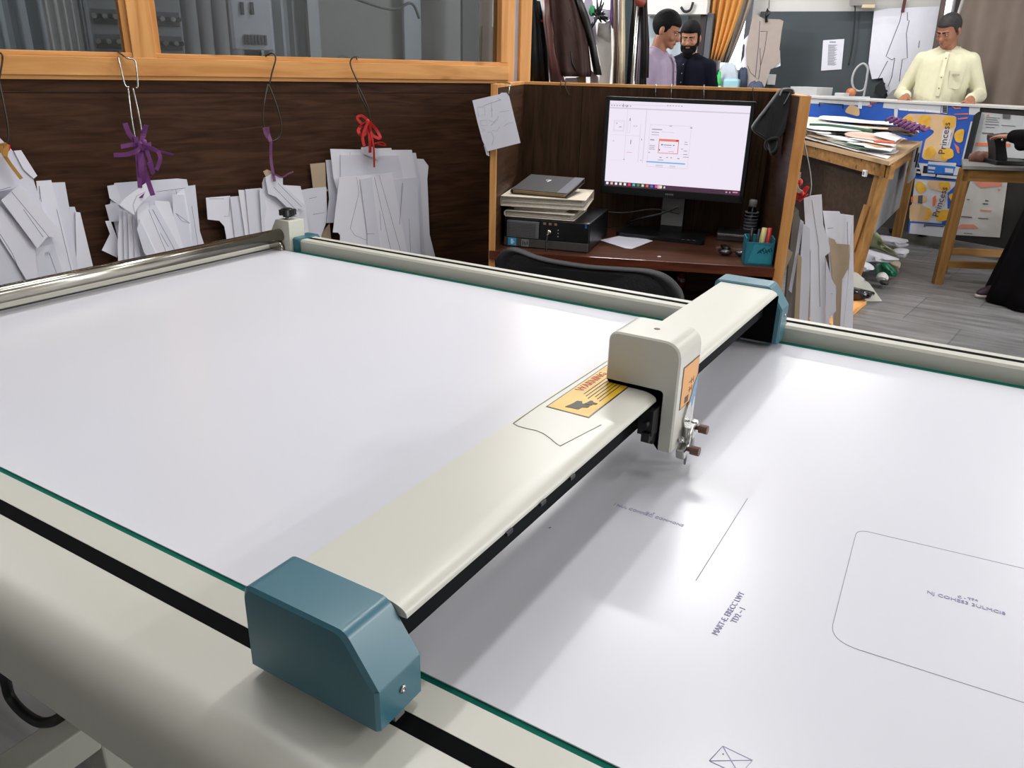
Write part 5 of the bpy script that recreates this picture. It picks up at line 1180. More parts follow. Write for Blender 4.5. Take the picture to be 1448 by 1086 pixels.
m = MB(FA); m.b2(-Lf + .1, e.x - .04 if e.x < 0 else -.05, .09, .105, .12, TZ - .10); obj('front_board', m, wood('board_dark', (44, 32, 24), (62, 46, 34), 'x', 10, 8, .6), t, label='dark board closing the front')
hy = lambda px, py: WORLD.hitx(px, py, A.x - .09).y
yb0, yb1 = hy(1252, 245), hy(1281, 243)
m = MB(); m.b2(A.x - .10, A.x - .035, yb1, yb1 + .11, 0, TZ - .03); obj('leg', m, raw_z, t)
m = MB(); m.b2(A.x - .09, A.x - .075, yb1 + .16, yb1 + .34, .06, TZ - .05); obj('edge_board', m, sheetw, t, label='white edged board')
print('sideboard', A, yb0, yb1)
m = MB(); m.side([(yb0 - .1, TZ - .03), (yb1, TZ - .03), (yb1, .34), (yb0 - .06, .34)], A.x - .10, A.x - .085); obj('side_board', m, plain('grey_board', (134, 136, 138), .6, noise=.06, scale=4), t, label='grey board closing the end')
m = MB(FA); q = FA.hit(1220, 245, .0); m.b2(q.x - .02, q.x + .02, .006, .02, q.z - .018, q.z + .018, bev=.002); sk = obj('switch_plate', m, sheetw, t, label='white switch plate'); m = MB(FA); m.b2(q.x - .009, q.x + .009, .003, .007, q.z - .01, q.z + .01); obj('switch', m, greyp, sk)
m = MB(); q = WORLD.hitx(1290, 225, A.x - .018); m.b2(A.x - .018, A.x - .006, q.y - .05, q.y + .35, q.z - .16, q.z + .10, bev=.003); bx_ = obj('wall_box', m, plain('box_grey', (146, 146, 146), .5), t, label='grey switch box')
for dy, dz in ((0.02, 0.03), (.16, -.02)): m = MB(); m.b2(A.x - .007, A.x + .004, q.y + dy, q.y + dy + .05, q.z + dz - .05, q.z + dz + .05, bev=.003); obj('switch', m, blackp, bx_)


# heap of pattern pieces on it: each piece its own sheet, laid over the ones below
rr = random.Random(11)
cols = [((226, 224, 230), 12, 'white'), ((212, 198, 176), 3, 'pale tan'), ((196, 206, 182), 2, 'pale green'), ((224, 190, 172), 2, 'pinkish'), ((232, 230, 226), 10, 'white'), ((96, 132, 104), 1, 'green'), ((196, 152, 112), 1, 'brown')]
flat_cols = [(c, n_) for c, k, n_ in cols for _ in range(k)]
places = ['nearest the front edge', 'by the desk panel', 'at the right edge', 'in the middle', 'at the far end', 'on the upper layers', 'by the far right corner']
N = 46
for k in range(N):
    u = (rr.random() ** 1.35) * .94 + .02; v = rr.random() * .86 + .06                  # u along the front, v to the back
    if k < 6: u = .12 + .12 * k; v = .10
    P0 = Vector((A.x, A.y)).lerp(Vector((B.x, B.y)), u * .92 + .04); P1 = Vector((D_.x, D_.y)).lerp(Vector((C_.x, C_.y)), u * .92 + .04); Pc = P0.lerp(P1, v)
    c, nm = flat_cols[(k * 7) % len(flat_cols)]
    h_ = TZ + .003 + .0016 * k + .055 * v
    l_ = .16 + .22 * rr.random(); w_ = .06 + .12 * rr.random(); a_ = 1.9 + rr.random() * 1.1
    f = Fr(Pc.x, Pc.y, a_, h_)
    kind = k % 4
    o = {0: [(-l_, -w_), (l_ * .9, -w_ * .7), (l_, w_ * .8), (-l_ * .8, w_)], 1: s2([(-l_, -w_), (0, -w_ * .6), (l_, -w_), (l_ * .8, w_ * .3), (l_ * .2, w_), (-l_ * .9, w_ * .8)], 4, True),
         2: [(-l_, -w_ * .4), (l_, -w_ * .6), (l_ * .95, w_ * .2), (-l_ * .95, w_ * .5)], 3: s2([(-l_, -w_ * .5), (l_ * .5, -w_), (l_, -w_ * .2), (l_ * .4, w_ * .3), (l_ * .1, w_), (-l_ * .8, w_ * .7)], 4, True)}[kind]
    q = []
    for x, y in o:                                                             # keep every piece on the table top
        wpt = f.w(x, y, 0); yy = min(max(wpt.y, A.y + .10), 7.0); wx = min(max(wpt.x, -1.5), A.x - .03)
        lo = A.y + (wx - A.x) / dAB.x * dAB.y + .05                            # front edge at this x
        q.append(f.l((wx, max(yy, lo), h_))[:2])
    zz_ = [.040 * ((f.w(x, y, 0).y - Pc.y)) / 1.7 for x, y in q]
    m = MB(f); m.loop3([(x, y, z_) for (x, y), z_ in zip(q, zz_)], [(x, y, z_ + .0020) for (x, y), z_ in zip(q, zz_)])
    shp = ['four sided', 'curved', 'narrow strip', 'armhole shaped'][kind]
    tag(obj('pattern_piece', m, plain('piece_%d_%d_%d' % c, c, .8, noise=.05)), '%s %s card pattern piece in the heap on the cutting table' % (nm, shp), 'pattern piece', 'pattern pieces heaped on the cutting table')
def onheap(px, py, y=None): return onz(px, py, TZ + .17)
def laid(pts, name, mat, label, cat, z, th=.006):
    q = [onz(a, b, z) for a, b in pts]; m = MB(); m.flat([(p.x, p.y) for p in q], z, z + th); return tag(obj(name, m, mat), label, cat)
m = MB(); P_ = []
for k in range(7):
    p = onz(1254 + 6 * k, 170 + 2.2 * k, TZ + .15); P_ += [tuple(p + Vector(v)) for v in ((.0, -.04, 0), (.03, .02, .02), (.06, -.02, .0), (.08, .05, .01))]
m.curve(P_, .010, 6, 4)
tag(obj('purple_ribbons', m, plain('purple_dark', (96, 44, 96), .6)), 'tangle of purple ribbons on top of the pattern heap', 'ribbon')
m = MB(); p0 = onz(1258, 182, TZ + .125); p1 = onz(1296, 188, TZ + .125); m.tube([tuple(p0), tuple((p0 + p1) / 2 + Vector((0, 0, .008))), tuple(p1)], .010, 8); tag(obj('dark_stick', m, plain('maroon_stick', (70, 26, 36), .5)), 'dark maroon rod lying beside the purple ribbons', 'rod')
m = MB(); p0 = onz(1262, 187, TZ + .105); p1 = onz(1290, 192, TZ + .105); m.tube([tuple(p0), tuple(p1)], .008, 8); tag(obj('black_rod', m, blackr), 'short black rod lying in front of the maroon one', 'rod')
m = MB(); p0 = onz(1145, 176, TZ + .115); m.curve([tuple(p0), tuple(p0 + Vector((.12, -.02, .004))), tuple(p0 + Vector((.3, -.12, 0))), tuple(p0 + Vector((.42, -.2, -.005)))], .009, 6); tag(obj('green_yarn', m, plain('cord_green', (56, 104, 74), .7)), 'dark green yarn lying across the heap of patterns', 'cord')
for k, (px, py) in enumerate(((1272, 205), (1282, 203), (1266, 207), (1290, 193))):
    p = onz(px, py, TZ + .085); p.x = min(p.x, A.x - .06 - .03 * k); p.y = max(p.y, A.y + .35); p.z = TZ + .075; m = MB(); m.ell(tuple(p), (.03, .02, .008), 10, 6); tag(obj('red_scrap', m, plain('scrap_red', (206, 92, 70), .7)), ['red scrap on the right of the pattern heap, nearest the table corner', 'red scrap beside the nearest one on the pattern heap', 'red scrap left of the others by the table corner', 'orange red scrap farther back on the right edge of the heap'][k], 'scrap', 'red scraps on the heap')

# ------------------------------------------------------------------ bundle of patterns hanging on the outside of the desk
RBp = at(1160, 300, 2.56); RB = Fr(RBp.x, RBp.y, DK.a + .05)
def c7(pts): return [(1090 + x / 5.171, 240 + y / 5.171) for x, y in pts]
p = RB.hit(1133, 262, -.02)
t = thing('pattern_bundle', 'bundle of white and tan card patterns hanging outside the right desk panel', 'pattern bundle', RB.w(p.x, -.02, p.z), RB.a)
YBOT = 1500
for k, (pts, mt) in enumerate([([(160, 250), (205, 300), (190, 700), (170, YBOT), (60, YBOT), (100, 900)], plain('card_olive', (124, 118, 108), .8)),
    ([(380, 300), (500, 305), (508, 322), (600, 335), (605, 800), (590, YBOT), (480, YBOT), (420, 600)], paper),
    ([(425, 495), (465, 510), (480, 540), (575, 548), (575, 700), (520, 800), (490, YBOT), (440, YBOT), (480, 880), (450, 790), (430, 600)], tan),
    ([(160, 330), (190, 300), (215, 360), (165, 770), (120, YBOT), (60, YBOT), (110, 900)], plain('card_greyish', (138, 132, 124), .8)),
    ([(285, 450), (325, 465), (290, 700), (270, YBOT), (255, YBOT)], tan),
    ([(600, 330), (604, 335), (600, 1000), (585, YBOT), (500, YBOT), (560, 840)], paper),
    ([(240, 210), (290, 190), (370, 180), (382, 400), (430, 560), (432, 600), (395, 630), (400, YBOT), (285, YBOT), (290, 600), (250, 400)], paper),
    ([(400, 640), (440, 790), (475, 850), (475, 1030), (430, 1085), (400, YBOT)], papere),
    ([(215, 360), (240, 380), (200, 620), (150, 900), (130, 880), (180, 600)], papere),
    ([(235, 390), (285, 430), (285, 800), (250, YBOT), (190, YBOT), (210, 700)], papere),
    ([(195, 610), (225, 640), (190, YBOT), (150, YBOT)], tan),
    ([(120, 575), (160, 605), (75, 800), (60, 800)], tan), ([(105, 495), (130, 500), (110, 575), (95, 600)], paper)]):
    y = -.006 * k; P = RB.hits(c7(pts), y); P = [(x, max(z, .05)) for x, z in P]; mm = MB(RB); mm.slab(P, y - .0025, y); sh = obj('pattern_sheet', mm, mt, t)
    if k in (1, 6, 7):
        m2 = MB(RB); 
        for ln in {1: [[(415, 430), (455, 425)], [(560, 380), (570, 760)]], 6: [[(300, 220), (350, 560), (360, 1000)]], 7: [[(440, 910), (450, 905)]]}[k]: 
            q = RB.hits(c7(ln), y - .0025); m2.tube([(a, y - .0027, b) for a, b in q], .0009, 5)
        obj('pencil_marks', m2, inkg, sh)
rb = MB(RB)
for ln, w in (([(200, 60), (205, 130), (180, 220)], .010), ([(160, 250), (180, 170), (230, 180), (260, 130)], .014), ([(240, 200), (250, 150), (275, 120)], .010), ([(150, 250), (160, 190), (190, 170)], .016), ([(205, 230), (240, 200), (275, 180)], .008), ([(185, 85), (205, 105), (195, 165)], .012)):
    q = RB.hits(c7(ln), -.10); rb.ribbon(spline([(a, -.10, b) for a, b in q], 4), w, (.8, -.3, .5), .0012)
q = RB.hits(c7([(205, 90)]), -.10)[0]; rb.ell((q[0], -.10, q[1]), (.012, .010, .012), 10, 8); q = RB.hits(c7([(225, 175)]), -.10)[0]; rb.ell((q[0], -.10, q[1]), (.009, .008, .009), 10, 8)
obj('ribbon', rb, red, t, label='red ribbon')
rb = MB(RB)
for ln in ([(180, 110), (200, 150), (225, 165)], [(205, 20), (200, 60), (190, 110)]):
    q = RB.hits(c7(ln), -.105); rb.ribbon(spline([(a, -.105, b) for a, b in q], 4), .012, (.8, -.3, .5), .0012)
obj('cream_ribbon', rb, cream, t, label='cream ribbon')
m = MB(RB); q = RB.hits([(1135, 188), (1139, 210), (1145, 240), (1147, 262), (1145, 277)], -.06); m.curve([(a, -.06, b) for a, b in q], .0022, 7); tag(obj('hanging_cable', m, plain('cable_light', (150, 148, 146), .5)), 'thin grey cable hanging outside the right desk panel', 'cable')

# ------------------------------------------------------------------ clutter on the floor under the table
def heap(pts_px, D, name, mat, label, cat, th=.06, z_off=0.0, seed=1):
    """a crumpled closed lump with the outline given, standing at distance D"""
    p = at(pts_px[0][0], pts_px[0][1], D); f = Fr(p.x, p.y, RTA)
    P = s2([(v.x, max(v.z, .004)) for v in (f.hit(a, b, 0) for a, b in pts_px)], 5, True); cx = sum(x for x, _ in P) / len(P); cz = sum(z for _, z in P) / len(P)
    rr = random.Random(seed); ph = [rr.random() * 6 for _ in range(4)]
    def ring(s, y): return [(cx + (x - cx) * s, y + .25 * th * math.sin(3 * i * 2 * PI / len(P) + ph[0] + s * 4), cz + (z - cz) * s) for i, (x, z) in enumerate(P)]
    mm = MB(f); mm.rings([ring(.25, -th), ring(.6, -th * .85), ring(.9, -th * .5), ring(1, 0), ring(.9, th * .5), ring(.5, th * .9)]); return tag(obj(name, mm, mat), label, cat)
def c7p(*pts): return c7(list(pts))
heap(c7p((660, 520), (680, 430), (740, 420), (770, 465), (740, 500), (800, 530), (900, 590), (920, 630), (850, 610), (760, 575), (680, 570)), 5.45, 'plastic_bag', plain('film_green', (150, 158, 118), .25, coat=.5), 'clear yellowish green plastic bag on top of the floor clutter', 'bag', .10, seed=2)
heap(c7p((680, 440), (700, 405), (750, 420), (770, 465), (740, 510), (690, 500)), 5.6, 'plastic_bag', plain('film_grey', (148, 150, 146), .25, coat=.5), 'clear greyish plastic bag at the top of the floor clutter', 'bag', .06, seed=3)
for k, (pts, D, lab) in enumerate([([(770, 480), (900, 490), (1000, 512), (985, 535), (1003, 545), (920, 575), (850, 560), (760, 520)], 5.6, 'curled white sheets on the right of the floor clutter'), ([(900, 590), (985, 575), (1003, 595), (960, 640), (900, 640)], 5.45, 'folded white sheet low on the right of the clutter'),
    ([(640, 570), (740, 590), (850, 620), (945, 655), (900, 675), (760, 670), (650, 680), (610, 670)], 5.3, 'broad white sheet across the middle of the clutter'), ([(610, 680), (700, 675), (750, 710), (740, 735), (640, 738), (605, 740)], 5.2, 'white sheet poking out under the broad one')]):
    heap(c7(pts), D, 'paper_stack', paper, lab, 'paper', .05, seed=10 + k)
heap(c7p((810, 690), (850, 680), (920, 745), (910, 775), (850, 775), (825, 740)), 5.15, 'green_wrap', plain('wrap_green', (12, 110, 76), .4), 'bright green crumpled wrap in the floor clutter', 'wrapper', .04, seed=5)
heap(c7p((770, 690), (815, 700), (815, 775), (775, 775)), 5.2, 'sea_green_card', plain('card_sea', (96, 150, 130), .6), 'sea green card left of the bright green wrap', 'card', .02, seed=6)
heap(c7p((870, 680), (940, 670), (935, 720), (925, 750), (890, 720)), 5.25, 'beige_wrap', plain('wrap_beige', (178, 168, 144), .5), 'beige wrap right of the bright green one', 'wrapper', .03, seed=7)
heap(c7p((770, 775), (830, 750), (858, 790), (845, 815), (790, 820)), 5.05, 'white_bag', plain('bag_whitish', (196, 196, 192), .4), 'small whitish bag below the sea green card', 'bag', .03, seed=8)
heap(c7p((800, 815), (858, 810), (855, 835), (810, 842)), 5.0, 'dark_shoe', plain('shoe_dark', (44, 42, 40), .6), 'small dark lump on the floor below the whitish bag', 'scrap', .03, seed=9)
heap(c7p((590, 870), (660, 870), (750, 890), (750, 910), (720, 915), (700, 940), (590, 955)), 4.62, 'bin_bag', plain('bag_black', (12, 12, 14), .2, coat=.6), 'glossy black plastic bag at the front of the clutter', 'bag', .05, seed=12)
p = at(*c7([(700, 860)])[0], 4.66); f = Fr(p.x, p.y, RTA)
m = MB(f); m.slab([(x, max(z, .002)) for x, z in f.hits(c7([(600, 745), (640, 760), (720, 830), (815, 962), (700, 962), (600, 850)]), 0)], 0, .01); cb_ = tag(obj('white_board', m, plain('board_offwhite', (176, 174, 164), .6)), 'off white triangular board leaning at the front of the clutter', 'board')
m = MB(f); m.b2(*[f.hit(*c7([q])[0], -.004).x for q in ((695, 800), (722, 800))], -.006, .0, *[f.hit(*c7([q])[0], -.004).z for q in ((700, 812), (700, 788))]); obj('dark_hole', m, blackr, cb_)
q0 = onz(*c7([(585, 1060)])[0], .02); q1 = onz(*c7([(700, 965)])[0], .02)
m = MB(); d = (q1 - q0).normalized(); n_ = Vector((-d.y, d.x, 0)) * .16; m.flat([(q0.x, q0.y), (q1.x, q1.y), (q1.x + n_.x, q1.y + n_.y), (q0.x - d.x * .3 + n_.x, q0.y - d.y * .3 + n_.y), (q0.x - d.x * .3, q0.y - d.y * .3)], .002, .03); tag(obj('floor_plank', m, pine_y), 'orange plank lying on the floor under the hanging bundle', 'plank')

# ------------------------------------------------------------------ counter faced with printed cartons
k0 = onz(1285, 346, 0); CT = Fr(k0.x, k0.y, R(-21))
def c5b(pts): return [(1248 + x / 7.24, 120 + y / 7.24) for x, y in pts]
def c8(pts): return [(1248 + x / 5.43, 240 + y / 5.43) for x, y in pts]
def c5(pts): return [(1110 + x / 6.0333, 120 + y / 6.0333) for x, y in pts]
xa = CT.hit(1138, 140, 0).x; xb = CT.hit(1470, 160, 0).x; ztop = CT.hit(1320, 146, 0).z
print('counter', xa, xb, ztop, CT.hit(1140, 138, 0).z)
t = ct = thing('counter', 'long counter faced with flattened blue and white food cartons', 'counter', CT.w(0, .3, 0), CT.a)
m = MB(CT); m.b2(xa - .3, xb + 1.0, .012, .28, .10, ztop - .012); obj('carcass', m, plain('carcass_dark', (34, 30, 28), .7), t)
m = MB(CT); m.b2(xa - .3, xb + 1.0, -.01, .30, ztop - .012, ztop + .006, bev=.002); obj('counter_top', m, plain('top_grey', (196, 194, 190), .6), t)
cw = plain('carton_white', (200, 202, 206), .55, noise=.04); cbl = plain('carton_blue', (22, 82, 176), .45, noise=.08); ctn = plain('carton_tan', (206, 172, 128), .55, noise=.1, scale=8); cye = plain('carton_yellow', (214, 164, 50), .5, noise=.12, scale=20); cbr = plain('carton_brown', (84, 52, 40), .6); cor = plain('carton_orange', (214, 112, 70), .6)
def face(name, conv, polys, mat, y, par, th=.002, label=None):
    if name in ('snack_print', 'tan_print', 'white_flap', 'orange_print', 'print_marks', 'panel_white', 'blue_band', 'label_print'):
        o = None
        for p in polys:
            P = CT.hits(conv(p), y)
            if name in ('snack_print',): P = rpoly(P, .05, 4)
            if name == 'tan_print': P = rpoly(P, .03, 3)
            mm = MB(CT); mm.slab(P, y - th, y); o = obj({'snack_print': 'crisp_picture', 'tan_print': 'tan_picture'}.get(name, name), mm, mat, par, label=label)
        return o
    mm = MB(CT)
    for p in polys: mm.slab(CT.hits(conv(p), y), y - th, y)
    return obj(name, mm, mat, par, label=label)
up_ = face('upper_carton', c5b, [[(-800, 105), (600, 190), (990, 235), (985, 300), (840, 830), (330, 800), (-800, 560)]], cbl, .008, t, label='blue carton face')
face('white_flap', c5b, [[(-740, 105), (-130, 120), (-130, 215), (-740, 190)], [(20, 150), (600, 190), (595, 292), (5, 235)], [(890, 210), (1000, 228), (990, 310), (885, 305)], [(120, 235), (160, 238), (150, 350), (120, 350)], [(905, 375), (935, 375), (835, 775), (810, 770)], [(470, 785), (755, 800), (752, 830), (735, 830), (800, 845), (790, 930), (725, 925), (735, 835), (470, 812)], [(370, 800), (470, 808), (465, 830), (420, 828), (410, 905), (540, 915), (540, 940), (400, 930)], [(560, 918), (800, 940), (795, 968), (550, 945)]], cw, .005, up_)
face('panel_white', c5b, [[(170, 238), (255, 245), (258, 265), (170, 258)], [(262, 246), (432, 256), (430, 275), (262, 268)], [(445, 255), (590, 268), (588, 283), (443, 276)]], plain('box_line_white', (224, 226, 230), .6), .0045, up_)
face('tan_print', c5b, [[(270, 295), (560, 300), (760, 322), (752, 430), (740, 455), (690, 650), (660, 790), (600, 785), (430, 765), (400, 740), (440, 560), (560, 470), (330, 420), (250, 400), (180, 360)], [(-330, 200), (-240, 230), (-230, 330), (-400, 280)]], ctn, .004, up_, label='tan picture panel')
face('snack_print', c5b, [[(180, 360), (250, 325), (312, 322), (320, 398), (250, 402)], [(370, 345), (400, 318), (480, 312), (500, 350), (480, 400), (490, 430), (400, 435), (362, 400)], [(605, 385), (640, 322), (700, 315), (757, 336), (722, 430), (660, 452)], [(418, 680), (505, 612), (552, 690), (525, 745), (470, 772), (425, 720)], [(588, 690), (620, 656), (722, 648), (732, 735), (700, 752), (612, 782)], [(728, 510), (770, 460), (842, 448), (820, 592), (752, 590)]], cye, .003, up_, label='yellow crisp pictures')
face('white_name_panel', c5b, [[(615, 470), (660, 430), (715, 470), (690, 645), (592, 640)]], cw, .003, up_)
def ctext(body, p, q, conv, size, mat, name, y, par):
    a = CT.hits(conv([p]), y)[0]; b = CT.hits(conv([q]), y)[0]; mm = MB(CT)
    mm.text(body, size, T((a[0] + b[0]) / 2, y - .002, (a[1] + b[1]) / 2) @ RX(PI / 2) @ RZ(math.atan2(b[1] - a[1], b[0] - a[0])), .0008); return obj(name, mm, mat, par)
ctext('Princess', (622, 625), (650, 470), c5b, .072, cbr, 'carton_lettering', .0015, up_)
ctext('--- -- ----', (672, 610), (702, 500), c5b, .028, cbl, 'carton_lettering', .0015, up_)
face('barcode_panel', c5b, [[(608, 205), (668, 210), (662, 296), (602, 288)]], cw, .003, up_)
mm = MB(CT)
for k in range(9):
    P = CT.hits(c5b([(614, 214 + 8.4 * k), (660, 218 + 8.4 * k)]), .001); mm.b2(P[0][0], P[1][0], -.0, .002, P[0][1] - .002 - .002 * (k % 2), P[0][1] + .002)
obj('barcode_lines', mm, blackr, up_)
face('orange_print', c5b, [[(690, 195), (750, 235), (800, 230), (805, 245), (745, 248), (690, 205)], [(735, 298), (880, 290), (878, 305), (735, 305)], [(765, 345), (875, 330), (870, 345), (780, 355)], [(735, 600), (785, 640), (790, 700), (770, 700)], [(-120, 175), (-55, 170), (-60, 185), (-120, 190)], [(-150, 205), (-110, 205), (-110, 225), (-150, 220)]], cor, .003, up_)
face('blue_lettering', c5, [[(630, 120), (665, 120), (655, 205), (622, 200)]], plain('lettering_white', (214, 222, 236), .5), .003, up_)
face('carton_outline', c5, [[(290, 150), (500, 165), (500, 172), (296, 158), (294, 185), (288, 185)], [(492, 165), (500, 166), (498, 200), (490, 200)]], blackr, .003, up_)
face('lower_label', c5b, [[(462, 812), (748, 838), (720, 918), (458, 905)]], plain('label_blue', (30, 110, 196), .5), .003, up_)
face('label_print', c5b, [[(470, 835), (540, 842), (536, 868), (468, 860)], [(640, 850), (725, 860), (720, 902), (640, 895)], [(468, 880), (530, 886), (528, 898), (466, 892)], [(345, 845), (400, 852), (395, 866), (345, 858)], [(350, 885), (390, 888), (385, 908), (345, 900)]], cw, .001, up_)
lo_ = face('lower_carton', c8, [[(250, 55), (590, 85), (590, 70), (590, 88), (530, 330), (480, 520), (200, 488), (205, 390)]] if False else [[(250, 60), (592, 85), (480, 520), (200, 488)]], cw, .008, t, label='white carton with a blue edge')
face('blue_band', c8, [[(250, 40), (300, 45), (300, 72), (590, 78), (590, 92), (250, 66)], [(500, 180), (592, 90), (570, 200), (535, 290), (500, 300)], [(205, 395), (495, 415), (490, 430), (205, 405)], [(455, 395), (500, 385), (495, 428), (460, 422)], [(205, 400), (214, 402), (205, 485), (197, 485)]], cbl, .005, lo_)
face('tan_print', c8, [[(210, 262), (300, 268), (370, 300), (380, 340), (360, 405), (205, 390)], [(345, 80), (525, 95), (520, 150), (470, 175), (400, 155), (350, 140)], [(220, 205), (270, 190), (340, 200), (350, 250), (225, 258)]], ctn, .005, lo_)
face('snack_print', c8, [[(240, 135), (280, 75), (340, 130), (330, 170), (290, 185)], [(440, 90), (525, 95), (515, 150), (480, 165), (430, 130)], [(500, 195), (550, 175), (560, 200), (540, 260)], [(408, 340), (450, 310), (520, 305), (515, 375), (450, 402), (415, 390)], [(345, 290), (372, 300), (378, 350), (340, 390), (320, 380)]], cye, .003, lo_)
ctext('Princess', (425, 305), (462, 190), c8, .072, cbr, 'carton_lettering', .0015, lo_)
ctext('--- -- ----', (470, 280), (488, 200), c8, .026, cbl, 'carton_lettering', .0015, lo_)
face('orange_print', c8, [[(385, 215), (408, 195), (415, 240), (400, 275), (385, 280)], [(220, 210), (235, 205), (235, 245), (220, 250)]], cor, .003, lo_)
face('grey_print', c8, [[(275, 200), (308, 195), (305, 262), (270, 255)], [(320, 418), (470, 432), (470, 440), (326, 428), (326, 440), (318, 440)]], plain('print_grey', (70, 70, 72), .6), .002, lo_)
# grey printed cartons farther right
gc = plain('carton_grey', (176, 178, 180), .6, noise=.05)
rg = face('grey_carton', c5b, [[(1015, 280), (1560, 330), (1500, 760), (900, 720)]], gc, .008, t, label='grey printed carton face')
face('grey_print', c5b, [[(1060, 330), (1200, 338), (1200, 343), (1060, 336)], [(1060, 350), (1180, 358), (1180, 363), (1060, 356)], [(1055, 372), (1195, 380), (1195, 385), (1055, 378)], [(1050, 400), (1190, 408), (1190, 414), (1050, 406)], [(1060, 430), (1150, 436), (1150, 440), (1060, 436)], [(1230, 300), (1310, 305), (1305, 350), (1230, 345)], [(1020, 488), (1135, 492), (1135, 504), (1020, 500)], [(1215, 410), (1360, 420), (1360, 425), (1215, 416)]], plain('print_dark', (84, 84, 88), .6), .004, rg)
face('orange_print', c5b, [[(962, 590), (1145, 598), (1140, 630), (955, 622)], [(1260, 600), (1310, 605), (1305, 635), (1262, 630)], [(1070, 305), (1090, 305), (1088, 322), (1070, 320)]], cor, .004, rg)
rl = face('lower_grey_carton', c8, [[(680, 65), (960, 85), (900, 520), (550, 500)]], plain('carton_pale', (190, 188, 184), .6, noise=.05), .008, t, label='pale printed carton face')
face('print_marks', c8, [[(690, 75), (920, 85), (915, 125), (760, 140), (720, 110)], [(605, 418), (700, 420), (740, 450), (570, 450)], [(750, 305), (840, 312), (840, 322), (750, 315)], [(885, 145), (905, 150), (900, 165), (885, 160)]], plain('print_salmon', (206, 130, 110), .6), .004, rl)
face('print_lines', c8, [[(605, 355), (688, 362), (686, 370), (604, 364)], [(735, 368), (812, 374), (810, 380), (735, 374)], [(790, 232), (815, 236), (812, 244), (790, 242)], [(770, 255), (810, 260), (810, 268), (770, 265)], [(650, 225), (670, 228), (670, 232), (650, 232)], [(625, 485), (690, 490), (690, 494), (625, 490)]], plain('print_dark', (84, 84, 88)), .004, rl)
pst = face('corner_post', c5b, [[(955, 310), (1000, 275), (1005, 320), (890, 790), (840, 790)]], blackm, .002, t, .03, label='black edge between the cartons')
# wooden stool table
s0 = onz(1322, 402, 0); ST = Fr(s0.x, s0.y, R(27))
STZ = ST.hit(1400, 240, 0).z; xr_ = ST.hit(1448, 240, 0).x + .35
print('stool', STZ); dxb = ST.hit(1340, 320, .40).x - ST.hit(1340, 320, 0).x
t = thing('wooden_stand', 'rough wooden stand with a grey top in front of the cartons on the right', 'stand', ST.w(.3, .2, 0), ST.a)
x0 = ST.hit(1362, 236, 0).x
m = MB(ST); m.flat([(x0 - .01, -.02), (xr_, -.02), (xr_ + .1, .44), (x0 + .0 + dxb, .44)], STZ, STZ + .02); obj('stand_top', m, plain('stand_grey', (128, 126, 124), .5), t)
m = MB(ST); m.b2(x0 + .01, xr_ - .02, 0, .03, STZ - .075, STZ); obj('apron', m, raw_x, t); m = MB(ST); m.b2(x0 + .01 + dxb, xr_ - .02, .39, .42, STZ - .075, STZ); obj('apron', m, raw_x, t)
lw = .05
for yy, dx in ((0, 0), (.37, dxb)):
    m = MB(ST); m.loop3([(dx - .004, yy, 0), (dx + lw, yy, 0), (dx + lw, yy + .05, 0), (dx - .004, yy + .05, 0)], [(dx + x0, yy, STZ), (dx + x0 + lw, yy, STZ), (dx + x0 + lw, yy + .05, STZ), (dx + x0, yy + .05, STZ)]); obj('leg', m, raw_z, t)
    m = MB(ST); m.b2(xr_ - .06, xr_ - .01, yy, yy + .05, 0, STZ); obj('leg', m, raw_z, t)
r1 = ST.hit(1355, 372, 0).z
m = MB(ST); m.b2(.03, xr_ - .03, .005, .03, r1 - .035, r1 + .01); obj('stretcher', m, raw_x, t); m = MB(ST); m.b2(.03 + dxb, xr_ - .03, .385, .41, r1 - .03, r1 + .02); obj('stretcher', m, raw_x, t)
# sewing machine and brown bundle on the stand
SMz = STZ + .02
def sp(px, py, y): q = ST.hit(px, py, y); return q
a = sp(1403, 236, .12); b = sp(1440, 236, .12); hd = sp(1420, 192, .12)
t = thing('sewing_machine', 'black machine head standing on the wooden stand beside the woman', 'machine', ST.w((a.x + b.x) / 2, .16, SMz), ST.a)
m = MB(ST); m.b2(a.x, b.x + .06, .08, .26, SMz + .001, SMz + .028, bev=.006); obj('machine_base', m, blackp, t)
q = ST.hits(c5b([(1150, 800), (1150, 640), (1135, 560), (1140, 520), (1200, 510), (1260, 540), (1255, 620), (1270, 740), (1265, 800)]), .12)
m = MB(ST); m.slab(rpoly(q, .008, 3), .11, .21); obj('machine_column', m, plain('machine_black', (16, 16, 18), .3, coat=.4), t)
q = ST.hits(c5b([(1195, 515), (1330, 500), (1400, 520), (1400, 590), (1260, 580)]), .12); m = MB(ST); m.slab(rpoly(q, .008, 3), .115, .205); obj('machine_arm', m, plain('machine_black', (16, 16, 18)), t)
q = ST.hits(c5b([(1222, 565)]), .11)[0]; m = MB(ST); m.ell((q[0], .108, q[1]), (.008, .005, .008), 10, 8); obj('screw', m, steel, t)
q0 = ST.hits(c5b([(970, 790), (985, 765), (1050, 730), (1140, 740), (1145, 800)]), .22)
m = MB(ST); cx = sum(p[0] for p in q0) / 5; 
m.rings([[(cx + (.075 * s) * math.cos(k_), .30 + .05 * s * math.sin(k_), SMz + .001 + h_ + .006 * math.sin(5 * k_ + h_ * 60)) for k_ in [2 * PI * i / 30 for i in range(30)]] for s, h_ in ((.9, .0), (1, .02), (.95, .04), (.7, .055), (.3, .06))]); tag(obj('cloth_bundle', m, plain('bundle_brown', (122, 82, 66), .7, bump=.3, scale=30)), 'brown cloth bundle on the stand behind the machine', 'bundle')
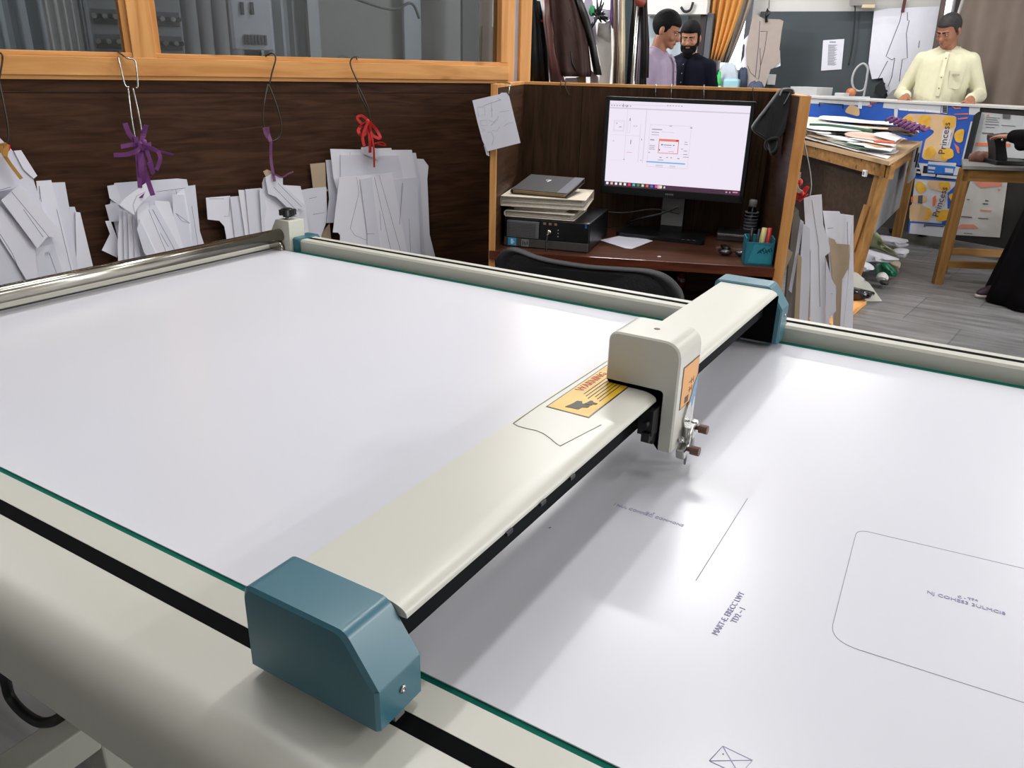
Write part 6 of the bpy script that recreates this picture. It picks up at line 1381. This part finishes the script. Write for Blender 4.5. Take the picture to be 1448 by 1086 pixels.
# small things on the counter
m = MB(CT); q = CT.hit(1203, 131, .2); m.lathe([(.001, 0), (.035, 0), (.035, .05), (.02, .055), (.02, .02), (.001, .02)], axis='y', c=(q.x, .18, ztop + .045), n=18); tag(obj('tape_roll', m, plain('tape_copper', (176, 110, 66), .4)), 'copper coloured roll lying on the counter before the slate board', 'roll')
m = MB(CT); q = CT.hit(1192, 134, .15); m.b2(q.x - .05, q.x + .04, .1, .2, ztop + .007, ztop + .04, bev=.005); tag(obj('white_block', m, plain('block_grey', (180, 180, 182), .5)), 'small pale block beside the copper roll on the counter', 'block')
p0 = CT.hit(1145, 140, .2); m = MB(CT); m.b2(p0.x - .15, p0.x + .12, .1, .35, ztop + .007, ztop + .075, bev=.004); tag(obj('file_box', m, plain('file_white', (176, 178, 178), .5)), 'pale flat box at the left end of the counter', 'box')
# ------------------------------------------------------------------ people
skin1 = plain('skin_tan', (168, 118, 92), .55, noise=.03, spec=.4); skin2 = plain('skin_brown', (150, 100, 76), .55, noise=.03, spec=.4)
hairm = plain('black_hair', (9, 8, 8), .7, bump=.4, scale=90, spec=.15); greyh = plain('grey_hair', (52, 50, 49), .7, spec=.2, noise=.3, scale=30, bump=.4)
def remesh(o, v, it=4):
    md = o.modifiers.new('skin', 'REMESH'); md.mode = 'VOXEL'; md.voxel_size = v; md.use_smooth_shade = True
    sm = o.modifiers.new('soften', 'SMOOTH'); sm.iterations = it; sm.factor = .5
class Figure:
    """local frame: faces -y, x to the viewer's right when seen from the front"""
    def __init__(s, x, y, ang, h): s.f = Fr(x, y, ang); s.k = h / 1.72
    def p(s, x, y, z): return Vector((x, y, z)) * s.k
def hand(mm, k, wrist, dirv, palm_n, thumb_s, curl=.4):
    """palm, five separate fingers and a side thumb"""
    d = Vector(dirv).normalized(); n = Vector(palm_n); n = (n - d * n.dot(d)).normalized(); s = d.cross(n)
    w = Vector(wrist)
    for j in (-1, 0, 1): mm.cap(w + d * .01 * k + s * j * .018 * k, w + d * .085 * k + s * j * .024 * k, .016 * k, .0135 * k, 10, 3)
    for j, L in enumerate((.068, .078, .074, .058)):
        b = w + d * .088 * k + s * (j - 1.5) * .0195 * k; p_ = b; a = curl * .3
        for seg in range(3):
            q = p_ + (d * math.cos(a) + n * math.sin(a)) * (L * (.44, .32, .24)[seg]) * k; mm.cap(p_, q, (.0088 - .0008 * seg) * k, (.0082 - .0008 * seg) * k, 8, 3); p_ = q; a += curl * .55
    b = w + d * .025 * k - s * thumb_s * .024 * k; q = b + (d * .6 - s * thumb_s * .7 + n * .25) * .040 * k; r = q + (d * .9 - s * thumb_s * .25 + n * .3) * .030 * k
    mm.cap(b, q, .0115 * k, .0098 * k, 8, 3); mm.cap(q, r, .0095 * k, .008 * k, 8, 3)
def build(name, label, fig, skin, pitch, yaw, arms, shirt, trouser, hair, shoes, style='shirt', roll=0, beard=None, voxel=.0065, belly=0, shirt_n='shirt'):
    F = fig.f; k = fig.k; P = fig.p
    t = thing(name, label, 'person', F.o, F.a)
    neck = P(0, .0, 1.455); HM = Matrix.Translation(neck) @ RZ(yaw) @ RX(pitch) @ RY(roll) @ Matrix.Scale(k, 4)
    hp = lambda x, y, z: HM @ Vector((x, y, z))       # head space: origin at the base of the skull
    mm = MB(F); R3 = HM.to_3x3().to_4x4()
    def he(c, r, rot=None): mm.ell(hp(*c), r, 20, 14, local=R3 if rot is None else R3 @ rot)
    he((0, .012, .175), (.077, .095, .088)); he((0, -.020, .120), (.064, .072, .085)); he((0, -.040, .070), (.045, .050, .040))
    he((0, -.078, .048), (.022, .018, .018)); he((0, -.102, .105), (.013, .018, .015)); he((0, -.090, .125), (.010, .014, .030))
    he((-.028, -.078, .150), (.030, .014, .010)); he((.028, -.078, .150), (.030, .014, .010)); he((-.038, -.066, .102), (.022, .018, .018)); he((.038, -.066, .102), (.022, .018, .018))
    he((0, -.086, .079), (.024, .012, .0065)); he((0, -.085, .068), (.021, .012, .0065))
    for sx in (-1, 1): he((sx * .080, .012, .125), (.010, .020, .032), RZ(sx * .3)); he((sx * .078, .006, .108), (.008, .012, .014))
    mm.cap(P(0, .015, 1.40), hp(0, .012, .075), .060 * k, .052 * k)
    # trunk, limbs
    mm.cap(P(-.065, .005, .97), P(-.075, .01, 1.30), .085 * k, .080 * k); mm.cap(P(.065, .005, .97), P(.075, .01, 1.30), .085 * k, .080 * k); mm.cap(P(0, .01, .95), P(0, .01, 1.30), .10 * k, .10 * k)
    mm.cap(P(-.15, .005, 1.375), P(.15, .005, 1.375), .050 * k, .050 * k); mm.cap(P(0, .01, 1.36), P(0, .012, 1.44), .085 * k, .06 * k)
    for sx in (-1, 1):
        mm.cap(P(sx * .09, 0, .93), P(sx * .10, -.01, .50), .088 * k, .058 * k); mm.cap(P(sx * .10, -.01, .50), P(sx * .105, .02, .09), .055 * k, .038 * k)
        mm.cap(P(sx * .105, .03, .045), P(sx * .115, -.13, .035), .038 * k, .032 * k)
    J = []
    for sx, (el, wr, hd, pn) in zip((-1, 1), arms):
        sh = P(sx * .172, .005, 1.365); el = P(*el); wr = P(*wr); mm.cap(sh, el, .050 * k, .040 * k); mm.cap(el, wr, .040 * k, .026 * k)
        hand(mm, k, wr, hd, pn, sx); J.append((sh, el, wr))
    b = obj('body', mm, skin, t); remesh(b, voxel, 3)
    # face details
    for sx in (-1, 1):
        m = MB(F); m.ell(hp(sx * .030, -.081, .133), (.0105 * k, .007 * k, .0042 * k), 12, 8, local=R3); e = obj('eye', m, plain('eye_white', (206, 200, 194), .3), t)
        m = MB(F); m.ell(hp(sx * .030, -.0865, .132), (.005 * k, .004 * k, .0045 * k), 10, 8, local=R3); obj('iris', m, plain('iris_dark', (26, 18, 16), .2), e)
        m = MB(F); m.cap(hp(sx * .012, -.092, .153), hp(sx * .050, -.080, .157), .0055 * k, .003 * k, 8, 3); obj('eyebrow', m, hair if hair != greyh else hairm, t)
    m = MB(F); m.ell(hp(0, -.0945, .0735), (.021 * k, .006 * k, .0055 * k), 14, 8, local=R3); obj('lips', m, plain('lips', (130, 78, 68), .5), t)
    # hair: a shell that dips inside the skull below the hairline
    def hairshell(cz, rx, ry, rz, low):
        bmx = MB(F); g = bmesh.ops.create_uvsphere(bmx.bm, u_segments=40, v_segments=28, radius=1.0)
        for v in g['verts']:
            c = v.co.copy(); x, y, z = c.x * rx, c.y * ry + .014, c.z * rz + cz
            line = low(x, y)
            if z < line: s_ = max(0.86, 1 - (line - z) * 6); x *= s_ ; y = (y - .014) * s_ + .014
            else: 
                n_ = 1 + .012 * math.sin(40 * x + 31 * z) * math.sin(37 * y); x *= n_; y = (y - .014) * n_ + .014
            v.co = fig.f.m @ hp(x, y, z)
        for f_ in bmx.bm.faces: f_.smooth = True
        return obj('hair', bmx, hair, t)
    vol = .005 if hair == hairm else .001
    hairshell(.172, .081 + vol * .6, .100 + vol, .092 + vol * 1.6, lambda x, y: .196 if y < -.05 else (.196 - (y + .05) * 1.6 if y < -.01 else (.132 if y < .03 else .070)))
    if beard is not None:
        m = MB(F)
        for c, r in (((0, -.066, .040), (.050, .046, .040)), ((-.045, -.040, .068), (.024, .042, .045)), ((.045, -.040, .068), (.024, .042, .045)), ((0, -.070, .015), (.038, .034, .034)), ((0, -.098, .090), (.030, .010, .006)), ((-.028, -.085, .075), (.008, .014, .018)), ((.028, -.085, .075), (.008, .014, .018)), ((-.068, -.005, .105), (.010, .018, .040)), ((.068, -.005, .105), (.010, .018, .040))): m.ell(hp(*c), tuple(q * k for q in r), 14, 10, local=R3)
        o = obj('beard', m, beard, t); remesh(o, .005, 2)
    # clothes: the same limbs, looser
    def sleeve(mm, J, fr=1.0):
        for sh, el, wr in J:
            e = el.lerp(wr, fr * .94); mm.cap(sh, el, .066 * k, .053 * k); mm.cap(el, e, .053 * k, .040 * k)
            for j in range(3): mm.ell(el.lerp(e, .55 + .17 * j), (.047 * k, .047 * k, .010 * k), 12, 8, local=(e - el).to_track_quat('Z', 'Y').to_matrix().to_4x4())
    mm = MB(F)
    low = .88 if style == 'shirt' else .55
    for x_, rb_, rt_ in ((-.070, .112, .100), (.070, .112, .100), (0, .128 + belly, .122)): mm.cap(P(x_, -.012 - belly * .5, 1.02), P(x_ * 1.15, 0, 1.32), (rb_ + .01) * k, (rt_ + .008) * k)
    mm.cap(P(-.14, .005, 1.365), P(.14, .005, 1.365), .068 * k, .068 * k); mm.cap(P(-.13, .01, 1.372), P(0, .016, 1.425), .066 * k, .066 * k); mm.cap(P(.13, .01, 1.372), P(0, .016, 1.425), .066 * k, .066 * k)
    if style == 'shirt': mm.cap(P(-.08, 0, .93), P(.08, 0, .93), .135 * k, .135 * k)
    else:
        for x_ in (-.1, 0, .1): mm.cap(P(x_, 0, .62), P(x_ * .8, 0, 1.0), .135 * k, .125 * k)
    sleeve(mm, J)
    o = obj(shirt_n, mm, shirt, t); remesh(o, .008, 3)
    # collar, placket
    m = MB(F)
    rs = []
    for a0, rr_, zz in ((0, .072, 1.432), (0, .074, 1.470), (0, .080, 1.468), (0, .090, 1.425)):
        rs.append([tuple(P(rr_ * math.sin(a), .012 - rr_ * .92 * math.cos(a), zz - .030 * max(0, math.cos(a)))) for a in [R(16) + R(328) * i / 30 for i in range(31)]])
    m.rings(rs, closed=False); co_ = obj('collar', m, shirt, t); sd = co_.modifiers.new('thick', 'SOLIDIFY'); sd.thickness = .004
    m = MB(F); fy = -.150 - belly; m.slab([(-.012, 0), (.012, 0), (.012, .0), (-.012, .0)], 0, 0) if False else None
    m.ribbon([P(.004, -.098, 1.425), P(.004, -.136, 1.36), P(.004, fy + .006, 1.25), P(.004, fy - .004, 1.10)], .026 * k, (1, 0, 0), .0025); pk_ = obj('placket', m, shirt, t)
    m = MB(F)
    for zz, yy in ((1.38, -.133), (1.31, -.146), (1.24, fy + .0), (1.16, fy - .004)): m.ell(P(.004, yy, zz), (.005 * k, .003 * k, .005 * k), 10, 6)
    obj('button', m, plain('button_grey', (110, 104, 96), .4), pk_)
    # trousers and shoes
    mm = MB(F)
    for sx in (-1, 1): mm.cap(P(sx * .085, 0, .95), P(sx * .10, -.01, .50), .112 * k, .082 * k); mm.cap(P(sx * .10, -.01, .50), P(sx * .105, .02, .085), .080 * k, .066 * k)
    o = obj('trousers', mm, trouser, t); remesh(o, .010, 3)
    for sx in (-1, 1):
        m = MB(F); q = P(sx * .11, -.045, .0)
        m.rings([[(q.x + a_ * math.cos(u) * k, q.y + b_ * math.sin(u) * k + o_, zz * k + .001) for u in [2 * PI * i / 24 for i in range(24)]] for a_, b_, o_, zz in ((.044, .128, 0, 0), (.048, .135, 0, .012), (.046, .130, 0, .035), (.040, .105, .02, .065), (.034, .06, .06, .09))]); obj('shoe', m, shoes, t)
    return t, P, hp, R3
lav = plain('lavender_cotton', (150, 134, 156), .8, noise=.05, bump=.1, scale=20); navy = plain('navy_cotton', (12, 14, 28), .9, spec=.15, bump=.1, scale=20); crm = plain('cream_cotton', (206, 202, 172), .8, noise=.03, bump=.1, scale=18)
dkt = plain('dark_trousers', (36, 36, 42), .8); shoe_b = plain('black_leather_shoe', (22, 20, 20), .35)
def down(sx, y=.0): return ((sx * .245, .03 + y, 1.10), (sx * .255, -.05 + y, .86), (0, -.15, -1), (-sx, 0, 0))
# the man in lavender: seen from his right side, head bowed
p = at(928, 110, 6.0)
build('person', 'man in a lavender shirt standing in profile behind the computer monitor', Figure(p.x, p.y, RTA + R(56), 1.67), skin2, R(20), R(10), (down(-1), down(1)), lav, dkt, hairm, shoe_b)
p = at(971, 110, 6.9)
build('person', 'bearded man in a dark navy shirt standing behind the man in lavender', Figure(p.x, p.y, RTA + R(-30), 1.65), skin1, R(13), R(10), (down(-1), down(1)), navy, dkt, hairm, shoe_b, style='kurta', beard=plain('black_beard', (12, 10, 10), .8, spec=.15, bump=.4, scale=90), shirt_n='kurta')
# the man in cream leaning his hands on the counter
p = CT.w(*CT.hit(1333, 110, .56)); p.z = 0; DM = fdist(p); print('man', DM)
fg = Figure(p.x, p.y, RTA + R(-31), 1.77)
cz = ztop + .008
def arm_to(px, py, yoff):
    q = CT.w(*CT.hit(px, py, .17)); L = fg.f.l((q.x, q.y, cz + .03)); return L / fg.k
wl_ = arm_to(1281, 138, 0); wr_ = arm_to(1371, 145, 0)
t, P, hp, R3 = build('person', 'man in a cream shirt looking down behind the carton faced counter', fg, skin2, R(24), R(-26),
      (((-.285, .02, 1.10), (wl_.x, wl_.y, wl_.z), (-.15, -.9, -.35), (0, -.2, -1)), ((.285, .03, 1.11), (wr_.x, wr_.y, wr_.z), (.1, -.9, -.35), (0, -.2, -1))), crm, crm, greyh, shoe_b, style='kurta', belly=.03, shirt_n='kurta')
F = fg.f
m = MB(F); q = [(.055, 1.29), (.150, 1.285), (.146, 1.175), (.125, 1.155), (.060, 1.165)]
m.loop3([tuple(P(x, -.137 - .10 * (1.3 - z) + x * x * 1.4, z)) for x, z in q], [tuple(P(x, -.141 - .10 * (1.3 - z) + x * x * 1.4, z)) for x, z in q]); pk2 = obj('chest_pocket', m, plain('pocket_cream', (196, 192, 164), .8), t)
m = MB(F); m.b2(*(v * fg.k for v in (.075, .125)), *(v * fg.k for v in (-.150, -.139)), *(v * fg.k for v in (1.255, 1.268))); obj('pocket_mark', m, plain('mark_taupe', (160, 150, 128), .8), pk2)
# the woman in black at the right edge
p = onz(1476, 428, 0); wf = Fr(p.x, p.y, RTA + R(-150))
wc = plain('black_abaya', (10, 8, 11), .9, noise=.1, scale=6, bump=.1, spec=.1)
fgw = Figure(p.x, p.y, RTA + R(-150), 1.58)
t = thing('person', 'woman in a long black gown at the right edge beside the wooden stand', 'person', p, wf.a)
k = fgw.k; P = fgw.p
mm = MB(wf)
mm.ell(P(0, .01, 1.62), (.078 * k, .095 * k, .09 * k)); mm.ell(P(0, -.02, 1.56), (.062 * k, .07 * k, .085 * k)); mm.ell(P(0, -.10, 1.555), (.012 * k, .016 * k, .015 * k)); mm.ell(P(0, -.075, 1.495), (.024 * k, .02 * k, .02 * k))
mm.cap(P(0, .01, 1.40), P(0, .01, 1.52), .06 * k, .05 * k); mm.cap(P(0, 0, .95), P(0, 0, 1.35), .13 * k, .13 * k)
for sx in (-1, 1): mm.cap(P(sx * .09, 0, .93), P(sx * .10, 0, .5), .088 * k, .058 * k); mm.cap(P(sx * .10, 0, .5), P(sx * .105, .02, .09), .055 * k, .04 * k); mm.cap(P(sx * .105, .02, .05), P(sx * .11, -.13, .04), .038 * k, .032 * k)
rh = at(1432, 193, 4.95); wl2 = wf.l(rh) / k; J = []
for sx, el, wr in ((1, (.30, .02, 1.08), (wl2.x, wl2.y, wl2.z)), (-1, (-.27, .0, 1.10), (-.18, -.24, 1.02))):
    el = P(*el); wr = P(*wr); sh = P(sx * .17, .0, 1.36); J.append((sh, el, wr)); mm.cap(sh, el, .048 * k, .038 * k); mm.cap(el, wr, .038 * k, .025 * k); hand(mm, k, wr, (wr - el).normalized(), (0, 0, -1), sx)
o = obj('body', mm, skin1, t); remesh(o, .0075, 3)
mm = MB(wf); rs = []
for z, a, b, fo in ((.012, .40, .34, .022), (.10, .385, .325, .020), (.35, .33, .28, .016), (.65, .27, .23, .012), (.92, .225, .185, .006), (1.10, .205, .165, .003), (1.25, .21, .16, .002), (1.36, .20, .135, 0), (1.415, .12, .10, 0), (1.45, .07, .08, 0)):
    rs.append([tuple(P((a + fo * math.sin(9 * u)) * math.cos(u), (b + fo * math.sin(9 * u)) * math.sin(u), z)) for u in [2 * PI * i / 72 for i in range(72)]])
mm.rings(rs); obj('gown', mm, wc, t)
mm = MB(wf)
for sh, el, wr in J: mm.cap(sh, el, .072 * k, .066 * k); mm.cap(el, el.lerp(wr, .97), .062 * k, .044 * k); mm.cap(el, el.lerp(wr, .8) + P(0, 0, -.05), .06 * k, .04 * k)
o = obj('sleeves', mm, wc, t); remesh(o, .009, 3)
mm = MB(wf); rs = []
for z, a, b, y in ((1.30, .20, .16, .0), (1.40, .16, .15, .0), (1.48, .10, .11, .005), (1.55, .095, .115, .01), (1.62, .095, .115, .015), (1.69, .07, .09, .02), (1.725, .02, .03, .02)): rs.append([tuple(P(a * math.cos(u), y + (b if math.sin(u) > 0 or z > 1.66 else b * (.62 if 1.47 < z < 1.65 else 1)) * math.sin(u), z)) for u in [2 * PI * i / 40 for i in range(40)]])
mm.rings(rs); obj('headscarf', mm, plain('black_scarf', (12, 11, 13), .9, spec=.1), t)
for sx in (-1, 1):
    m = MB(wf); m.ell(P(sx * .028, -.083, 1.572), (.012 * k, .008 * k, .006 * k), 10, 8); obj('eye', m, plain('eye_white', (206, 200, 194)), t)
pl_ = plain('plum_shoe', (54, 32, 48), .6); so = plain('sole_pale', (190, 178, 170), .6)
sq = onz(1402, 420, 0); sl = wf.l(sq)
for j, (cx_, cy_, an) in enumerate(((sl.x, sl.y, wf.a), (-sl.x * .3, sl.y * .4 - .1, wf.a))):
    sf = Fr(*wf.w(cx_, cy_, 0)[:2], RTA + R(12)); m = MB(sf)
    m.rings([[(a_ * math.cos(u), b_ * math.sin(u), zz) for u in [2 * PI * i / 28 for i in range(28)]] for a_, b_, zz in ((.115, .042, .001), (.122, .047, .012), (.118, .046, .022))]); s1 = obj('shoe_sole', m, so, t)
    m = MB(sf); m.rings([[(a_ * math.cos(u) + o_, b_ * math.sin(u), zz) for u in [2 * PI * i / 28 for i in range(28)]] for a_, b_, o_, zz in ((.114, .043, 0, .018), (.114, .044, 0, .035), (.098, .040, .012, .055), (.06, .03, .04, .075))]); obj('shoe_upper', m, pl_, t)

# ------------------------------------------------------------------ lights: fluorescent fittings on the ceiling, some added as unseen fill
def fitting(x, y, ang, power, lab, L=1.2, z=2.86, col=(1, .99, .985)):
    f = Fr(x, y, ang, z); t = thing('ceiling_light', lab, 'ceiling light', f.o, ang, 'fluorescent ceiling lights')
    m = MB(f); m.b2(-L / 2, L / 2, -.06, .06, .0, .055, bev=.005); obj('batten', m, white, t)
    m = MB(f); m.tube([(-L / 2 + .02, 0, -.03), (L / 2 - .02, 0, -.03)], .014, 10); obj('tube', m, emit('tube_lit', (250, 250, 255), 6), t)
    ld = bpy.data.lights.new('tube_light', 'AREA'); ld.shape = 'RECTANGLE'; ld.size = L; ld.size_y = .12; ld.energy = power; ld.color = col
    lo = bpy.data.objects.new('tube_light', ld); COL.objects.link(lo); lo.matrix_world = f.m @ T(0, 0, -.05)
LIGHTS = [(-.35, 1.5, PI / 2, 13, 'ceiling light above the plotter'), (-1.35, 1.1, PI / 2, 13, 'ceiling light above the left end of the plotter'),
          (-3.2, 6.6, 0.1, 34, 'ceiling light above the two standing men'), (-1.1, 7.0, 0.1, 25, 'ceiling light near the slate board'), (-4.9, 4.7, .1, 230, 'ceiling light in the glazed room'),
          (3.1, .9, PI / 2, 30, 'added fill light on the right of the plotter'), (2.6, 2.7, PI / 2, 58, 'added fill light right of the computer desk'), (-3.39, .73, 1.15, 26, 'added fill light at the near end of the glazed room'), (1.2, 4.9, 0, 30, 'ceiling light over the aisle'), (1.0, -1.6, PI / 2, 7, 'added fill light behind the photographer'), (-1.3, 3.4, 0, 44, 'ceiling light behind the desk')]  # plotter-right, desk-right, near glazed-room and rear lamps are added unseen fill
for a in LIGHTS: fitting(*a)
# unseen broad window added in the right hand wall for soft side fill
m = MB(); m.b2(4.17, 4.2, 3.3, 6.9, .95, 2.55); struct('fill_window', m, emit('side_fill_pane', (236, 242, 250), 1.0))
m = MB()
for yy in (3.3, 5.1, 6.9): m.b2(4.14, 4.2, yy - .04, yy + .04, .9, 2.6)
for zz_ in (.92, 2.58): m.b2(4.14, 4.2,   3.26, 6.94, zz_ - .04, zz_ + .04)
struct('fill_window_frame', m, plain('frame_grey', (120, 124, 132), .4))  # frame of the added window
ld = bpy.data.lights.new('side_fill', 'AREA'); ld.shape = 'RECTANGLE'; ld.size = 3.5; ld.size_y = 1.55; ld.energy = 170; ld.color = (.97, .985, 1)  # added fill lamp set at the unseen window
lo = bpy.data.objects.new('side_fill', ld); COL.objects.link(lo); lo.matrix_world = T(4.12, 5.1, 1.75) @ RY(PI / 2)
w = bpy.data.worlds.new('world'); S.world = w; w.use_nodes = True
w.node_tree.nodes['Background'].inputs[0].default_value = (.9, .95, 1, 1); w.node_tree.nodes['Background'].inputs[1].default_value = .4
S.view_settings.view_transform = 'Standard'; S.view_settings.look = 'None'; S.view_settings.gamma = 1; S.view_settings.use_curve_mapping = False
S.view_settings.exposure = 0.15
